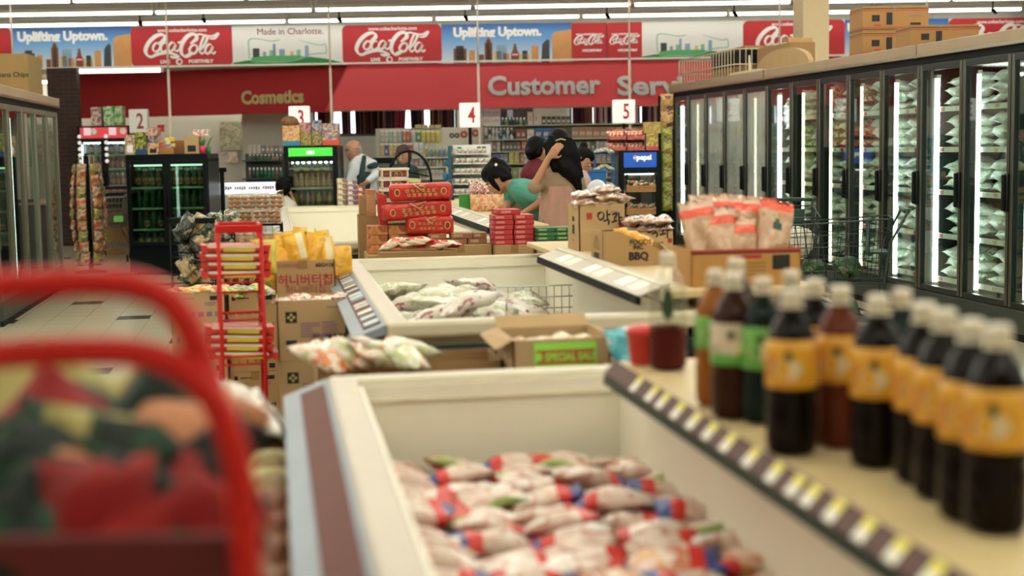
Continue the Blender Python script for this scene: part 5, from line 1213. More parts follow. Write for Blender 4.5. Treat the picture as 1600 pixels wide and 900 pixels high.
q.prism([(x0, d / 2, 0), (x1, d / 2, 0), (x1, d / 2, hr + .05), (x0, d / 2, hl)], (0, -th, 0), kraft)
q.prism([(x0, -d / 2, 0), (x0, d / 2, 0), (x0, d / 2, hl), (x0, -d / 2, hl)], (th, 0, 0), kraft); q.prism([(x1, -d / 2, 0), (x1, d / 2, 0), (x1, d / 2, hr + .05), (x1, -d / 2, hr)], (-th, 0, 0), kraft)
q.box(x0 + th, -d / 2 + th, 0, x1 - th, d / 2 - th, .008, kraft_in)
# arch emblem on the side that faces the aisle
xx = x0 - .0012
q.quad([(xx, .06, .03), (xx, -.06, .03), (xx, -.06, .06), (xx, .06, .06)], ink)
q.quad([(xx, .07 * math.cos(t), .075 + .07 * math.sin(t)) for t in [PI * k / 10 for k in range(11)]] , tape)
place(('carton', [('box', q.mesh()), ('lettering', txt('BBQ', .050, ink, .0022, .0004), face_txt(-qw * .0, -d / 2 - .0016, .045, 1.0)), ('lettering', txt('INC.', .026, ink, .001, .0004), face_txt(-qw * .0, -d / 2 - .0016, .088, 1.0)), ('lettering', txt('FOODS', .032, ink, .001, .0004), face_txt(0.01, -d / 2 - .0016, .112, 1.0))]), TRS((qc.x, qc.y + d / 2, ZS), -.02), 'brown carton printed BBQ with its top cut on a slant', 'carton')
for k in range(5):
    p = at(972 + k * 9, 368 + k * 3, qD + .14); place(('chip_bag', [(None, pillow(.07, .11, .04, [chip[0]], seed=280 + k), I4)]), Matrix.Translation((p.x, p.y, p.z - .01)) @ Matrix.Rotation(rnd.uniform(-.6, .6), 4, 'Y') @ Matrix.Rotation(1.0, 4, 'X'), 'small yellow bag showing over the slanted edge of the BBQ carton', 'snack', 'small yellow bags in the BBQ carton')
# carton of pink topped bread bags at the near end of the shelf
vD = 5.72; a, b = gx(1079, vD, 1.05), gx(1256, vD, 1.05); vw = (b - a).length; vc = (a + b) / 2; vz = zof(1165, 389, vD); vh = vz - ZS
carton(TRS((vc.x, vc.y + .15, ZS), -.03), 'orange brown carton at the near end of the second shelf, full of pink topped bags', vw, .30, vh, mat('amber_board', (0.44, 0.22, 0.055), .6, var=.1), True, flaps=False,
       rects=[(-vw / 2, vh - .012, vw / 2, vh - .001, ink_r), (-vw / 2, vh - .018, vw / 2, vh - .0125, ink), (vw * .24, vh * .42, vw * .40, vh * .82, ink), (-vw * .10, vh * .74, vw * .14, vh * .84, ink_r)] + [(-vw * .12, vh * (.58 - .1 * k), vw * .18, vh * (.63 - .1 * k), tape) for k in range(4)])
pkb = [printed('tortilla_bag', [(0.50, 0.30, 0.17), (0.56, 0.36, 0.22), (0.44, 0.25, 0.13)], 9, .25, .4), mat('pink_band', (0.72, 0.09, 0.045), .25, var=.12, coat=.4), mat('clear_top', (0.66, 0.44, 0.32), .2, var=.2, coat=.4), mat('bag_badge', (0.015, 0.05, 0.03), .4, var=.2)]
def pkp(u, v, s): return 2 if v > .90 else (1 if v > .76 else 0)
def pkq(u, v, s): return 3 if ((u - .5) ** 2 * 5 + (v - .62) ** 2 * 16 < .12 and s > 0) else (1 if v > .86 else 0)
PB = [pillow(.15, .30, .08, pkb, pkp, seed=290 + k, ny=16) for k in range(3)] + [pillow(.15, .30, .08, pkb, pkq, seed=295, ny=18, nx=14)]
for k, (dx, dy, dz, ry, kk) in enumerate([(-.16, -.05, .05, -.12, 0), (-.085, -.08, .02, -.05, 1), (-.01, -.09, -.02, .02, 2), (-.10, .05, .07, .0, 1), (-.02, .04, .07, .08, 0), (.06, .03, .06, .14, 2), (.145, -.05, .045, .22, 3), (.10, .09, .05, .2, 0)]):
    place(('bread_bag', [(None, PB[kk], I4)]), Matrix.Translation((vc.x + dx, vc.y + .15 + dy, vz + dz)) @ Matrix.Rotation(ry, 4, 'Y') @ Matrix.Rotation(1.32, 4, 'X'), 'tan bag with a dark round badge at the end of the orange brown carton' if kk == 3 else 'tan bag with a pink top band standing in the orange brown carton', 'bread', None if kk == 3 else 'pink topped bags in the orange brown carton')
# ================================================================ things on top of the tall freezers
ZTOP = 2.346
def top_pt(px, v):   # on the freezer roof
    return px
wc = wire; basket_m = mat('basket_wire_ivory', (0.60, 0.52, 0.36), .4, .3, var=.08)
def onroof(px, u):  # point of the roof at lateral u seen in column px
    return Vector((u, vpx(px, u), ZTOP))
def roof_frame(px, u): return TRS(onroof(px, u), 0)
# wire basket
pA = onroof(1060, 5.72); pB = Vector((5.72, vpx(1145, 5.72), ZTOP)); L = pA.y - pB.y
q = MB(); zt2 = .37
L2 = min(L, 3.0); ww = .62
for z in (0.02, .18, zt2):
    for (x0, y0), (x1, y1) in (((0, 0), (ww, 0)), ((ww, 0), (ww, L2)), ((ww, L2), (0, L2)), ((0, L2), (0, 0))): q.bar((x0, y0, z), (x1, y1, z), .008, basket_m, 5)
for k in range(9):
    for yy in (0, L2): q.bar((ww * k / 8, yy, .02), (ww * k / 8, yy, zt2), .006, basket_m, 4)
for k in range(int(L2 / .12) + 1):
    for xx in (0, ww): q.bar((xx, min(k * .12, L2), .02), (xx, min(k * .12, L2), zt2), .006, basket_m, 4)
place(('wire_basket', [(None, q.mesh(), I4)]), TRS((5.72, pA.y - L2 - .05, ZTOP)), 'long ivory wire basket on the far end of the freezer roof', 'basket')
yb = vpx(1118, 5.9)
q = MB()
for z0_, z1_ in ((0, .14), ):
    q.box(0, 0, 0, .42, 1.3, .15, kraft2, .006); q.box(0, 0, .155, .42, 1.3, .36, blackm, .01); q.box(-.01, -.01, .362, .43, 1.31, .39, blackm, .006); q.box(.02, .02, .392, .40, 1.28, .42, kraft2, .004)
q = MB(); q.box(0, 0, 0, .42, 1.3, .14, kraft2, .006); place(('carton', [(None, q.mesh(), I4)]), TRS((5.85, yb - 1.3, ZTOP + .03)), 'brown carton lying inside the wire basket under the black crate', 'carton')
q = MB(); q.box(0, 0, 0, .42, 1.3, .20, blackm, .01); q.box(-.008, -.008, .17, .428, 1.308, .205, black, .006); place(('crate', [(None, q.mesh(), I4)]), TRS((5.85, yb - 1.3, ZTOP + .172)), 'black crate on the brown carton inside the wire basket', 'crate')
q = MB(); q.box(0, 0, 0, .36, 1.2, .035, kraft2, .004); place(('tray', [(None, q.mesh(), I4)]), TRS((5.88, yb - 1.28, ZTOP + .378)), 'flat brown tray on the black crate over the wire basket', 'tray')
# domed board
y0_, y1_ = vpx(1182, 5.85), vpx(1264, 5.85); q = MB(); Ld = y0_ - y1_
q.prism([(0, Ld * (.5 - .5 * math.cos(PI * k / 14)) * 1.0, .28 * math.sin(PI * k / 14) ** .7) for k in range(15)], (.06, 0, 0), kraft_pale)
place(('cardboard_arch', [(None, q.mesh(), I4)]), TRS((5.85, y1_, ZTOP)), 'domed sheet of cardboard standing on the freezer roof beside the square post', 'cardboard')
yy = vpx(1222, 6.1); q = MB(); q.box(0, -.6, 0, .3, .55, .36, kraft2, .004); q.prism([(0, -.55, .36), (.3, -.55, .36), (.3, -.5, .41), (0, -.5, .42)], (0, .2, .01), kraft2); place(('carton', [(None, q.mesh(), I4)]), TRS((5.98, yy, ZTOP)), 'brown carton behind the domed cardboard', 'carton')
q = MB(); q.box(0, -.5, 0, .12, .5, .035, cream, .004); q.prism([(0.05, -.12, .035), (0.05, -.06, .035), (.05, -.08, .22)], (.02, 0, 0), cream); place(('price_board', [(None, q.mesh(), I4)]), TRS((5.64, vpx(1160, 5.64), ZTOP + .03)), 'pale board with a pointed clip at the edge of the freezer roof', 'board')
# striped cartons
def roof_carton(x0, x1, y0, y1, u, D0, label, d=.42):
    z = zof((x0 + x1) / 2, y1, D0)
cdk = mat('dark_kraft', (0.33, 0.17, 0.05), .7, var=.12, scale=5)
def striped(w, d, h):
    q = carton_mesh(w, d, h, cdk); y = -d / 2 - .0012
    dec(q, y, [(-w / 2, h * .88, w / 2, h * .91, ink), (-w / 2, h * .80, w / 2, h * .83, ink_r), (-w / 2, h * .05, w / 2, h * .08, ink), (-w / 2, h * .12, w / 2, h * .15, ink_r), (-w * .14, h * .24, -w * .05, h * .74, ink), (-w * .36, h * .38, -w * .24, h * .64, ink), (w * .22, h * .22, w * .38, h * .32, ink), (-w * .32, h * .20, -w * .22, h * .26, ink_r), (w * .2, h * .6, w * .4, h * .64, ink_v)])
    x = -w / 2 - .0012
    for z0_, z1_ in ((.88, .91), (.80, .83), (.05, .08), (.12, .15)): q.quad([(x, d / 2, h * z0_), (x, -d / 2, h * z0_), (x, -d / 2, h * z1_), (x, d / 2, h * z1_)], ink_r if z0_ in (.80, .12) else ink)
    return ('carton', [(None, q.mesh(), I4)])
sD = 13.7; wS1 = sz(104, sD); hS1 = sz(38, sD)
p = gx(1374, sD, ZTOP); S1 = striped(wS1, .44, hS1 - .002)
zz0 = max(ZTOP, zof(1374, 92, sD) )
q = MB(); base_h = max(.012, zof(1374, 93, sD) - ZTOP)
ctr = Vector((max(p.x, 5.62 + wS1 / 2), p.y + .25, 0))
for k in range(2): place(S1, TRS((ctr.x, ctr.y, ZTOP + base_h + k * hS1), -.12), 'striped brown carton in the stack of two on the freezer roof, %s one' % ['lower', 'upper'][k], 'carton')
place(('pallet_board', [(None, flatbox(wS1, .42, base_h - .002, kraft2), I4)]), TRS((ctr.x, ctr.y, ZTOP), -.12), 'flat packing under the two striped cartons', 'board')
sD2 = 13.0; p = gx(1410, sD2, ZTOP); wS2 = sz(103, sD2); S2 = striped(wS2, .44, sz(36, sD2))
place(S2, TRS((max(p.x, 5.62 + wS2 / 2), p.y - .12, max(ZTOP, zof(1410, 84, sD2))), -.12), 'single striped brown carton in front of the stack of two', 'carton')
# black bag at the end
p = gx(1592, 9.6, ZTOP); q = MB(); q.ball((0, 0, .13), .17, blackm, (1.1, 1.2, .8), 3); q.jitter(.02, 8, 4); q.box(-.02, -.19, .10, .12, -.17, .14, red_sign)
place(('black_bag', [(None, q.mesh(), I4)]), TRS((max(p.x, 5.8), p.y, ZTOP + .0)), 'round black bag with a red mark on the near end of the freezer roof', 'bag')
# carton on the opposite cooler
ZL = 2.346 * .922 + .001; cD = 15.4; a, b = at(-30, 150, cD), at(61, 150, cD); cw = (b - a).length
carton(TRS((LU - .04 - cw / 2, 16.15, ZL), .0), 'brown carton lettered banana chips on top of the dim glass cooler', cw, .9, zof(40, 87, cD) - ZL, mat('olive_board', (0.27, 0.17, 0.055), .7, var=.1), False,
       rects=[(-cw * .1, .05, cw * .40, .10, tape)], texts=[('Banana Chips', .070, ink, cw * .20, .22, .001)])
# ================================================================ shopping carts
def shopping_cart(m, wm, hb=0.44, full=True):
    """x across, y along (front at +y), handle at -y; wires as one basket part"""
    parts = []
    zb, zt_ = .50, .98; wb0, wb1, wt0, wt1 = .19, .16, .26, .21; y0, y1 = -.42, .42
    def P(s, t, u):   # s side -1..1, t along 0..1, u up 0..1
        w = (wb0 + (wb1 - wb0) * t) * (1 - u) + (wt0 + (wt1 - wt0) * t) * u
        yy = y0 + (y1 - y0) * t + (.0 if t < .5 else .06 * u); return (s * w, yy - (.04 * u if t < .5 else 0), zb + (zt_ - zb - .06 * t) * u)
    q = MB()
    for u in (0, .2, .4, .6, .8, 1):
        r = .006 if u in (0, 1) else .003
        q.tube([P(-1, 0, u), P(-1, 1, u), P(1, 1, u), P(1, 0, u)], r, wm, 5, closed=True)
    for k in range(15):
        t = k / 14
        for s in (-1, 1): q.bar(P(s, t, 0), P(s, t, 1), .0026, wm, 4)
    for k in range(9):
        s = -1 + k / 4
        for t in (0, 1): q.bar(P(s, t, 0), P(s, t, 1), .0026, wm, 4)
        q.bar(P(s, 0, 0), P(s, 1, 0), .0026, wm, 4)
    parts.append(('basket', q.mesh()))
    q = MB(); q.tube([(-.27, y0 - .14, 1.03), (.27, y0 - .14, 1.03)], .016, m, 10); q.box(-.20, y0 - .165, 1.015, .20, y0 - .115, 1.05, m, .01); parts.append(('handle', q.mesh()))
    for s in (-1, 1):
        q = MB(); q.tube([(s * .27, y0 - .14, 1.03), (s * .25, y0 - .02, .80), (s * .23, y0 + .02, .50), (s * .24, y0 + .02, .18), (s * .24, y1 + .05, .16)], .010, wm, 8); q.bar((s * .16, y1 - .05, .5), (s * .23, y0 + .05, .22), .008, wm, 6)
        parts.append(('side_frame', q.mesh()))
    q = MB()
    for k in range(7): q.bar((-.22 + k * .073, y0 + .05, .22), (-.20 + k * .066, y1, .20), .004, wm, 4)
    for y in (y0 + .05, 0, y1): q.bar((-.23, y, .21), (.23, y, .21), .005, wm, 4)
    parts.append(('lower_tray', q.mesh()))
    wh = MB(); wh.tube([(-.012, 0, 0), (.012, 0, 0)], .055, blackm, 14); wh.box(-.014, -.012, .0, .014, .012, .10, wm); wm_ = wh.mesh()
    for x in (-.24, .24):
        for y in (y0 + .04, y1): parts.append(('wheel', wm_, Matrix.Translation((x, y, .056))))
    q = MB(); q.box(-.17, y0 + .12, .72, .17, y0 + .13, .96, m, .006); q.box(-.17, y0 - .02, .72, .17, y0 + .12, .73, m, .004); parts.append(('child_seat', q.mesh()))
    return ('shopping_cart', parts)
CARTG = shopping_cart(mat('cart_green_plastic', (0.01, 0.05, 0.035), .4, var=.2), dwire)
CARTW = shopping_cart(blackm, mat('cart_wire', (0.22, 0.20, 0.15), .4, .6, var=.15))
cdD = 12.3
p = gx(1232, cdD, 0); CM1 = TRS((p.x, p.y, 0), -.25 + PI); place(CARTG, CM1, 'dark green wire shopping cart with a white bag, before the farther freezer doors', 'cart')
p2 = gx(1292, 10.7, 0); CM2 = TRS((p2.x, p2.y, 0), PI / 2 - .35); place(CARTG, CM2, 'dark wire shopping cart standing sideways before the middle freezer, with leafy greens', 'cart')
bagw = mat('carrier_white', (0.62, 0.56, 0.46), .35, var=.12); rmeat = printed('red_pack', [(0.38, 0.04, 0.035), (0.55, 0.42, 0.34), (0.30, 0.03, 0.03)], 12, .3)
def lump(r, m, sc, seed, amp=.25): q = MB(); q.ball((0, 0, 0), r, m, sc, 3); q.jitter(r * amp, 1.6 / r, seed); return q.mesh()
place(('carrier_bag', [(None, lump(.17, bagw, (1.05, .9, .85), 3), I4)]), CM1 @ Matrix.Translation((-.06, .02, .68)), 'white carrier bag in the basket of the cart with the red pack', 'bag')
place(('meat_pack', [(None, lump(.11, rmeat, (1.0, .9, .8), 5), I4)]), CM1 @ Matrix.Translation((.10, -.20, .62)), 'red pack beside the white carrier bag in the shopping cart', 'food')
lf = printed('leafy', [(0.012, 0.04, 0.012), (0.03, 0.09, 0.025), (0.006, 0.02, 0.01), (0.10, 0.13, 0.05)], 12, .6)
for k, (M_, x, y, z, r) in enumerate([(CM2, .0, -.15, .60, .10), (CM2, .0, .10, .60, .09), (CM1, .02, .05, .29, .11), (CM2, .0, -.12, .29, .13), (CM2, .02, .22, .28, .11)]):
    place(('leafy_greens', [(None, lump(r, lf, (1.1, 1, .75), 10 + k, .4), I4)]), M_ @ Matrix.Translation((x, y, z)), 'bundle of dark leafy greens in %s, %s' % (['the sideways cart', 'the sideways cart', 'the cart with the white bag', 'the sideways cart', 'the sideways cart'][k], ['at the handle end of the basket', 'at the front of the basket', 'on the lower tray', 'on the lower tray below the handle', 'on the lower tray at the front'][k]), 'vegetable')
place(('carrier_bag', [(None, lump(.10, mat('pale_film_bag', (0.5, 0.5, 0.42), .3, var=.2), (1.3, .9, .6), 8), I4)]), CM2 @ Matrix.Translation((.0, .02, .40 - .09)), 'pale film bag on the lower tray of the sideways cart', 'bag')
# nested carts by the brick pillar
for k in range(3):
    p = gx(175 + k * 1, 20.6, 0); place(CARTW, TRS((p.x + .02 * k, p.y + .30 * k, 0), PI + .05), 'wire shopping cart %s in the nested line beside the drinks cooler' % ['at the front', 'in the middle', 'at the back'][k], 'cart')
gl = mat('flyer_green', (0.2, 0.62, 0.12), .5)
for (x0, x1, y0, y1, m, lb) in ((178, 193, 337, 347, gl, 'small green card on the front shopping cart'),):
    a, b = at(x0, y1, 20.13), at(x1, y0, 20.13); q = MB(); q.box(0, 0, 0, (b - a).length * .8, .006, b.z - a.z, m); place(('card', [(None, q.mesh(), I4)]), TRS(a, -YAW), lb, 'card')
# ================================================================ drinks coolers near the tills
clr_glass = pane('cooler_glass', (0.80, 0.86, 0.84), 0.02)
drk_glass = pane('dark_cooler_glass', (0.62, 0.78, 0.68), 0.03)
def cooler(M, label, w, d, h, doors, shelves, header=None, hh=.14, glass=clr_glass, light=None, bodym=black, side=None, base=.18, topin=None, hparts=()):
    q = MB(); t = .05
    q.box(-w / 2, 0.02, 0.04, w / 2, d, base, bodym, .004); q.box(-w / 2, 0, h - hh - .05, w / 2, d, h, bodym, .006)
    q.box(-w / 2, 0.02, base, -w / 2 + t, d, h - hh, bodym); q.box(w / 2 - t, 0.02, base, w / 2, d, h - hh, bodym); q.box(-w / 2 + t, d - t, base, w / 2 - t, d, h - hh, mat('cooler_liner', (0.10, 0.13, 0.11), .4, var=.1) if glass is drk_glass else case_in)
    for x in (-w / 2 + .06, w / 2 - .06): q.box(x - .03, .08, 0, x + .03, .14, .05, blackm); q.box(x - .03, d - .14, 0, x + .03, d - .08, .05, blackm)
    if side: q.box(-w / 2 - .003, .06, base + .1, -w / 2, d - .04, h - .06, side)
    parts = [('cabinet', q.mesh())]
    if header is not None:
        q = MB(); q.box(-w / 2 + .06, -.012, h - hh, w / 2 - .06, .002, h - .025, header, .004); parts.append(('header_sign', q.mesh())); parts += list(hparts)
    dw = (w - .02) / doors
    for k in range(doors):
        x0 = -w / 2 + .01 + k * dw; x1 = x0 + dw; z0, z1 = base - .02, h - hh - .015
        f = MB(); f.box(x0, -.03, z0, x0 + .05, .015, z1, bodym, .004); f.box(x1 - .05, -.03, z0, x1, .015, z1, bodym, .004); f.box(x0 + .05, -.03, z0, x1 - .05, .015, z0 + .05, bodym, .004); f.box(x0 + .05, -.03, z1 - .05, x1 - .05, .015, z1, bodym, .004)
        g = MB(); g.box(x0 + .045, -.012, z0 + .045, x1 - .045, -.006, z1 - .045, glass)
        hd = MB(); hx = x1 - .035 if k == 0 else x0 + .015; hd.box(hx, -.06, (z0 + z1) / 2 - .15, hx + .02, -.03, (z0 + z1) / 2 + .15, blackm, .005)
        parts.append(('door', f.mesh(), I4, [('glass', g.mesh()), ('handle', hd.mesh())]))
    for z in shelves:
        s = MB(); s.box(-w / 2 + t, .06, z - .010, w / 2 - t, d - t, z, wire); s.box(-w / 2 + t, .052, z - .016, w / 2 - t, .06, z + .010, mat('shelf_edge', (0.40, 0.46, 0.36), .4)); parts.append(('shelf', s.mesh()))
    if light is not None:
        l = MB(); l.tube([(-w / 2 + .08, .10, h - hh - .075), (w / 2 - .08, .10, h - hh - .075)], .014, light, 8); parts.append(('light_tube', l.mesh()))
        if topin == 'sides':
            for x in (-w / 2 + .07, w / 2 - .07): l = MB(); l.tube([(x, .05, base + .1), (x, .05, h - hh - .1)], .012, light, 8); parts.append(('light_tube', l.mesh()))
    return place(('drinks_cooler', parts), M, label, 'cooler')
def small_bottle(h, r, body, cap, lab=None):
    q = MB(); q.lathe([(0, 0), (r, .002), (r, h * .58), (r * .9, h * .66), (r * .42, h * .84), (r * .40, h * .9)], body, 12)
    parts = [(None, q.mesh(), I4)]
    c = MB(); c.lathe([(r * .48, h * .88), (r * .52, h * .89), (r * .52, h), (0, h)], cap, 12); parts = [('bottle_body', q_) for q_ in []]
    return q, c
def mini(name, h, r, body, cap, lab=None, cr_=.5):
    q = MB(); q.lathe([(0, 0), (r, .002), (r, h * .56), (r * .92, h * .64), (r * .42, h * .84), (r * .40, h * .9)], body, 12)
    if lab: q.lathe([(r * 1.01, h * .16), (r * 1.02, h * .17), (r * 1.02, h * .50), (r * 1.01, h * .51)], lab, 12)
    q.lathe([(r * cr_, h * .86), (r * cr_ * 1.05, h * .87), (r * cr_ * 1.05, h), (0, h)], cap, 12)
    return ('bottle', [(None, q.mesh(), I4)])
mcap_w = mat('cap_white', (0.75, 0.75, 0.7), .4); mcap_r = mat('cap_red', (0.5, 0.05, 0.03), .4); mcap_o = mat('cap_orange', (0.68, 0.24, 0.04), .4); mcap_g = mat('cap_green', (0.03, 0.2, 0.06), .4)
b_dkg = mat('bottle_dark_green', (0.01, 0.06, 0.03), .15, var=.2); b_brn = mat('bottle_brown', (0.20, 0.07, 0.025), .15, var=.2); b_amb = mat('bottle_tan', (0.42, 0.22, 0.10), .2, var=.2); b_blu = mat('bottle_pale_blue', (0.35, 0.45, 0.55), .2, var=.15); b_yel = mat('bottle_yellow', (0.30, 0.25, 0.04), .2, var=.2)
lb_m = printed('mini_label', [(0.6, 0.56, 0.46), (0.3, 0.4, 0.5), (0.5, 0.2, 0.12), (0.62, 0.6, 0.5)], 22); lb_r = printed('mini_label_red', [(0.40, 0.05, 0.04), (0.5, 0.35, 0.2), (0.2, 0.04, 0.03)], 20)
def stock(M, w, z, n, protos, label, group, d0=.12, rows=1, inset=.12):
    for r_ in range(rows):
        for k in range(n):
            x = -w / 2 + inset + (w - 2 * inset) * (k / (n - 1) if n > 1 else .5)
            place(protos[(k + r_) % len(protos)], M @ Matrix.Translation((x, d0 + r_ * .10, z)), label, 'bottle', group)
# black two door cooler
dD = 17.9; a, b = at(198, 300, dD), at(326, 300, dD); dw_ = (b - a).length; cM = TRS(((a.x + b.x) / 2, (a.y + b.y) / 2, 0), -YAW); dh = zof(262, 241, dD)
zsh = [zof(262, y, dD) for y in (293, 325.5, 358.5, 381.5)]; zsh = [z for z in zsh]
lt_cool = emit('cooler_tube_dim', (0.75, 1.0, 0.80), 2.2)
cooler(cM, 'black two door drinks cooler under the produce boxes', dw_, .70, dh, 2, zsh, None, .06, drk_glass, lt_cool, base=.40)
stock(cM, dw_, zsh[0] + .001, 10, [mini('b', .25, .042, b_dkg, mcap_w, lb_r, .85), mini('b2', .24, .042, b_brn, mcap_w, lb_r, .85)], 'bottle with a round white cap on the top shelf of the black two door cooler', 'white capped bottles on the top shelf of the black cooler')
stock(cM, dw_, zsh[1] + .001, 10, [mini('b', .22, .040, b_dkg, mcap_g, None)], 'dark green bottle on the second shelf of the black two door cooler', 'dark bottles on the second shelf of the black cooler')
stock(cM, dw_, zsh[2] + .001, 10, [mini('b', .22, .040, b_dkg, mcap_g, None), mini('b', .22, .040, b_dkg, mcap_r, lb_r)], 'bottle on the third shelf of the black two door cooler', 'bottles on the third shelf of the black cooler')
stock(cM, dw_, zsh[3] + .001, 10, [mini('b', .14, .040, b_dkg, mcap_g, lb_r)], 'bottle on the lowest shelf of the black two door cooler', 'bottles on the lowest shelf of the black cooler')
# green lit cooler
eD = 17.5; a, b = at(445, 300, eD), at(529, 300, eD); ew = (b - a).length; eM = TRS(((a.x + b.x) / 2, (a.y + b.y) / 2, 0), -YAW); eh = zof(487, 227.5, eD)
zs_ = [zof(487, y, eD) for y in (263, 294, 322, 352)]
grn = emit('lit_green', (0.06, 0.62, 0.05), .8)
hp_ = [('lettering', txt('●◆●', .055, lit, .003), face_txt(0, -.014, eh - .085, 1.2))]
hp_ = []
q = MB(); q.box(-.05, -.018, eh - .105, .05, -.010, eh - .065, lit, .006); hp_ = [('emblem', q.mesh())]
cooler(eM, 'slim black drinks cooler with a lit green header', ew, .62, eh, 1, zs_, grn, .13, clr_glass, emit('cooler_tube', (0.9, 1.0, 0.85), 9.0), base=.3, hparts=hp_)
stock(eM, ew, zs_[0] + .001, 7, [mini('w', .155, .036, b_blu, mcap_w, lb_m, .75)], 'white capped bottle on the top shelf of the green headed cooler', 'white capped bottles in the green headed cooler')
stock(eM, ew, zs_[1] + .001, 7, [mini('o', .18, .036, b_amb, mcap_o, printed('amber_label', [(0.45, 0.22, 0.10), (0.55, 0.36, 0.2), (0.3, 0.12, 0.05)], 20))], 'orange capped bottle on the second shelf of the green headed cooler', 'orange capped bottles in the green headed cooler')
stock(eM, ew, zs_[2] + .001, 7, [mini('y', .18, .034, b_yel, mcap_g, None), mini('y', .18, .034, b_brn, mcap_r, None)], 'yellow or brown bottle on the third shelf of the green headed cooler', 'yellow and brown bottles in the green headed cooler')
for k in range(4):
    x = -ew / 2 + .15 + k * (ew - .3) / 3; q = MB(); q.box(-.032, 0, 0, .032, .003, .022, tag_y); place(('price_card', [(None, q.mesh(), I4)]), eM @ Matrix.Translation((x, .047, zs_[0] - .03)), 'yellow price card on the shelf edge of the green headed cooler', 'card', 'yellow price cards in the green headed cooler')
# pepsi cooler
fD = 16.8; a, b = at(967, 300, fD), at(1034, 300, fD); fw = (b - a).length; fM = TRS(((a.x + b.x) / 2, (a.y + b.y) / 2, 0), -YAW); fh = zof(1000, 235, fD)
blu = emit('lit_blue', (0.008, 0.08, 0.42), .7); blu_side = printed('cooler_side_blue', [(0.012, 0.06, 0.15), (0.02, 0.10, 0.24), (0.008, 0.03, 0.08)], 3, .3)
zf = [zof(1000, y, fD) for y in (269, 298, 326)]
g = MB()
def disc(q, cx, cz, r, m, y, a0=0, a1=2 * PI, n=18): q.quad([(cx + r * math.cos(a0 + (a1 - a0) * k / n), y, cz + r * math.sin(a0 + (a1 - a0) * k / n)) for k in range(n + (0 if a1 - a0 > 6.2 else 1))], m)
hz = fh - .085
disc(g, -.055, hz, .026, lit, -.0135); disc(g, -.055, hz, .023, emit('lit_red', (0.8, 0.03, 0.04), 1.0), -.014, .3, PI - .1); disc(g, -.055, hz, .023, blu, -.014, PI + .4, 2 * PI - .1)
pH = [('emblem', g.mesh()), ('lettering', txt('pepsi', .085, lit, .004), face_txt(.045, -.0138, hz + .002, 1.0))]
cooler(fM, 'black cooler with a lit blue header and a blue side, red snack cartons on top', fw, .68, fh, 1, zf, blu, .20, clr_glass, emit('cooler_tube_b', (0.85, 0.95, 1.0), 4.0), base=.3, side=blu_side, hparts=pH)
stock(fM, fw, zf[0] + .001, 5, [mini('k', .13, .035, black, mcap_w, lb_m)], 'dark bottle on the top shelf of the blue headed cooler', 'dark bottles in the blue headed cooler'); stock(fM, fw, zf[1] + .001, 6, [mini('k', .17, .032, b_dkg, mcap_g, None), mini('k', .17, .032, b_brn, mcap_r, lb_r)], 'bottle on the second shelf of the blue headed cooler', 'bottles on the second shelf of the blue headed cooler')
# drinks coolers against the far wall, red headers
rD_ = 23.2; a, b = at(122, 260, rD_), at(207, 260, rD_); rw_ = (b - a).length; rM = TRS(((a.x + b.x) / 2, (a.y + b.y) / 2, 0), -YAW); rh_ = zof(165, 196.5, rD_)
zr = [zof(165, y, rD_) for y in (242, 264, 290, 316)]
redh = emit('lit_red_header', (0.62, 0.05, 0.06), .7)
q = MB(); 
for x in (-rw_ * .36, rw_ * .10): q.box(x, -.018, rh_ - .15, x + rw_ * .13, -.010, rh_ - .03, emit('lit_pink', (0.8, 0.55, 0.58), .7))
for x in (-rw_ * .18, rw_ * .36): disc(q, x, rh_ - .09, .05, ink_w, -.019)
cooler(rM, 'white lit two door cooler with red headers beside the brick pillar', rw_, .7, rh_, 2, zr, redh, .20, clr_glass, emit('cooler_tube_c', (0.85, 0.95, 1.0), 6.0), base=.35, topin='sides', hparts=[('emblem', q.mesh())])
for z, nm, pr in zip(zr, ('top', 'second', 'third', 'lowest'), ([mini('p', .26, .045, b_blu, mcap_w, lb_m), mini('p', .26, .045, b_dkg, mcap_g, lb_m)], [mini('p', .2, .04, b_brn, mcap_r, lb_r)], [mini('p', .2, .04, b_brn, mcap_w, lb_r)], [mini('p', .22, .045, b_blu, mcap_w, lb_m)])):
    stock(rM, rw_, z + .001, 9, pr, 'small bottle on the %s shelf of the cooler with red headers' % nm, 'bottles on the %s shelf of the cooler with red headers' % nm)
# rolls of film: round white bulbs down the frames of that cooler
for x, nm in ((-rw_ / 2 + .055, 'outer'), (.045, 'middle')):
    for k in range(5):
        q = MB(); q.ball((0, 0, 0), .032, lit, (1, .5, 1), 2); place(('bulb', [(None, q.mesh(), I4)]), rM @ Matrix.Translation((x, -.045, zr[0] + .30 - k * .10)), 'round white bulb down the %s door frame of the cooler with red headers' % nm, 'bulb', 'bulbs down the %s frame of the red headed cooler' % nm)
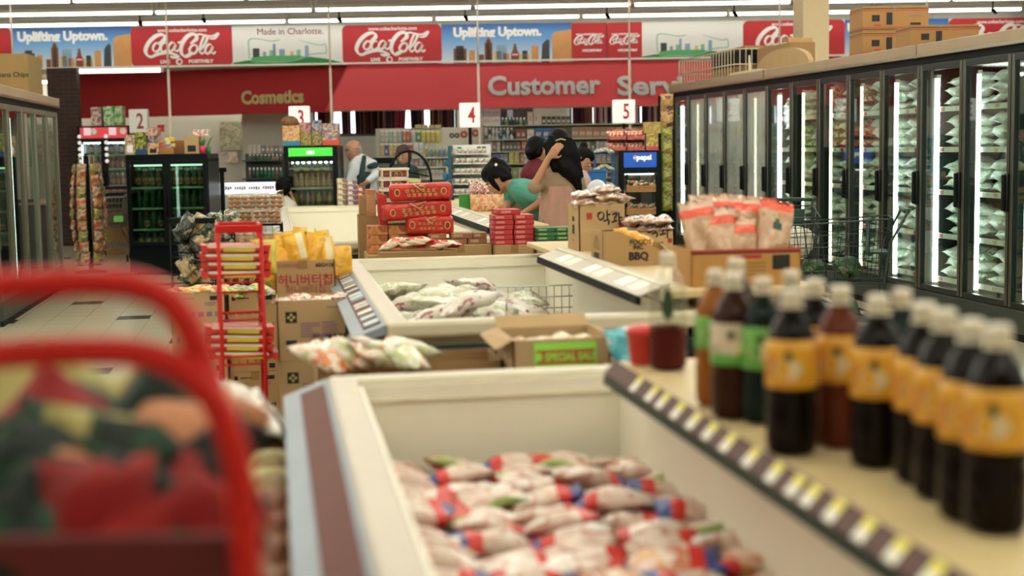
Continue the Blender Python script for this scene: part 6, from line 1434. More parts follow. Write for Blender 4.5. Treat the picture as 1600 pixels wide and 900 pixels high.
# ---------------------------------------------------------------- boxes and produce on top of the coolers
def top_box(px0, px1, py0, py1, D, m, label, cat='box', dep=.16, kind='product_box', z=None, window=None, band=None, rz=0):
    a, b = at(px0, py1, D), at(px1, py1, D); w = (b - a).length; h = sz(py1 - py0, D); c = (a + b) / 2
    if z is None: z = c.z
    q = MB(); q.box(-w / 2, 0, 0, w / 2, dep, h, m, .004)
    if window: q.box(-w * .28, -.001, h * .12, w * .28, 0.002, h * .48, window)
    if band: q.box(-w / 2 - .001, -.0015, 0, w / 2 + .001, 0.002, h * .24, band)
    return place((kind, [(None, q.mesh(), I4)]), TRS((c.x, c.y + .04, z), -YAW + rz), label, cat)
def pr_(n, a, b, c, s=14): return printed(n, [a, b, c, a], s, .45)
z2 = dh + .0005
top_box(195, 211, 209, 240, dD, pr_('pb1', (0.45, 0.30, 0.17), (0.55, 0.45, 0.32), (0.25, 0.12, 0.05)), 'tan box with a white mark, first of the row on the black cooler', z=z2, window=ink_w)
top_box(212, 229, 205, 240, dD, pr_('pb2', (0.16, 0.20, 0.02), (0.35, 0.36, 0.05), (0.04, 0.05, 0.02), 11), 'green mottled sack box on the black cooler', z=z2, band=mat('pb2b', (0.02, 0.06, 0.16), .5))
top_box(230, 248, 222, 240, dD, pr_('pb3', (0.52, 0.36, 0.18), (0.6, 0.45, 0.28), (0.45, 0.1, 0.04)), 'tan carton with a dark window on the black cooler', z=z2, window=ink, band=None)
top_box(231, 246, 211, 222, dD, pr_('pb4', (0.03, 0.07, 0.25), (0.35, 0.25, 0.2), (0.05, 0.05, 0.06)), 'blue and brown pouch lying on the tan carton with a dark window', z=z2 + sz(18, dD) + .001, kind='pouch', rz=.2)
top_box(228, 246, 199, 211, dD, pr_('pb5', (0.50, 0.25, 0.18), (0.55, 0.4, 0.28), (0.38, 0.12, 0.1)), 'rose tan box above the blue pouch', z=z2 + sz(29, dD) + .002)
top_box(249, 271, 231, 240, dD, mat('pb6', (0.36, 0.16, 0.04), .6, var=.2), 'low orange brown tray on the black cooler', z=z2, kind='tray')
for k, (px, py, c) in enumerate([(254, 227, (0.6, 0.16, 0.14)), (262, 222, (0.6, 0.55, 0.4)), (268, 216, (0.72, 0.6, 0.05)), (259, 217, (0.62, 0.62, 0.25)), (270, 226, (0.55, 0.35, 0.15)), (252, 219, (0.5, 0.2, 0.08))]):
    q = MB(); q.box(-.03, -.02, -.025, .03, .02, .025, mat('prod%d' % k, c, .5, var=.2), .008); p = at(px, py, dD); place(('snack_pack', [(None, q.mesh(), I4)]), TRS((p.x, p.y + .1, max(p.z, z2 + .10) - .012), rnd.uniform(-.5, .5), rnd.uniform(-.4, .4)), 'small pack heaped on the orange brown tray on the black cooler, %s' % ['rose', 'cream', 'bright yellow', 'pale green', 'tan', 'rust'][k], 'snack')
top_box(267, 290, 207, 228, dD + .25, mat('pb7', (0.33, 0.15, 0.05), .7, var=.1), 'plain brown box at the back of the row on the black cooler', z=z2)
top_box(288, 311, 212, 239, dD, kraft_pale, 'brown crate with a dark slot and printed band on the black cooler', kind='crate', z=z2, window=ink)
top_box(300, 325, 198, 208, dD + .1, pr_('pb8', (0.7, 0.66, 0.58), (0.6, 0.2, 0.1), (0.75, 0.72, 0.66)), 'white and orange pack lying above the brown crate', z=z2 + sz(27, dD) + .002, kind='pack')
q = MB(); q.lathe([(0, 0), (.035, 0), (.042, .095), (.038, .096), (.036, .08), (0, .08)], mat('pot_pink', (0.60, 0.05, 0.10), .4), 16); p = at(317, 239, dD); pot = MB()
for k in range(7):
    t = k * 2.4; r_ = .02 + .008 * k; pot.tube([(0, 0, .08), (.5 * r_ * math.cos(t), .5 * r_ * math.sin(t), .15), (r_ * math.cos(t), r_ * math.sin(t), .20 - .01 * (k % 3))], [.008, .012, .003], mat('leaf_green', (0.10, 0.20, 0.04), .5, var=.2), 6)
place(('potted_plant', [('pot', q.mesh()), ('foliage', pot.mesh())]), TRS((p.x, p.y + .06, z2)), 'small leafy plant in a pink pot on the black cooler', 'plant')
q = MB(); p = at(326, 239, dD); q.lathe([(0, 0), (.03, 0), (.03, .07), (.012, .10), (.012, .12), (0, .12)], mcap_g, 12); q.tube([(0, 0, .12), (.03, 0, .18), (.06, 0, .21)], [.01, .012, .004], MATS['leaf_green'], 6); place(('plant_bottle', [(None, q.mesh(), I4)]), TRS((at(321, 239, dD).x + .035, p.y + .10, z2)), 'dark green bottle with a green shoot beside the pink pot', 'plant')
# packs on the red headed coolers
z3 = rh_ + .0005
for k, (x0, x1, y0, y1, m, lb) in enumerate([(142, 158, 168, 197, pr_('pk1', (0.42, 0.24, 0.20), (0.6, 0.5, 0.45), (0.3, 0.08, 0.06), 9), 'brown and white paper roll pack on the red headed cooler'), (162, 178, 167, 197, pr_('pk2', (0.07, 0.36, 0.05), (0.62, 0.62, 0.52), (0.14, 0.42, 0.1), 9), 'green and white paper roll pack next to the brown one'), (179, 191, 167, 197, pr_('pk3', (0.06, 0.30, 0.04), (0.3, 0.45, 0.15), (0.55, 0.55, 0.45), 9), 'narrow green paper roll pack at the end of the red headed cooler')]):
    top_box(x0, x1, y0, y1, rD_, m, lb, 'paper rolls', .2, 'roll_pack', z=z3)
# on the green headed cooler
z4 = eh + .0005
top_box(442, 469, 195, 227, eD, pr_('gb1', (0.66, 0.38, 0.10), (0.6, 0.2, 0.12), (0.62, 0.5, 0.25)), 'orange snack box on the green headed cooler', z=z4, band=mat('gb1b', (0.03, 0.22, 0.32), .5))
top_box(470, 487, 206, 227, eD, pr_('gb2', (0.12, 0.16, 0.03), (0.30, 0.30, 0.08), (0.4, 0.15, 0.05), 18), 'green fruit box on the green headed cooler', z=z4); top_box(488, 503, 205, 227, eD, pr_('gb3', (0.14, 0.18, 0.03), (0.45, 0.25, 0.1), (0.08, 0.10, 0.03), 18), 'second green fruit box, next to the red and blue box', z=z4)
top_box(504, 530, 193, 227, eD, pr_('gb4', (0.40, 0.10, 0.05), (0.10, 0.2, 0.4), (0.6, 0.45, 0.2), 16), 'red and blue cereal box on the green headed cooler', z=z4, band=mat('gb4b', (0.6, 0.08, 0.04), .5))
top_box(487, 503, 187, 204, eD, pr_('gb5', (0.02, 0.05, 0.20), (0.45, 0.3, 0.2), (0.10, 0.2, 0.35), 14), 'blue pack on top of the green fruit boxes', z=z4 + sz(22, eD) + .001, kind='pack', rz=.15)
top_box(466, 486, 190, 205, eD + .12, pr_('gb6', (0.55, 0.25, 0.22), (0.6, 0.4, 0.35), (0.4, 0.1, 0.1), 12), 'rose pink box between the orange box and the blue pack', z=z4 + sz(21, eD) + .001)
q = MB(); q.lathe([(.10, 0), (.115, .02), (.10, .07), (.06, .105), (0, .115)], printed('wicker', [(0.16, 0.07, 0.02), (0.24, 0.12, 0.03), (0.10, 0.04, 0.01)], 40, .6), 20); p = at(453, 195, eD); place(('wicker_basket', [(None, q.mesh(), I4)]), TRS((p.x, p.y + .12, z4 + sz(32, eD) + .001)), 'upturned brown wicker basket on the orange snack box', 'basket')
# on the blue headed cooler
z5 = fh + .0005
rsn = printed('red_snack_carton', [(0.48, 0.09, 0.08), (0.56, 0.16, 0.13), (0.40, 0.05, 0.05)], 9, .45); rsp = printed('red_snack', [(0.55, 0.04, 0.03), (0.70, 0.6, 0.45), (0.62, 0.3, 0.1), (0.5, 0.03, 0.03)], 16, .25)
def cut_case(w, d, h, m):
    q = MB(); t = .005
    q.prism([(-w / 2, 0, 0), (w / 2, 0, 0), (w / 2, 0, h * .45), (w * .3, 0, h * .30), (-w * .3, 0, h * .30), (-w / 2, 0, h * .45)], (0, t, 0), m)
    q.prism([(-w / 2, d, 0), (w / 2, d, 0), (w / 2, d, h), (-w / 2, d, h)], (0, -t, 0), m)
    for x in (-w / 2, w / 2 - t): q.prism([(x, 0, 0), (x, d, 0), (x, d, h), (x, 0, h * .45)], (t, 0, 0), m)
    q.box(-w / 2, 0, 0, w / 2, d, .004, m); return q.mesh()
fwp = sz(28, fD); CC = cut_case(fwp - .004, .24, sz(17, fD) - .002, rsn)
rpk = [pillow(.07, .10, .035, [rsp], seed=310 + k) for k in range(2)]
for lv in range(2):
    for i in range(2):
        p = at(967 + i * 29, 234, fD); zz = z5 + lv * sz(17, fD)
        place(('snack_carton', [(None, CC, I4)]), TRS((p.x, p.y + .06, zz), -YAW), 'red cut front carton of snacks on the blue headed cooler, %s layer, %s column' % (['lower', 'upper'][lv], ['aisle side', 'freezer side'][i]), 'carton')
        for k in range(4): place(('snack_bag', [(None, rpk[k % 2], I4)]), TRS((p.x - .07 + k * .047, p.y + .15, zz + .055 + .01 * lv), rnd.uniform(-.5, .5), .9, rnd.uniform(-.2, .2)), 'red and white snack bag in the %s layer of cut front cartons' % ['lower', 'upper'][lv], 'snack', 'red snack bags in the %s layer of cartons on the blue headed cooler' % ['lower', 'upper'][lv])
top_box(1011, 1030, 208, 234, fD, pr_('yb1', (0.30, 0.32, 0.05), (0.55, 0.5, 0.12), (0.35, 0.15, 0.05), 14), 'yellow green snack box with a red foot at the freezer side of the red cartons', z=z5, band=mat('yb1b', (0.6, 0.08, 0.10), .5))
top_box(1008, 1034, 190, 207.5, fD + .05, pr_('yb2', (0.30, 0.34, 0.06), (0.5, 0.2, 0.06), (0.45, 0.4, 0.15), 14), 'wide green and orange box on the yellow green snack box', z=z5 + sz(26, fD) + .001)
# hanging packs at the freezer end, brown sacks above
hk = printed('lime_bag', [(0.30, 0.36, 0.05), (0.5, 0.48, 0.10), (0.16, 0.22, 0.04), (0.5, 0.3, 0.08)], 12, .25); bs = printed('amber_sack', [(0.40, 0.22, 0.07), (0.5, 0.30, 0.12), (0.12, 0.06, 0.03)], 9, .5)
hb_ = [pillow(.14, .20, .06, [hk], seed=320 + k) for k in range(2)]; bsk = [pillow(.16, .24, .08, [bs], seed=324 + k) for k in range(2)]
ph_ = at(1042, 280, 17.4); q = MB(); q.box(-.10, 0, 0, .10, .03, zof(1042, 150, 17.4), blackm, .004); q.box(-.14, -.2, 0, .14, .14, .02, blackm, .004)
for z in [zof(1042, y, 17.4) for y in (152, 176, 197, 218, 240, 262, 284, 306)]: q.bar((0, 0, z + .02), (0, -.12, z + .03), .005, steel, 5)
place(('hanging_stand', [(None, q.mesh(), I4)]), TRS((ph_.x, ph_.y, 0), -YAW), 'narrow black stand of hooked bags at the far end of the freezer row', 'stand')
for k, y in enumerate((162, 187, 208, 229, 251, 273, 295, 317)):
    p = at(1042, y, 17.3); place(('hanging_bag', [(None, (bsk if k < 2 else hb_)[k % 2], I4)]), TRS((p.x, p.y, p.z), -YAW, PI / 2), 'amber sack hung high on the stand at the freezer end' if k < 2 else 'lime green bag hung on the stand at the freezer end', 'snack', 'amber sacks on the hook stand' if k < 2 else 'lime bags on the hook stand')
# wooden bins in front of the blue headed cooler
wd = mat('bin_wood', (0.36, 0.17, 0.05), .55, var=.2, scale=20)
wp = at(1002, 300, 15.6); parts = []
q = MB()
for x in (-.17, .15): q.box(x, -.02, 0, x + .02, .0, 1.22, blackm); q.box(x, .20, 0, x + .02, .22, 1.22, blackm)
parts.append(('frame', q.mesh()))
zbins = [zof(1002, 300, 15.6), zof(1002, 335, 15.6), zof(1002, 372, 15.6)]
for z in zbins:
    q = MB(); q.prism([(-.16, -.06, z), (-.16, .18, z + .04), (-.16, .18, z + .13), (-.16, -.08, z + .07)], (.02, 0, 0), wd); q.prism([(.14, -.06, z), (.14, .18, z + .04), (.14, .18, z + .13), (.14, -.08, z + .07)], (.02, 0, 0), wd)
    for j in range(3): q.box(-.16, -.085 + .004 * j, z + .004 + j * .024, .16, -.07 + .004 * j, z + .024 + j * .024, wd)
    q.box(-.16, -.06, z + .0, .16, .18, z + .012, wd); parts.append(('bin', q.mesh()))
place(('bin_rack', parts), TRS((wp.x, wp.y, 0), -YAW - .12), 'rack of slanted wooden bins before the blue headed cooler', 'rack')
cnd = [pillow(.06, .09, .03, [printed('candy', [(0.5, 0.05, 0.03), (0.35, 0.22, 0.12), (0.6, 0.5, 0.35), (0.1, 0.2, 0.1)], 18, .25)], seed=330 + k) for k in range(3)]
for bi, z in enumerate(zbins[:2]):
    for k in range(9): place(('snack_pack', [(None, cnd[k % 3], I4)]), TRS((wp.x, wp.y, 0), -YAW - .12) @ TRS((-.12 + (k % 5) * .058, .0 + .07 * (k // 5), z + .09 + rnd.uniform(-.01, .02)), rnd.uniform(-1, 1), rnd.uniform(-.6, .6)), 'small red and brown pack in the %s wooden bin' % ['upper', 'lower'][bi], 'snack', 'packs in the %s wooden bin' % ['upper', 'lower'][bi])
# ---------------------------------------------------------------- tall hanging snack tower in the aisle end
tD_ = 18.4; tp = gx(143, tD_, 0); th_ = zof(143, 240, tD_); parts = []
q = MB(); q.tube([(0, 0, 0), (0, 0, th_)], .03, blackm, 12); parts.append(('post', q.mesh())); q = MB(); q.lathe([(.20, 0), (.20, .025), (.05, .05)], blackm, 20); parts.append(('base', q.mesh()))
q = MB()
for k in range(6):
    t = k * PI / 3; q.tube([(0, 0, th_ - .02), (.09 * math.cos(t), .09 * math.sin(t), th_ - .03), (.10 * math.cos(t), .10 * math.sin(t), .15)], .008, mat('strip_beige', (0.42, 0.33, 0.22), .5), 6)
parts.append(('strip', q.mesh())); place(('snack_tower', parts), TRS((tp.x, tp.y, 0)), 'tall tower of hanging snack strips at the end of the dim cooler', 'display')
tw_ = [printed('tower_bag_%d' % k, c, 12, .3) for k, c in enumerate([[(0.36, 0.22, 0.10), (0.5, 0.4, 0.28), (0.45, 0.08, 0.05)], [(0.40, 0.08, 0.05), (0.5, 0.25, 0.1), (0.55, 0.45, 0.3)], [(0.20, 0.20, 0.05), (0.4, 0.3, 0.1), (0.1, 0.12, 0.04)], [(0.42, 0.28, 0.08), (0.35, 0.1, 0.05), (0.5, 0.42, 0.3)]])]
TW = [pillow(.13, .15, .05, [tw_[k]], seed=340 + k) for k in range(4)]
for lv in range(9):
    for k in range(6):
        t = k * PI / 3 + .2; z = .22 + lv * (th_ - .34) / 8.6; r_ = .135 + .07 * math.sin(PI * (1 - lv / 9.0) * .9)
        if math.sin(t) > .6: continue
        place(('hanging_bag', [(None, TW[(lv + k * 2) % 4], I4)]), TRS((tp.x + r_ * math.cos(t), tp.y + r_ * math.sin(t), z), t + PI / 2, PI / 2 - .12), 'small bag clipped in the %s tier up of the hanging snack tower' % ordinal(lv), 'snack', 'bags in the %s tier of the hanging snack tower' % ordinal(lv))
# ---------------------------------------------------------------- checkout counters and what stands on them
ctop = mat('counter_laminate', (0.50, 0.30, 0.22), .4, var=.08); cside = mat('counter_side', (0.10, 0.09, 0.08), .5, var=.1)
for k, (px, lb) in enumerate([(250, 'checkout counter in the lane with sign two'), (505, 'checkout counter in the lane with sign three'), (600, 'checkout counter where the cashier in the white shirt works'), (735, 'checkout counter below lane sign four'), (960, 'checkout counter behind the blue headed cooler')]):
    D = 19.6; p = gx(px, D, 0); q = MB(); q.box(-.35, 0, .02, .35, 1.5, .86, cside, .01); t = MB(); t.box(-.40, -.04, .86, .40, 1.55, .90, ctop, .01); bl = MB(); bl.box(-.22, .05, .90, .22, 1.4, .905, blackm); kp_ = MB(); kp_.box(-.33, .03, 0, .33, 1.47, .02, blackm)
    place(('checkout_counter', [('cabinet', q.mesh()), ('counter_top', t.mesh()), ('belt', bl.mesh()), ('plinth', kp_.mesh())]), TRS((p.x, p.y, 0), -YAW), lb, 'counter')
# register screen
p = gx(600, 19.7, .905); q = MB(); q.box(-.14, 0, 0, .14, .16, .10, blackm, .01); s = MB(); s.box(-.16, .04, .30, .16, .09, .52, blackm, .01); s.box(-.12, .036, .36, .12, .041, .44, mat('screen_dim', (0.10, 0.12, 0.08), .3, var=.3)); n_ = MB(); n_.tube([(0, .08, .1), (0, .08, .31)], .02, blackm, 8)
place(('cash_register', [('base', q.mesh()), ('screen', s.mesh()), ('neck', n_.mesh())]), TRS((p.x, p.y + .1, .9055), -YAW), 'black till screen on a neck next to the cashier in white', 'till')
# hoop handled black basket with a yellow box
hbD = 17.4; p = gx(643, hbD, 0); hoop_c = at(640, 290, hbD); hr_ = sz(34, hbD); hy = at(640, 236, hbD).z
q = MB(); q.tube([(hr_ * math.cos(PI * k / 16), 0, (hy - at(640, 285, hbD).z) * math.sin(PI * k / 16)) for k in range(17)], .016, blackm, 8)
i_ = MB(); i_.tube([(-hr_ * .95, .0, .09), (-hr_ * .2, -.02, .135), (hr_ * .9, -.0, .07)], .010, blackm, 8); i_.tube([(0, 0, .13), (0, 0, (hy - at(640, 285, hbD).z) * .98)], .010, blackm, 8)
bb_ = MB(); bb_.prism([(-hr_, -.16, 0), (hr_, -.16, 0), (hr_ * .85, -.13, -.22), (-hr_ * .85, -.13, -.22)], (0, .30, 0), blackm)
zz = at(640, 285, hbD).z
place(('hand_basket', [('basket_body', bb_.mesh()), ('hoop_handle', q.mesh()), ('inner_handle', i_.mesh())]), TRS((hoop_c.x, hoop_c.y, zz), -YAW), 'black hand basket with a tall arched hoop handle behind the red gift boxes', 'basket')
q = MB(); q.box(-.30, -.2, 0, .30, .2, zz - .221, kraft2, .004); place(('carton', [(None, q.mesh(), I4)]), TRS((hoop_c.x, hoop_c.y, 0), -YAW), 'large brown carton that carries the black hoop handled basket', 'carton')
q = MB(); q.box(-.11, -.06, 0, .11, .06, .05, mat('lemon_box', (0.58, 0.55, 0.22), .5, var=.08), .004); p = at(645, 268, hbD - .1); place(('small_box', [(None, q.mesh(), I4)]), TRS((p.x - .02, p.y, zz + .001), -YAW + .1, 0, .08), 'pale yellow box sticking out of the black hoop handled basket', 'box')
# white low case with red lettering, black arm stand
wcD = 19.2; a, b = at(331, 303, wcD), at(442, 303, wcD); ww = (b - a).length; c = (a + b) / 2; ht = zof(385, 285, wcD)
q = MB(); q.box(-ww / 2, 0, .02, ww / 2, .5, c.z - .004, white, .006); f = MB(); f.box(-ww / 2, -.01, c.z, ww / 2, .01, ht, emit('lit_panel', (0.85, 0.95, 1.0), .9), .004); t = MB(); t.box(-ww / 2, .01, ht - .01, ww / 2, .5, ht, mat('slate', (0.06, 0.10, 0.11), .4), .004)
r_ = MB(); rr2 = random.Random(5)
for k in range(24):
    x = -ww / 2 + .12 + k * (ww - .2) / 24
    if k % 6 == 5: continue
    r_.quad([(x, -.0115, c.z + .06), (x + .022, -.0115, c.z + .06 + rr2.uniform(-.01, .01)), (x + .026, -.0115, c.z + .10), (x + .004, -.0115, c.z + .10 + rr2.uniform(-.01, .01))], ink_r)
place(('display_case', [('cabinet', q.mesh()), ('front_panel', f.mesh()), ('top', t.mesh()), ('lettering', r_.mesh())]), TRS((c.x, c.y, 0), -YAW), 'low white display case with a row of red writing behind the roll bags', 'case')
p = gx(352, 18.95, 0); q = MB(); q.tube([(0, 0, 0), (0, 0, zof(347, 268, 18.6))], .03, blackm, 10); a_ = MB(); z = zof(347, 266, 18.6); a_.box(-.18, -.03, z - .03, .06, .03, z + .03, blackm, .01); b_ = MB(); b_.lathe([(.2, 0), (.2, .02), (.04, .04)], blackm, 16)
place(('stand', [('post', q.mesh()), ('arm', a_.mesh()), ('base', b_.mesh())]), TRS((p.x, p.y, 0), -YAW), 'black post with a short arm beside the two door cooler', 'stand')
# ---------------------------------------------------------------- front wall: windows, curtains, shelves of goods
sunlit = emit('daylight_pane', (0.95, 0.98, 1.0), 2.6)
def fpx(px, py, D): return fr(px, py, D)
WDp = 26.9
def window(n, x0, x1, y0, y1):
    a, b = fr(x0, y1, WDp), fr(x1, y0, WDp); q = MB(); q.box(a.x, WDp, a.z, b.x, WDp + .02, b.z, sunlit)
    fm = mat('window_frame', (0.05, 0.045, 0.045), .4)
    q.box(a.x - .05, WDp - .03, a.z - .06, b.x + .05, WDp + .04, a.z, fm); q.box(a.x - .05, WDp - .03, b.z, b.x + .05, WDp + .04, b.z + .05, fm)
    for k in range(5): x = a.x + (b.x - a.x) * k / 4; q.box(x - .02, WDp - .02, a.z, x + .02, WDp + .03, b.z, fm)
    struct('window_%d' % n, q.xform(BASE).mesh()); return a.z, b.z
wz0, wz1 = window(1, 492, 712, 160, 209)
wz0b, wz1b = window(2, 892, 1060, 150, 193)
q = MB(); a, b = fr(380, 250, 26.98), fr(1100, 250, 26.98); q.box(a.x, 26.98, 0, b.x, 27.06, ZC - .85, mat('partition_paint', (0.50, 0.50, 0.42), .7, var=.06)); struct('wall_partition', q.xform(BASE).mesh())
cu = [mat('curtain_%s' % n, c, .8, var=.15) for n, c in (('plum', (0.10, 0.025, 0.035)), ('lilac', (0.40, 0.22, 0.26)), ('dark', (0.022, 0.012, 0.014)), ('rose', (0.36, 0.05, 0.09)), ('tan', (0.30, 0.16, 0.09)), ('pale', (0.62, 0.50, 0.50)))]
def curtain(x0, x1, y0, y1, label, seed, taper0=0, taper1=0, pool=(2, 0, 1, 2, 0, 2, 1, 4, 2, 0)):
    D = 26.75; a, b = fr(x0, y1, D), fr(x1, y1, D); zt_ = fr(x0, y0, D).z; zb__ = fr(x0, y1, D).z; q = MB(); r = random.Random(seed)
    n = max(3, int((x1 - x0) / 4.2)); W = b.x - a.x; top = []; bot = []
    for k in range(n * 4 + 1):
        t = k / (n * 4); yy = D - .035 * math.cos(2 * PI * k / 4)
        top.append((a.x + W * t, yy, zt_ + .1)); bot.append((a.x + sz(taper0, D) + (W - sz(taper0 + taper1, D)) * t, yy - .02, zb__))
    c = 0
    for k in range(n * 4):
        if k % 2 == 0: c = r.choice(pool)
        q.quad([bot[k], bot[k + 1], top[k + 1], top[k]], cu[c], False)
    place(('curtain', [(None, q.xform(BASE).mesh(), I4)]), I4, label, 'curtain')
for k, (x0, x1, t0, t1, lb) in enumerate([(497, 524, 0, 2, 'striped plum curtain nearest the green headed cooler'), (534, 550, 1, 2, 'narrow plum curtain between two bright gaps'), (555, 613, 1, 0, 'wide striped plum curtain behind the cashier'), (613, 637, 0, 4, 'rose and plum curtain with a slanted edge'), (641, 664, 2, 0, 'striped curtain between two bright slits'), (672, 711, 0, 0, 'lilac striped curtain beside the lane four sign')]):
    curtain(x0, x1, 160, 209, lb, k + 1, t0, t1, (3, 2, 0, 3, 2) if k == 3 else (2, 0, 1, 2, 0, 2, 1, 4, 2, 0))
curtain(894, 926, 150, 193, 'dark end of the striped curtain row by the lane five sign', 21, pool=(2, 0, 2, 0, 4, 2)); curtain(927, 1000, 150, 193, 'pale striped curtain behind the lane five sign', 22, pool=(2, 5, 2, 1, 0, 5, 2)); curtain(1002, 1055, 150, 193, 'pale striped curtain beside the freezer end', 23, pool=(2, 5, 0, 1, 2))
# shelving run behind the tills
SD = 25.3
peg = mat('pegboard', (0.55, 0.53, 0.44), .6, var=.06)
a, b = fr(590, 330, SD), fr(756, 330, SD); q = MB(); zt1 = fr(650, 200, SD).z
q.box(a.x, SD, 0, b.x, SD + .05, zt1, peg); place_M = BASE
parts = [('back_panel', q.xform(BASE).mesh())]
def shelf_at(y, x0, x1, D=SD, dep=.34, m=white):
    p0, p1 = fr(x0, y, D - dep), fr(x1, y, D - dep); q = MB(); q.box(p0.x, D - dep, p0.z - .02, p1.x, D, p0.z, m); return q.xform(BASE).mesh(), p0.z
levels = {}
for y in (247, 262, 280, 300): me, z = shelf_at(y, 592, 754); parts.append(('shelf', me)); levels[y] = z
q = MB(); q.box(a.x, SD - .4, 0, b.x, SD, .12, blackm); parts.append(('plinth', q.xform(BASE).mesh()))
place(('gondola', parts), I4, 'pale pegboard shelving behind the black hoop handled basket', 'shelf')
a2, b2 = fr(757, 330, SD), fr(1046, 330, SD); q = MB(); q.box(a2.x, SD, 0, b2.x, SD + .05, fr(800, 197, SD).z, mat('pegboard_brown', (0.34, 0.24, 0.15), .6, var=.2, scale=3)); parts = [('back_panel', q.xform(BASE).mesh())]
for y in (196, 218, 237, 256, 280, 305): me, z = shelf_at(y, 757, 1044, SD, .34 if y > 200 else .30, MATS['shelf_edge']); parts.append(('shelf', me)); levels[(y, 'b')] = z
q = MB(); q.box(a2.x, SD - .4, 0, b2.x, SD, .12, blackm); parts.append(('plinth', q.xform(BASE).mesh()))
q = MB(); q.box(a2.x, SD + .0, fr(800, 197, SD).z, b2.x - 2.4, SD + .04, fr(800, 168, SD).z, mat('back_dark', (0.03, 0.03, 0.028), .6)); parts.append(('upper_panel', q.xform(BASE).mesh()))
place(('gondola', parts), I4, 'long dark backed shelving behind the women, from lane sign four to the freezers', 'shelf')
def goods(row, x0, x1, y0, y1, n, cols, label, cat, kind='product_box', D=SD - .30, shape='box', dep=.10, gap=.12, vary=.18):
    r = random.Random(hash(label) % 9999 if False else sum(map(ord, label)))
    ms = [mat('goods_%s_%d' % (kind + label[:6].replace(' ', '_') + str(sum(map(ord, label)) % 997), i), c, .45, var=.25, scale=18) for i, c in enumerate(cols)]
    protos = []
    wpx = (x1 - x0) / n
    for m in ms:
        q = MB(); w = sz(wpx * (1 - gap), D); h = sz(y1 - y0, D)
        if shape == 'box': q.box(-w / 2, 0, 0, w / 2, dep, h, m, .003); q.box(-w * .35, -.0015, h * .35, w * .35, .001, h * .65, lb_m)
        elif shape == 'bottle': q.lathe([(0, 0), (w / 2, 0), (w / 2, h * .58), (w * .2, h * .74), (w * .2, h * .8)], m, 10); q.lathe([(w * .26, h * .76), (w * .26, h), (0, h)], mcap_w, 10)
        elif shape == 'roll': 
            rr_ = min(w, h) / 2; q.tube([(rr_ * .68 * math.cos(t), 0, rr_ + rr_ * .68 * math.sin(t)) for t in [2 * PI * k / 14 for k in range(14)]], rr_ * .32, m, 6, True)
        else: 
            q.box(-w / 2, 0, 0, w / 2, dep * .5, h * .84, m, .008); q.box(-w * .45, .01, h * .84, w * .45, .014, h, paper_w); q.box(-w * .3, -.002, h * .2, w * .3, .001, h * .5, lb_m)
        protos.append(q.mesh())
    for k in range(n):
        x = x0 + (k + .5) * wpx; p = fr(x, y1, D)
        place((kind, [(None, r.choice(protos), I4)]), BASE @ Matrix.Translation((p.x, p.y, p.z + (.001 if shape != 'pack' else 0))), label, cat, label.replace('pack', 'packs', 1) + ', all alike')
Dp = SD - .06
goods(0, 594, 628, 203, 222, 5, [(0.6, 0.62, 0.55), (0.3, 0.5, 0.45), (0.62, 0.6, 0.5)], 'pale pack hung high on the pegboard above the cashier', 'goods', 'hanging_pack', Dp, 'pack')
goods(0, 594, 628, 224, 243, 5, [(0.06, 0.10, 0.30), (0.6, 0.6, 0.52), (0.55, 0.45, 0.12)], 'blue or white pack hung below the pale packs on the pegboard', 'goods', 'hanging_pack', Dp, 'pack')
goods(0, 629, 641, 203, 222, 2, [(0.5, 0.14, 0.07)], 'rust red pack hung on the pegboard', 'goods', 'hanging_pack', Dp, 'pack')
goods(0, 630, 645, 224, 240, 3, [(0.35, 0.12, 0.08), (0.45, 0.3, 0.1)], 'brown pack hung under the rust red ones', 'goods', 'hanging_pack', Dp, 'pack')
goods(0, 643, 650, 204, 220, 1, [(0.5, 0.55, 0.45)], 'grey green pack hung beside the dark green one', 'goods', 'hanging_pack', Dp, 'pack')
goods(0, 650, 658, 204, 221, 1, [(0.03, 0.25, 0.06)], 'dark green pack hung next to the yellow ones', 'goods', 'hanging_pack', Dp, 'pack')
goods(0, 658, 688, 204, 222, 4, [(0.50, 0.46, 0.02)], 'yellow pack hung on the pegboard', 'goods', 'hanging_pack', Dp, 'pack')
goods(0, 648, 690, 195, 201, 4, [(0.45, 0.42, 0.12), (0.35, 0.30, 0.05)], 'olive pack lying along the top edge of the pegboard', 'goods', 'folded_pack', SD - .05, 'box')
goods(0, 646, 662, 223, 238, 2, [(0.58, 0.6, 0.58)], 'white card hung below the yellow packs', 'goods', 'hanging_pack', Dp, 'pack')
goods(0, 702, 718, 203, 216, 2, [(0.02, 0.035, 0.03)], 'black tape roll hung on the pegboard by the lane four post', 'tape', 'tape_roll', Dp, 'roll', gap=0)
goods(0, 719, 731, 203, 216, 1, [(0.42, 0.06, 0.04)], 'red tape roll hung beside the black ones', 'tape', 'tape_roll', Dp, 'roll', gap=0)
goods(0, 737, 749, 201, 214, 1, [(0.38, 0.06, 0.04)], 'red tape roll hung on the far side of the lane four post', 'tape', 'tape_roll', Dp, 'roll', gap=0)
goods(0, 664, 704, 229, 247, 6, [(0.35, 0.38, 0.10), (0.5, 0.52, 0.42), (0.2, 0.28, 0.4)], 'white capped bottle on the upper shelf of the pegboard', 'bottle', 'bottle', SD - .30, 'bottle')
goods(0, 594, 662, 249, 262, 9, [(0.5, 0.5, 0.42), (0.3, 0.4, 0.45), (0.5, 0.2, 0.15)], 'small box on the second shelf of the pale shelving', 'goods')
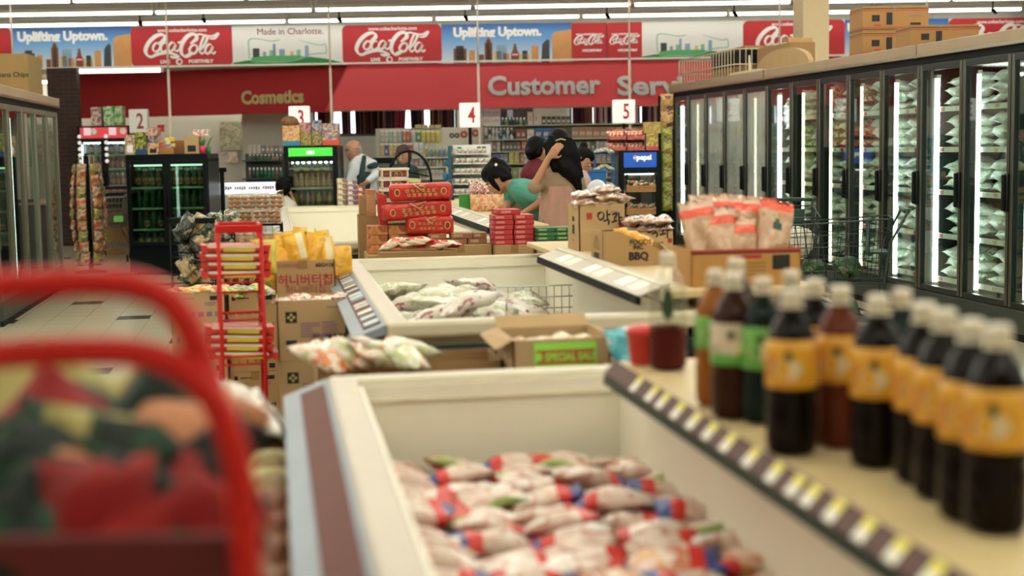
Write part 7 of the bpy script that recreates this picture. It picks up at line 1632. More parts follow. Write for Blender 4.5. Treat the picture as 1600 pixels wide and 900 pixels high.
goods(0, 664, 704, 250, 262, 7, [(0.4, 0.34, 0.25), (0.2, 0.12, 0.08), (0.55, 0.52, 0.42)], 'brown or white tub on the second shelf of the pale shelving', 'goods', 'tub', SD - .30, 'bottle')
goods(0, 660, 706, 265, 280, 7, [(0.5, 0.46, 0.34), (0.15, 0.2, 0.1), (0.55, 0.55, 0.5)], 'white or dark pack on the third shelf of the pale shelving', 'goods')
# second run
goods(1, 755, 782, 170, 181, 2, [(0.5, 0.52, 0.5), (0.45, 0.55, 0.6)], 'white carton in the upper layer above the shelving', 'carton', 'carton', SD - .28, dep=.2, gap=.03)
goods(1, 753, 782, 182, 196, 2, [(0.55, 0.56, 0.54)], 'white carton with a blue band directly above the shelving', 'carton', 'carton', SD - .28, dep=.2, gap=.03)
goods(1, 783, 822, 184, 196, 7, [(0.04, 0.12, 0.16), (0.05, 0.10, 0.12), (0.2, 0.3, 0.08), (0.03, 0.06, 0.08)], 'dark teal bottle on the top of the shelving', 'bottle', 'bottle', SD - .28, 'bottle')
goods(1, 792, 802, 172, 183, 1, [(0.3, 0.45, 0.6)], 'blue and white box above the dark teal bottles', 'goods', 'product_box', SD - .15, dep=.08)
goods(1, 824, 842, 175, 196, 2, [(0.5, 0.5, 0.46)], 'grey white carton standing on the top of the shelving', 'carton', 'carton', SD - .28)
goods(1, 846, 892, 182, 196, 6, [(0.03, 0.04, 0.03), (0.06, 0.08, 0.05)], 'black box on the top of the shelving', 'goods', 'product_box', SD - .28)
goods(1, 757, 802, 200, 210, 8, [(0.06, 0.09, 0.08), (0.45, 0.5, 0.52), (0.2, 0.3, 0.36)], 'white capped blister bottle in the top hanging row', 'bottle', 'bottle', SD - .30, 'bottle')
goods(1, 757, 802, 210, 218, 8, [(0.3, 0.4, 0.5), (0.5, 0.53, 0.52), (0.05, 0.10, 0.12)], 'pale blue bottle on the second shelf of the long shelving', 'bottle', 'bottle', SD - .30, 'bottle')
goods(1, 806, 822, 202, 218, 2, [(0.22, 0.07, 0.05)], 'maroon folded cloth pack on the long shelving', 'goods')
goods(1, 823, 835, 203, 218, 1, [(0.56, 0.55, 0.5)], 'plain white box next to the blue boxes', 'goods')
goods(1, 836, 870, 201, 218, 3, [(0.015, 0.13, 0.42), (0.02, 0.16, 0.48)], 'bright blue box on the long shelving', 'goods')
goods(1, 757, 782, 222, 237, 4, [(0.06, 0.08, 0.10), (0.3, 0.14, 0.1), (0.4, 0.42, 0.42)], 'grey or brown pouch beside the maroon pouches', 'goods', 'pouch')
goods(1, 784, 814, 222, 237, 5, [(0.28, 0.12, 0.1), (0.38, 0.3, 0.2), (0.12, 0.1, 0.1)], 'maroon or tan pouch on the third shelf of the long shelving', 'goods', 'pouch')
goods(1, 815, 850, 221, 237, 3, [(0.42, 0.07, 0.04), (0.5, 0.16, 0.08)], 'red box under the blue boxes', 'goods')
goods(1, 762, 794, 241, 256, 5, [(0.1, 0.16, 0.35), (0.5, 0.5, 0.5), (0.15, 0.25, 0.4)], 'blue patterned pack beside the white plant display', 'goods', 'pack')
goods(1, 795, 812, 238, 256, 2, [(0.60, 0.55, 0.06), (0.5, 0.48, 0.1)], 'yellow pack hanging above the woman in teal', 'goods', 'pack')
goods(1, 813, 830, 240, 256, 3, [(0.6, 0.58, 0.5), (0.55, 0.2, 0.15)], 'white and red pack next to the yellow packs', 'goods', 'pack')
goods(1, 893, 960, 199, 218, 6, [(0.42, 0.22, 0.10), (0.35, 0.18, 0.08), (0.3, 0.2, 0.12)], 'tan cloth bundle on the long shelving under the pale curtain', 'goods', 'bundle', gap=.02)
goods(1, 962, 1040, 199, 218, 7, [(0.40, 0.26, 0.15), (0.3, 0.16, 0.08), (0.42, 0.32, 0.22)], 'brown bundle on the long shelving beyond the lane five post', 'goods', 'bundle', gap=.02)
goods(1, 894, 930, 222, 237, 5, [(0.04, 0.16, 0.07), (0.4, 0.42, 0.3), (0.06, 0.22, 0.06)], 'green pack on the shelf above the dark haired girl', 'goods', 'pack')
goods(1, 931, 955, 221, 237, 4, [(0.5, 0.52, 0.54), (0.42, 0.44, 0.46)], 'white film bag beside the green packs', 'goods', 'film_bag')
goods(1, 915, 955, 241, 256, 5, [(0.45, 0.05, 0.07), (0.3, 0.2, 0.2), (0.5, 0.3, 0.25)], 'crimson pack on the fourth shelf of the long shelving', 'goods', 'pack')
goods(1, 757, 950, 262, 280, 22, [(0.5, 0.46, 0.34), (0.2, 0.3, 0.1), (0.5, 0.2, 0.1), (0.1, 0.15, 0.25)], 'mixed pack on the fifth shelf of the long shelving', 'goods', 'pack')
# stepped white display of potted seedlings
pD2 = 18.6; px0, px1 = 708, 786
disp = MB(); zt_s = []
for k, y in enumerate((240, 255, 271, 287, 303, 318)):
    x0_, x1_ = px0 + (0 if k else 4), px1 - 6 * (5 - k) * .8 + (0)
    a, b = fr(x0_, y, pD2 - .04 * k), fr(x1_, y, pD2 - .04 * k); disp.box(a.x, pD2 - .04 * k, a.z - .015, b.x, pD2 + .3, a.z, white); zt_s.append((a, b))
a, b = fr(px0, 325, pD2), fr(px1, 325, pD2); disp.box(a.x, pD2 + .28, 0, b.x - .15, pD2 + .31, fr(740, 226, pD2).z, white); disp.box(a.x, pD2 - .2, 0, b.x, pD2 + .3, fr(740, 322, pD2).z, white)
sd_ = MB(); sd_.box(a.x - .05, pD2 - .1, 0, a.x - .005, pD2 + .3, fr(708, 228, pD2).z, mat('display_blue', (0.02, 0.09, 0.16), .5))
place(('plant_display', [('shelving', disp.xform(BASE).mesh()), ('side_panel', sd_.xform(BASE).mesh())]), I4, 'stepped white display of small potted seedlings behind the woman in teal', 'display')
cupm = printed('cup_white', [(0.66, 0.62, 0.54), (0.70, 0.67, 0.6), (0.5, 0.35, 0.3)], 18, .5); q = MB(); q.lathe([(0, 0), (.030, 0), (.038, .06), (.034, .062), (0, .055)], cupm, 12)
q2 = MB()
for k in range(6): t = k * PI / 3; q2.ball((.016 * math.cos(t), .016 * math.sin(t), .072 + .004 * (k % 2)), .015, mat('seedling', (0.03, 0.13, 0.025), .6, var=.3), (1, 1, .8), 1)
CUP1 = ('plant_pot', [('pot', q.mesh()), ('foliage', q2.mesh())]); CUP0 = ('plant_pot', [(None, CUP1[1][0][1], I4)])
for k, (a, b) in enumerate(zt_s):
    n = 8 - (5 - k) // 2
    for i in range(n):
        x = a.x + .05 + (b.x - a.x - .1) * i / (n - 1); grn_ = (i * 7 + k * 3) % 5 in (0, 3)
        place(CUP1 if grn_ else CUP0, BASE @ Matrix.Translation((x, a.y + .05, a.z + .001)), ('white pot with a green seedling on the %s step down of the plant display' if grn_ else 'empty white pot on the %s step down of the plant display') % ordinal(k), 'plant pot', ('seedling pots on the %s step' if grn_ else 'empty pots on the %s step') % ordinal(k))
# toys hung on the side of that display
for k, (px, py, c) in enumerate([(700, 255, (0.02, 0.16, 0.22)), (702, 268, (0.62, 0.56, 0.3)), (697, 275, (0.04, 0.2, 0.42)), (704, 285, (0.62, 0.58, 0.5)), (698, 290, (0.55, 0.3, 0.35)), (703, 240, (0.25, 0.32, 0.1)), (695, 300, (0.5, 0.5, 0.46))]):
    p = at(px, py, pD2 - .02); q = MB(); q.ball((0, 0, 0), .045, mat('toy%d' % k, c, .5, var=.25), (1, .7, 1.2), 2); q.jitter(.012, 25, k); place(('hanging_toy', [(None, q.mesh(), I4)]), TRS(p), 'small soft toy hung on the blue side of the plant display, %s' % ['teal', 'straw yellow', 'deep blue', 'cream', 'pink', 'olive', 'grey white'][k], 'toy')
# blue crate, white carrier beside the girl, red basket
p = at(930, 279, 13.6); q = MB(); q.box(-.10, -.07, -.085, .10, .07, .085, mat('crate_blue', (0.01, 0.13, 0.38), .45, var=.1), .008); q.box(-.105, -.075, .06, .105, .075, .085, MATS['crate_blue'], .004); place(('crate', [(None, q.mesh(), I4)]), TRS(p, -YAW), 'bright blue crate beside the dark haired girl', 'crate')
q = MB(); q.box(-.2, -.2, 0, .2, .2, p.z - .087, kraft2, .004); place(('carton', [(None, q.mesh(), I4)]), TRS((p.x, p.y, 0), -YAW), 'brown carton stack carrying the blue crate', 'carton')
wb_ = at(932, 300, 12.6); q = MB(); q.ball((0, 0, 0), .10, mat('carrier_bluewhite', (0.62, 0.66, 0.72), .4, var=.1), (.9, .6, 1.15), 3); q.jitter(.02, 9, 6); place(('carrier_bag', [(None, q.mesh(), I4)]), TRS(wb_), 'bluish white carrier bag beside the woman in the pink top', 'bag')
q = MB(); q.box(-.14, -.14, 0, .14, .14, wb_.z - .09, kraft2, .004); place(('carton', [(None, q.mesh(), I4)]), TRS((wb_.x, wb_.y, 0)), 'tall carton under the bluish white carrier bag', 'carton')
# blue wire rack of packs beside the blue headed cooler
p = gx(945, 16.4, 0); zt_ = zof(945, 232, 16.4); q = MB()
for x in (-.10, .10): q.box(x - .012, 0, 0, x + .012, .03, zt_, MATS['crate_blue'])
for k in range(5): z = zt_ - .08 - k * .19; q.box(-.11, -.16, z, .11, .0, z + .012, MATS['crate_blue'])
place(('wire_rack', [(None, q.mesh(), I4)]), TRS((p.x, p.y, 0), -YAW), 'blue rack of white packs at the aisle side of the blue headed cooler', 'rack')
wpk = [pillow(.12, .16, .05, [printed('rack_pack', [(0.62, 0.6, 0.5), (0.2, 0.3, 0.12), (0.66, 0.64, 0.58), (0.5, 0.35, 0.1)], 12, .3)], seed=350 + k) for k in range(2)]
for k in range(5):
    for s in (-1, 1): place(('snack_pack', [(None, wpk[k % 2], I4)]), TRS((p.x, p.y, 0), -YAW) @ TRS((s * .05, -.08, zt_ - .03 - k * .19), PI / 2 * s, .3, .1 * s), 'white and green pack on the %s level of the blue rack' % ordinal(k), 'snack', 'packs on the %s level of the blue rack' % ordinal(k))
# snack boxes on the counter between the green headed cooler and the cashier
for k, (x0, x1, y0, y1, c, lb) in enumerate([(528, 542, 279, 322, (0.5, 0.36, 0.2), 'tall column of tan packs beside the green headed cooler'), (543, 559, 282, 322, (0.36, 0.22, 0.24), 'column of mauve packs next to the tan column'), (560, 572, 292, 335, (0.45, 0.12, 0.09), 'column of rust red packs at the end of the counter')]):
    a, b = at(x0, y1, 17.0), at(x1, y1, 17.0); w = (b - a).length; h = sz(y1 - y0, 17.0); c_ = (a + b) / 2; mm = printed('col%d' % k, [c, tuple(min(1, v * 1.7) for v in c), tuple(v * .5 for v in c)], 14, .45); n = 5
    q = MB(); q.box(-w / 2, 0, 0, w / 2, .2, c_.z - .002, kraft2, .004); place(('carton', [(None, q.mesh(), I4)]), TRS((c_.x, c_.y, 0)), 'carton under the ' + lb.split(' beside')[0].split(' next')[0].split(' at')[0].replace('tall ', ''), 'carton')
    for j in range(n): place(('snack_box', [(None, flatbox(w, .18, h / n - .002, mm, tag_w), I4)]), TRS((c_.x + rnd.uniform(-.004, .004), c_.y + .1, c_.z + j * h / n)), 'flat pack in the ' + lb.replace('tall ', ''), 'snack', 'packs of the ' + lb.replace('tall ', ''))
# notices and cloth on the back wall behind the cosmetics corner
for k, (x0, x1, y0, y1, c, lb) in enumerate([(344, 388, 190, 235, (0.36, 0.34, 0.24), 'olive grey cloth hung on the wall below the cosmetics letters'), (386, 412, 205, 255, (0.10, 0.16, 0.17), 'dark blue grey poster on the wall'), (413, 440, 215, 262, (0.33, 0.15, 0.10), 'brown red poster beside the green headed cooler'), (246, 256, 195, 206, (0.45, 0.03, 0.03), 'small red sign on the white wall behind lane sign two'), (356, 371, 237, 254, (0.58, 0.48, 0.38), 'cream notice with red and yellow spots'), (392, 420, 258, 275, (0.05, 0.22, 0.08), 'green notice low on the dark shelf')]):
    D = 27.5; a, b = fr(x0, y1, D), fr(x1, y0, D); q = MB(); q.box(a.x, D, a.z, b.x, D + .03, b.z, printed('notice%d' % k, [c, tuple(min(1, v * 1.3) for v in c), tuple(v * .7 for v in c), c], 6, .7)); place(('wall_notice', [(None, q.xform(BASE).mesh(), I4)]), I4, lb, 'notice')
q = MB(); a, b = fr(386, 330, 22.5), fr(444, 330, 22.5); zt_ = fr(400, 240, 22.5).z; parts = []
q.box(a.x, 22.5, 0, b.x, 22.9, zt_, mat('shelf_dark', (0.03, 0.045, 0.045), .5)); parts.append(('cabinet', q.xform(BASE).mesh()))
for k in range(4):
    s = MB(); z = zt_ - .12 - k * .28; s.box(a.x, 22.2, z, b.x, 22.5, z + .02, MATS['shelf_dark']); parts.append(('shelf', s.xform(BASE).mesh()))
place(('shelf_unit', parts), I4, 'dark shelf unit of bottles behind the roll bags', 'shelf')
goods(2, 388, 442, 227.5, 240.5, 8, [(0.3, 0.2, 0.15), (0.5, 0.42, 0.32), (0.10, 0.16, 0.16)], 'mixed pack on top of the dark shelf unit', 'goods', 'pack', 22.55)
goods(2, 388, 442, 241, 251.5, 9, [(0.02, 0.08, 0.04), (0.08, 0.12, 0.06), (0.3, 0.2, 0.1)], 'dark bottle on the upper shelf of the dark shelf unit', 'bottle', 'bottle', 22.28, 'bottle')
goods(2, 388, 442, 262, 279.5, 9, [(0.03, 0.16, 0.06), (0.02, 0.06, 0.05), (0.2, 0.1, 0.06)], 'green bottle on the second shelf of the dark shelf unit', 'bottle', 'bottle', 22.28, 'bottle')
# low red packs beyond the nested carts
for k in range(6):
    p = at(172 + (k % 3) * 10, 300 + (k // 3) * 22, 21.8); q = MB(); q.box(-.05, -.05, -.09, .05, .05, .09, printed('coral_pack', [(0.5, 0.06, 0.07), (0.6, 0.3, 0.3), (0.42, 0.04, 0.05)], 14, .4), .01); place(('multipack', [(None, q.mesh(), I4)]), TRS(p, -YAW), 'coral red multipack stacked beyond the nested carts', 'goods', 'coral multipacks beyond the nested carts')
p = at(183, 336, 21.8); q = MB(); q.box(-.25, -.05, 0, .25, .35, zof(183, 334, 21.8) - .0, kraft2, .004); place(('carton', [(None, q.mesh(), I4)]), TRS((p.x, p.y, 0), -YAW), 'brown carton base of the coral multipacks', 'carton')
# ================================================================ red tubular rack close to the camera
FD = 1.52
def fp(px, py, D=FD): return at(px, py, D)
rt = .0165
outer = [(-200, 452), (-80, 448), (30, 444), (130, 440), (200, 444), (250, 460), (284, 492), (304, 532), (316, 570), (332, 612)]
outer3 = [fp(x, y, FD + .01) for x, y in outer]
low = [(-200, 566), (-80, 560), (30, 552), (130, 548), (200, 550), (250, 560), (292, 580), (325, 612), (350, 655), (366, 705), (376, 760), (382, 830), (386, 900), (389, 1000)]
low3 = [fp(x, y) for x, y in low]
foot = Vector((low3[-1].x + .01, low3[-1].y, 0.0))
def smooth3(P, n=5):
    out = []
    for i in range(len(P) - 1):
        a, b, c, d = P[max(i - 1, 0)], P[i], P[i + 1], P[min(i + 2, len(P) - 1)]
        for j in range(n):
            t = j / n; out.append(0.5 * (2 * b + (c - a) * t + (2 * a - 5 * b + 4 * c - d) * t * t + (3 * b - 3 * c + d - a) * t ** 3))
    out.append(P[-1]); return out
parts = []
q = MB(); q.tube(smooth3(outer3), rt, red_en, 14); parts.append(('top_hoop', q.mesh()))
xl = low3[0].x - .05; foot2 = Vector((xl, low3[0].y + .08, 0))
leftside = [Vector((xl, low3[0].y + .08, 0)), Vector((xl, low3[0].y + .08, outer3[0].z - .12)), Vector((xl + .02, outer3[0].y + .02, outer3[0].z - .02))]
q = MB(); q.tube(smooth3(low3) + [Vector((foot.x, foot.y, .5)), foot], rt, red_en, 14); parts.append(('front_hoop', q.mesh()))
q = MB(); q.tube(smooth3(leftside) + [outer3[0]], rt, red_en, 12); q.tube([Vector((xl + .01, low3[0].y + .08, low3[0].z)), low3[0]], rt, red_en, 12); parts.append(('side_post', q.mesh()))
zsh_ = fp(200, 860).z - .03
dx = low3[-1].x - .03
q = MB(); x0, x1, y0 = xl, dx, FD - .10
d_ = RGT; f_ = FWD
def loc(a, b, z): p = fp(-200, 900); o = EYE + FWD * (FD - .0); return Vector((0, 0, 0))
RM = Matrix.Translation((EYE.x, EYE.y, 0)) @ Matrix.Rotation(-YAW, 4, 'Z')       # x sideways, y ahead of the camera
inv = RM.inverted(); lx = (inv @ low3[-1]).x; rx0 = (inv @ low3[0]).x - .04
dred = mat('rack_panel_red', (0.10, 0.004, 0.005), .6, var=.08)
q = MB(); q.box(rx0, FD + .02, zsh_ - .30, lx - .005, FD + .035, fp(200, 846).z, dred, .004); parts.append(('front_panel', q.xform(RM).mesh()))
q = MB(); [q.prism([(rx0, FD + .03, z), (lx - .01, FD + .03, z), (lx - .14, FD + .62, z), (rx0, FD + .62, z)], (0, 0, .015), dred) for z in (zsh_ - .05, .25)]; parts.append(('shelf', q.xform(RM).mesh()))
q = MB()
for x in (rx0, lx - .15): q.tube([(x, FD + .62, 0), (x, FD + .62, zsh_ + .10)], rt, red_en, 10)
q.bar((rx0, FD + .04, zsh_ - .06), (rx0, FD + .62, zsh_ - .06), .01, red_en, 8); q.bar((lx - .02, FD + .04, zsh_ - .06), (lx - .15, FD + .62, zsh_ - .06), .01, red_en, 8)
q.bar((rx0, FD + .62, zsh_ + .10), (lx - .15, FD + .62, zsh_ + .10), .01, red_en, 8)
parts.append(('rear_frame', q.xform(RM).mesh()))
place(('tubular_rack', parts), I4, 'red tubular rack with rounded hoops, close to the camera and full of bags', 'rack')
fb_ = [printed('fore_dark', [(0.010, 0.016, 0.012), (0.02, 0.05, 0.025), (0.014, 0.012, 0.012)], 5, .4), printed('fore_red', [(0.20, 0.008, 0.008), (0.26, 0.015, 0.012), (0.10, 0.006, 0.006)], 5, .3), printed('fore_cream', [(0.36, 0.30, 0.11), (0.30, 0.27, 0.10), (0.38, 0.32, 0.14)], 5, .35), mat('fore_salmon', (0.42, 0.18, 0.09), .35, var=.15), mat('fore_green', (0.012, 0.035, 0.018), .5, var=.2)]
for m in fb_: b_ = m.node_tree.nodes['Principled BSDF']; b_.inputs['Specular IOR Level'].default_value = .12; b_.inputs['Roughness'].default_value = .6
FBm = {}
def fbag(k, i):
    if (k, i) not in FBm: FBm[k, i] = pillow(.15, .21, .06, [fb_[k]], seed=400 + k * 7 + i)
    return FBm[k, i]
NM = ['dark', 'red', 'mustard cream', 'salmon', 'dark green']
fl = [(30, 660, 2, .3, 1.95), (110, 650, 2, .9, 2.0), (200, 655, 2, -.3, 2.0), (290, 665, 3, .5, 2.0), (60, 700, 1, .35, 1.85), (145, 690, 0, .2, 1.88), (240, 690, 0, .55, 1.86), (20, 730, 0, .1, 1.80), (100, 740, 4, .45, 1.78), (180, 735, 2, .3, 1.78), (272, 725, 3, -.2, 1.76), (275, 690, 0, .2, 1.9), (40, 790, 0, .2, 1.70), (130, 780, 3, .1, 1.70), (210, 785, 0, .5, 1.72), (268, 785, 0, -.3, 1.70), (75, 820, 0, .2, 1.64), (160, 825, 0, -.1, 1.66), (235, 830, 0, .3, 1.64), (270, 815, 0, .9, 1.68), (10, 815, 4, .4, 1.68), (60, 880, 0, .1, 1.60), (140, 885, 1, -.1, 1.60), (230, 880, 0, .2, 1.62), (275, 875, 1, .4, 1.62)]
for i, (px, py, k, rz, D) in enumerate(fl):
    p = at(px, py, D); p.z = max(p.z, zsh_ + .02)
    place(('snack_bag', [(None, fbag(k, i % 2), I4)]), Matrix.Translation(p) @ Matrix.Rotation(-YAW, 4, 'Z') @ Matrix.Rotation(rz, 4, 'Y') @ Matrix.Rotation(.85 + .2 * math.sin(i * 2.3), 4, 'X') @ Matrix.Rotation(PI / 2 * (i % 2) + .3 * math.sin(i), 4, 'Z'), '%s bag heaped in the red tubular rack' % NM[k], 'snack', '%s bags in the red tubular rack' % NM[k])
# heap that lifts the bags: cardboard tray on the shelf
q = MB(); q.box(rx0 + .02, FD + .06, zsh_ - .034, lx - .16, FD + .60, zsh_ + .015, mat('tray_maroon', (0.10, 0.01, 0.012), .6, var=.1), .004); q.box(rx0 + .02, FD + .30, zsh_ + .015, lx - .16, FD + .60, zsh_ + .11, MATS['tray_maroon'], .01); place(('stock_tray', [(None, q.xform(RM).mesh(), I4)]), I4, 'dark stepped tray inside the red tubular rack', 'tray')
# clear wrapped packs standing between that rack and the nearest island freezer
ch = mat('wrap_film', (0.62, 0.58, 0.48), .12, var=.12, coat=.6); olv = printed('olive_pack', [(0.34, 0.28, 0.10), (0.42, 0.36, 0.16), (0.24, 0.16, 0.06)], 6, .3); rus = printed('rust_pack', [(0.30, 0.12, 0.04), (0.36, 0.18, 0.06), (0.20, 0.07, 0.03)], 6, .35)
q = MB(); q.box(-.30, 2.2, 0, -.0, 4.0, .52, kraft2, .004); place(('carton', [(None, q.mesh(), I4)]), I4, 'long brown carton on the floor along the nearest island freezer', 'carton')
BGp = [pillow(.22, .30, .12, [m], seed=430 + k) for k, m in enumerate((olv, rus))]; BGf = pillow(.26, .30, .14, [ch], seed=436, wr=.25)
for k in range(7):
    v = 2.45 + k * .2
    place(('rice_bag', [(None, BGp[1 if k < 4 else 0], I4)]), TRS((-.075, v, .675), rnd.uniform(-.2, .2), 1.25), ('rust brown bag standing along the nearest island freezer, near end' if k < 4 else 'olive bag standing along the nearest island freezer, far end'), 'bag', ('rust brown bags along the freezer' if k < 4 else 'olive bags along the freezer'))
for k, (u, v, z, rz) in enumerate([(-.14, 3.72, .86, .3), (-.20, 3.92, .86, 1.0), (-.13, 4.05, .80, .6)]):
    place(('film_bag', [(None, BGf, I4)]), TRS((u, v, z), rz, .3), 'crinkled clear film bag on the bags along the nearest island freezer', 'bag', 'clear film bags along the freezer')
# ================================================================ people
def hulln(mb, pr, m, sub=2):
    t = bmesh.new()
    for c, r in pr:
        g = bmesh.ops.create_icosphere(t, subdivisions=sub, radius=r)
        for v in g['verts']: v.co += Vector(c)
    r = bmesh.ops.convex_hull(t, input=t.verts); vm = {}; fs = []
    for f in [x for x in r['geom'] if isinstance(x, bmesh.types.BMFace)]:
        vs = []
        for v in f.verts:
            if v not in vm: vm[v] = mb.bm.verts.new(v.co)
            vs.append(vm[v])
        fs.append(mb.bm.faces.new(vs))
    t.free(); mb._paint(fs, m, True)
def hand(mb, w, d, n, m, thumb=1, curl=.35, s=1.0):       # wrist, direction of the fingers, palm normal
    d = d.normalized(); n = (n - d * n.dot(d)).normalized(); sd = d.cross(n) * thumb
    hulln(mb, [(w, .022 * s), (w + d * .07 * s + sd * .026 * s, .013 * s), (w + d * .075 * s - sd * .026 * s, .012 * s), (w + d * .03 * s + sd * .028 * s, .014 * s)], m)
    for k, (o, L) in enumerate(((.028, .068), (.010, .078), (-.009, .072), (-.027, .055))):
        p = w + d * .072 * s + sd * o * s; a = d; r = .0095 * s
        for j in range(3):
            ang = curl * (j + .6); a = (d * math.cos(ang) + n * math.sin(ang)).normalized(); p2 = p + a * L * s * (.44, .32, .24)[j]
            mb.hull(p, r, p2, r * .9, m, 1); p = p2; r *= .9
    b = w + d * .02 * s + sd * .026 * s; t1 = b + (d * .6 + sd * .8 + n * .25).normalized() * .038 * s; t2 = t1 + (d * .85 + sd * .3 + n * .4).normalized() * .03 * s
    mb.hull(b, .013 * s, t1, .0105 * s, m, 1); mb.hull(t1, .0105 * s, t2, .009 * s, m, 1)
def head(mb, c, f, up, m, s=1.0):
    f = f.normalized(); up = (up - f * up.dot(f)).normalized(); r = f.cross(up)
    def P(a, b, h): return c + (f * a + r * b + up * h) * s
    hulln(mb, [(P(-.015, 0, .035), .082 * s), (P(.012, 0, .03), .078 * s), (P(.03, .02, -.02), .052 * s), (P(.03, -.02, -.02), .052 * s), (P(.058, 0, -.085), .028 * s), (P(.02, .035, -.065), .028 * s), (P(.02, -.035, -.065), .028 * s)], m, 3)
    hulln(mb, [(P(.086, 0, .015), .010 * s), (P(.108, 0, -.028), .011 * s), (P(.088, .014, -.032), .009 * s), (P(.088, -.014, -.032), .009 * s)], m)
    for e in (-1, 1):
        hulln(mb, [(P(-.005, .078 * e, .012), .012 * s), (P(-.012, .084 * e, .028), .012 * s), (P(0, .076 * e, -.022), .009 * s)], m)
        hulln(mb, [(P(.080, .030 * e, .022), .013 * s), (P(.074, .050 * e, .018), .010 * s)], m)
    hulln(mb, [(P(.082, .018, -.060), .008 * s), (P(.082, -.018, -.060), .008 * s), (P(.090, 0, -.058), .009 * s)], m)
    def eyes():
        q = MB(); wh = mat('eye_white', (0.7, 0.68, 0.63), .3, var=.02); ir = mat('iris', (0.03, 0.015, 0.01), .2)
        for e in (-1, 1): q.ball(P(.082, .032 * e, .004), .011 * s, wh, sub=2); q.ball(P(.089, .032 * e, .004), .0065 * s, ir, sub=2); 
        for e in (-1, 1): q.tube([P(.092, .018 * e, .024), P(.092, .034 * e, .029), P(.078, .052 * e, .024)], .0035 * s, MATS.get('brow') or hairm, 5)
        return q.mesh()
    def mouth():
        q = MB(); q.tube([P(.086, -.022, -.060), P(.0965, 0, -.058), P(.086, .022, -.060)], .0045 * s, mat('lips', (0.36, 0.12, 0.09), .45), 6); return q.mesh()
    return P, eyes(), mouth()
def person(label, base, J, cloth, skinm=skin, hair=None, hs=1.0, hands=True, group=None, build=1.0, sleeve='short', hairmat=hairm, extra=None, th=None):
    """J: world positions; cloth: (top material, trouser material)"""
    b = Vector((base.x, base.y, 0)); mb = MB(); k = build
    hc = J['head']; P, eyes, mouth = head(mb, hc, J['face'], J.get('up', Vector((0, 0, 1))), skinm, hs)
    mb.hull(hc + (J['neck'] - hc) * .35, .052 * hs, J['neck'], .058 * k, skinm)
    shl, shr = J['shl'], J['shr']; ch = J['chest']; wa = J['waist']; pe = J['pelvis']
    sd = (shr - shl); sd = sd.normalized()
    def torso(m_, add, q, lower=True):
        hulln(q, [(shl * .86 + ch * .14, .060 * k + add), (shr * .86 + ch * .14, .060 * k + add), (J['neck'], .055 * k + add), (ch + sd * .075 * k, .10 * k + add), (ch - sd * .075 * k, .10 * k + add)], m_)
        hulln(q, [(ch + sd * .07 * k, .10 * k + add), (ch - sd * .07 * k, .10 * k + add), (wa + sd * .055 * k, .092 * k + add), (wa - sd * .055 * k, .092 * k + add)], m_)
        hulln(q, [(wa + sd * .055 * k, .092 * k + add), (wa - sd * .055 * k, .092 * k + add), (pe + sd * .07 * k, .105 * k + add), (pe - sd * .07 * k, .105 * k + add)], m_)
    torso(skinm, 0, mb)
    fw = J.get('fwd', Vector((0, 1, 0)))
    hipc = pe; legs = []
    for s_ in (-1, 1):
        hp = pe + sd * .085 * k * s_; kn = J.get('knl' if s_ < 0 else 'knr'); an = J.get('anl' if s_ < 0 else 'anr')
        if kn is None: kn = Vector((hp.x, hp.y, pe.z * .53)) + fw * .02
        if an is None: an = Vector((hp.x, hp.y, .085)) - fw * .01
        legs.append((hp, kn, an))
        mb.hull(hp, .085 * k, kn, .055 * k, skinm); mb.hull(kn, .055 * k, an, .038 * k, skinm)
        hulln(mb, [(an + Vector((0, 0, -.045)), .036 * k), (an + fw * .13 + Vector((0, 0, -.058)), .026 * k), (an - fw * .03 + Vector((0, 0, -.055)), .03 * k)], skinm)
    arms = []
    for s_, sh, el, wr in ((-1, shl, J['ell'], J['wrl']), (1, shr, J['elr'], J['wrr'])):
        mb.hull(sh, .050 * k, el, .038 * k, skinm); mb.hull(el, .038 * k, wr, .025 * k, skinm); arms.append((sh, el, wr))
        hd = J.get('hdl' if s_ < 0 else 'hdr') or (wr - el).normalized(); pn = J.get('pnl' if s_ < 0 else 'pnr') or Vector((-s_, 0, .1))
        hand(mb, wr + (wr - el).normalized() * .012, hd, pn, skinm, s_, J.get('curl', .35), k)
    mb.xform(Matrix.Translation(-b)); body = remesh(mb.mesh(), .0075, 2)
    parts = [(None, body, I4), ('eyes', eyes, Matrix.Translation(-b)), ('mouth', mouth, Matrix.Translation(-b))]
    ct, cp = cloth
    q = MB(); torso(ct, .014, q)
    for sh, el, wr in arms:
        e = sh.lerp(el, .62) if sleeve == 'short' else (sh.lerp(el, .95) if sleeve == 'elbow' else el)
        q.hull(sh, .062 * k, e, .058 * k if sleeve != 'long' else .050 * k, ct)
        if sleeve == 'long': q.hull(el, .050 * k, el.lerp(wr, .9), .038 * k, ct)
    q.jitter(.006, 14, 3); q.xform(Matrix.Translation(-b)); parts.append(('shirt', remesh(q.mesh(), .010, 2), I4))
    q = MB()
    hulln(q, [(pe + sd * .07 * k, .117 * k), (pe - sd * .07 * k, .117 * k), (pe + Vector((0, 0, -.08)), .12 * k)], cp)
    for hp, kn, an in legs: q.hull(hp, .10 * k, kn, .072 * k, cp); q.hull(kn, .072 * k, an, .058 * k, cp)
    q.xform(Matrix.Translation(-b)); parts.append(('trousers', remesh(q.mesh(), .012, 2), I4))
    q = MB()
    for hp, kn, an in legs: hulln(q, [(an + Vector((0, 0, -.030)), .046 * k), (an + fw * .14 + Vector((0, 0, -.052)), .034 * k), (an - fw * .035 + Vector((0, 0, -.050)), .036 * k)], blackm)
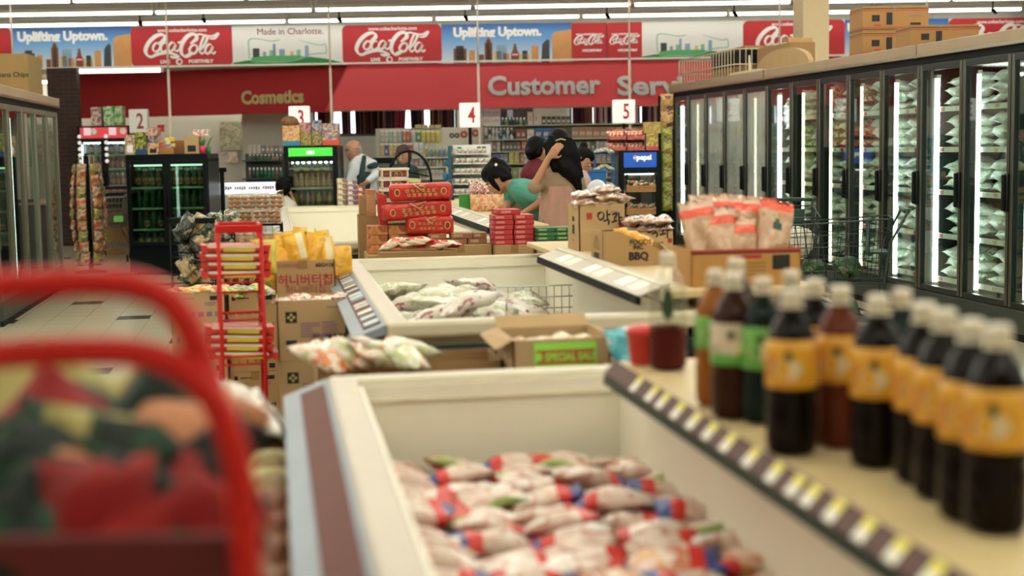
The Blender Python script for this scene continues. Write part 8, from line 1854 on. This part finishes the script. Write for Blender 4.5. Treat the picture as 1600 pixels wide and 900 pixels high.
    q.xform(Matrix.Translation(-b)); parts.append(('shoes', remesh(q.mesh(), .008, 1), I4))
    if hair:
        q = MB(); hair(q, P, hs); q.jitter(.007, 22, 5); q.xform(Matrix.Translation(-b)); parts.append(('hair', remesh(q.mesh(), .009, 1), I4))
    if extra:
        for nm, f_ in extra: q = MB(); f_(q, P, J); q.xform(Matrix.Translation(-b)); parts.append((nm, q.mesh(), I4))
    # close the clothes slightly round the body by hiding nothing: garments simply sit outside the skin
    return place(('person', parts), Matrix.Translation(b), label, 'person', group)
def cap_hair(q, P, s, m=None, back=.0):
    m = m or hairm
    hulln(q, [(P(-.022, 0, .048), .088 * s), (P(.012, 0, .062), .076 * s), (P(-.045, 0, .0), .075 * s), (P(-.05, 0, -.04), .055 * s)], m, 3)
    for e in (-1, 1): hulln(q, [(P(-.01, .055 * e, .03), .040 * s), (P(-.03, .06 * e, -.03), .032 * s)], m)
# ---- woman in the pink and taupe top, back turned, hand in her hair
D2 = 11.3
def j2(px, py, dy=0): return at(px, py, D2 + dy)
def long_hair(q, P, s):
    cap_hair(q, P, s)
    a = [(872, 228, -.02), (876, 246, -.04), (886, 262, -.08), (897, 276, -.10), (904, 292, -.10), (906, 300, -.10)]; rr = [.105, .098, .078, .055, .032, .014]
    for k in range(len(a) - 1): q.hull(j2(*a[k]), rr[k] * .95, j2(*a[k + 1]), rr[k + 1], hairm)
    for px, py, py2, r in ((862, 240, 266, .055), (872, 245, 270, .05), (857, 225, 256, .045), (893, 245, 272, .05)): q.hull(j2(px, py, -.04), r, j2(px + 6, py2, -.07), r * .45, hairm)
    rn_ = random.Random(2)
    for k in range(16): x = 852 + k * 3; q.tube([j2(x, 215 + rn_.uniform(-4, 6), -.09), j2(x + 5, 240, -.12), j2(x + 10 + .2 * k, 262 + k, -.11)], .012, hairm, 6)
taupe = mat('taupe_top', (0.27, 0.185, 0.115), .8, var=.12, scale=25); pinkc = mat('pink_blouse', (0.40, 0.225, 0.17), .8, var=.12, scale=18); dkj = mat('dark_trousers', (0.03, 0.03, 0.04), .8, var=.2)
def blouse(q, P, J):
    # loose pleated blouse hanging from under the taupe yoke
    n = 40; rows = [(290, .150, .125), (305, .160, .135), (325, .170, .14), (345, .178, .145), (362, .182, .15)]; rings = []
    for y, rx_, ry_ in rows:
        c = j2(876, y)
        rings.append([c + RGT * rx_ * math.cos(2 * PI * k / n) * (1 + .03 * math.sin(k * PI * .8)) + FWD * ry_ * math.sin(2 * PI * k / n) * (1 + .06 * math.sin(k * PI * .55)) for k in range(n)])
    vs = [[q.bm.verts.new(p) for p in r] for r in rings]; fs = []
    for i in range(len(vs) - 1):
        for k in range(n): fs.append(q.bm.faces.new((vs[i][k], vs[i][(k + 1) % n], vs[i + 1][(k + 1) % n], vs[i + 1][k])))
    q._paint(fs, pinkc, True)
def clasp(q, P, J):
    q.tube([j2(868, 220, -.125), j2(876, 217, -.13), j2(884, 219, -.125)], .006, gold, 6); q.tube([j2(864, 229, -.12), j2(868, 236, -.125)], .006, gold, 6)
def braid(q, P, J): q.tube([j2(904, 284, -.10), j2(907, 300, -.11), j2(906, 314, -.11)], [.018, .016, .008], hairm, 8)
J2 = dict(head=j2(874, 228), face=FWD * .95 + RGT * .25 + Vector((0, 0, -.25)), neck=j2(877, 263), chest=j2(878, 288), waist=j2(877, 318), pelvis=j2(876, 352), shl=j2(856, 277), shr=j2(900, 279), ell=j2(834, 293, -.14), wrl=j2(857, 247, -.17), hdl=(RGT * .62 + Vector((0, 0, .65)) - FWD * .06).normalized(), pnl=FWD, elr=j2(914, 322, .05), wrr=j2(906, 362, .12), fwd=FWD, curl=.3)
person('woman seen from behind in a taupe and pink top, hand raised into long black hair', gx(876, D2, 0), J2, (taupe, dkj), skin2, long_hair, 1.0, sleeve='elbow', extra=[('blouse', blouse), ('hair_clasp', clasp), ('hair_strand', braid)])
# ---- woman in teal, bending over the freezer
D1 = 11.75
def j1(px, py, dy=0): return at(px, py, D1 + dy)
teal_t = mat('teal_shirt', (0.07, 0.30, 0.235), .75, var=.12, scale=20)
def tied_hair(q, P, s):
    cap_hair(q, P, s)
    q.ball(P(-.085, .0, .11), .042 * s, hairm, (1, 1, .9), 2); hulln(q, [(P(-.03, 0, .09), .05 * s), (P(-.09, 0, .06), .05 * s), (P(-.10, 0, -.01), .035 * s)], hairm)
    for e in (-1, 1): q.tube([P(.045, .065 * e, .06), P(.055, .072 * e, .0), P(.058, .066 * e, -.04), P(.062, .058 * e, -.085)], [.03, .026, .02, .008], hairm, 8)
    hulln(q, [(P(.05, 0, .07), .042 * s), (P(.065, .03, .05), .022 * s), (P(.065, -.03, .05), .022 * s)], hairm)
def pin(q, P, J): q.ball(j1(775, 257.5, -.13), .012, ink_w)
LFT = -RGT
J1 = dict(head=j1(777, 279), face=(LFT * .75 - FWD * .15 + Vector((0, 0, -.75))), up=(LFT * .65 + Vector((0, 0, .75))), neck=j1(803, 293), chest=j1(820, 300), waist=j1(845, 322, .02), pelvis=j1(869, 350, .05), shl=j1(813, 297, -.15), shr=j1(806, 296, .16), ell=j1(848, 315, -.24), wrl=j1(819, 332, -.28), hdl=(LFT * .9 + Vector((0, 0, -.35))), pnl=Vector((0, 0, -1)), elr=j1(793, 322, .06), wrr=j1(788, 336, .0), hdr=(LFT * .9 + Vector((0, 0, -.3))), pnr=Vector((0, 0, -1)), fwd=LFT)
person('woman in a teal shirt with tied black hair, bending over the far island freezer', gx(869, D1, 0), J1, (teal_t, dkj), skin2, tied_hair, 1.05, sleeve='short', extra=[('hair_pin', pin)])
# ---- cashier in white shirt and dark vest
D3 = 18.2
def j3(px, py, dy=0): return at(px, py, D3 + dy)
wsh = mat('white_shirt', (0.66, 0.70, 0.72), .7, var=.06); vest = mat('dark_vest', (0.02, 0.045, 0.04), .7, var=.2)
greyh = mat('grey_hair', (0.38, 0.34, 0.30), .6, var=.2, scale=40)
def bald(q, P, s):
    for e in (-1, 1): hulln(q, [(P(-.04, .062 * e, .02), .026 * s), (P(-.05, .055 * e, -.025), .024 * s)], greyh)
    hulln(q, [(P(-.078, 0, .02), .026 * s), (P(-.075, 0, -.03), .03 * s)], greyh)
def vest_f(q, P, J):
    for a, b_ in (((569, 246), (563, 285)), ((577, 260), (586, 258))): q.hull(j3(*a, -.14), .030, j3(*b_, -.15), .042, vest)
    hulln(q, [(j3(561, 276, -.12), .05), (j3(575, 274, -.12), .05), (j3(570, 292, -.10), .07)], vest)
J3 = dict(head=j3(552.5, 235), face=LFT * .8 - FWD * .55 + Vector((0, 0, -.25)), neck=j3(561, 248), chest=j3(566, 266), waist=j3(568, 288), pelvis=j3(570, 312), shl=j3(552, 259, -.1), shr=j3(582, 257, .05), ell=j3(545, 284, -.16), wrl=j3(543, 297, -.25), elr=j3(588, 272, -.16), wrr=j3(575, 283, -.32), fwd=LFT * .8 - FWD * .5)
person('grey haired man in a white shirt and dark vest working at a checkout', gx(570, D3, 0), J3, (wsh, vest), mat('ruddy_skin', (0.46, 0.24, 0.16), .5, var=.08), bald, 1.12, sleeve='long', build=1.12, extra=[('vest', vest_f)])
# ---- second cashier behind the hoop handle
D4 = 19.0
def j4(px, py, dy=0): return at(px, py, D4 + dy)
brn = mat('brown_hair', (0.07, 0.03, 0.02), .5, var=.3, scale=40)
def bob(q, P, s):
    cap_hair(q, P, s, brn); hulln(q, [(P(.05, .03, .075), .035 * s), (P(.05, -.03, .075), .035 * s)], brn)
    for e in (-1, 1): q.tube([P(.0, .075 * e, .04), P(-.005, .082 * e, -.03), P(.0, .07 * e, -.09)], [.03, .03, .02], brn, 8)
J4 = dict(head=j4(630, 243), face=-FWD * .9 + LFT * .3 + Vector((0, 0, -.3)), neck=j4(630, 258), chest=j4(630, 275), waist=j4(630, 297), pelvis=j4(630, 318), shl=j4(613, 266), shr=j4(647, 266), ell=j4(608, 292, -.05), wrl=j4(618, 305, -.2), elr=j4(652, 292, -.05), wrr=j4(642, 305, -.2), fwd=-FWD)
person('cashier with brown hair, face showing through the hoop of the black basket', gx(630, D4, 0), J4, (vest, dkj), skin, bob, 1.1, sleeve='short')
# ---- child in white
D5 = 17.25
def j5(px, py, dy=0): return at(px, py, D5 + dy)
J5 = dict(head=j5(441, 294), face=FWD * .8 + LFT * .5, neck=j5(443, 311), chest=j5(444, 327), waist=j5(444, 347), pelvis=j5(444, 367), shl=j5(430, 320), shr=j5(457, 321), ell=j5(426, 345), wrl=j5(428, 366), elr=j5(464, 332, .05), wrr=j5(457, 309, .03), hdr=Vector((0, 0, 1)) - RGT * .3, fwd=FWD)
person('black haired child in a white shirt behind the far island freezer', gx(444, D5, 0), J5, (mat('child_shirt', (0.62, 0.58, 0.5), .75, var=.06), dkj), skin2, lambda q, P, s: (cap_hair(q, P, s), hulln(q, [(P(.05, 0, .07), .045 * s), (P(.0, 0, .085), .06 * s)], hairm)), 1.0, build=.88)
# ---- woman in crimson seen behind them
D6 = 13.4
def j6(px, py, dy=0): return at(px, py, D6 + dy)
def bun(q, P, s): cap_hair(q, P, s); q.ball(P(-.10, .03, -.03), .045 * s, hairm, sub=2); hulln(q, [(P(.04, 0, .075), .045 * s), (P(.05, .04, .04), .03 * s), (P(.05, -.04, .04), .03 * s)], hairm)
J6 = dict(head=j6(839, 236), face=FWD * .6 + RGT * .8 + Vector((0, 0, -.2)), neck=j6(838, 254), chest=j6(838, 273), waist=j6(840, 300), pelvis=j6(842, 325), shl=j6(828, 266, -.1), shr=j6(852, 266, .1), ell=j6(826, 293, -.1), wrl=j6(836, 312, -.1), elr=j6(858, 293, .1), wrr=j6(862, 310, .0), fwd=RGT)
person('dark haired woman in a crimson top, behind the women in teal and pink', gx(842, D6, 0), J6, (mat('crimson_top', (0.11, 0.006, 0.014), .8, var=.15), dkj), skin2, bun, 1.05, sleeve='short')
# ---- dark haired girl looking down
D7 = 13.0
def j7(px, py, dy=0): return at(px, py, D7 + dy)
J7 = dict(head=j7(909, 252), face=RGT * .85 - FWD * .15 + Vector((0, 0, -.5)), up=Vector((0, 0, .85)) + RGT * .5, neck=j7(907, 270), chest=j7(908, 290), waist=j7(910, 315), pelvis=j7(910, 338), shl=j7(905, 282, .12), shr=j7(911, 282, -.12), ell=j7(914, 308, .14), wrl=j7(926, 318, .14), elr=j7(916, 308, -.13), wrr=j7(930, 316, -.1), fwd=RGT)
def topbun(q, P, s): cap_hair(q, P, s); q.ball(P(-.06, 0, .135), .04 * s, hairm, sub=2); hulln(q, [(P(.05, 0, .065), .045 * s), (P(.06, .03, .04), .025 * s), (P(.06, -.03, .04), .025 * s)], hairm)
person('dark haired girl with a top knot looking down, behind the woman in pink', gx(910, D7, 0), J7, (mat('pale_top', (0.50, 0.36, 0.34), .75, var=.1), dkj), skin2, topbun, .98, build=.85, sleeve='short')
bpy.context.view_layer.update()
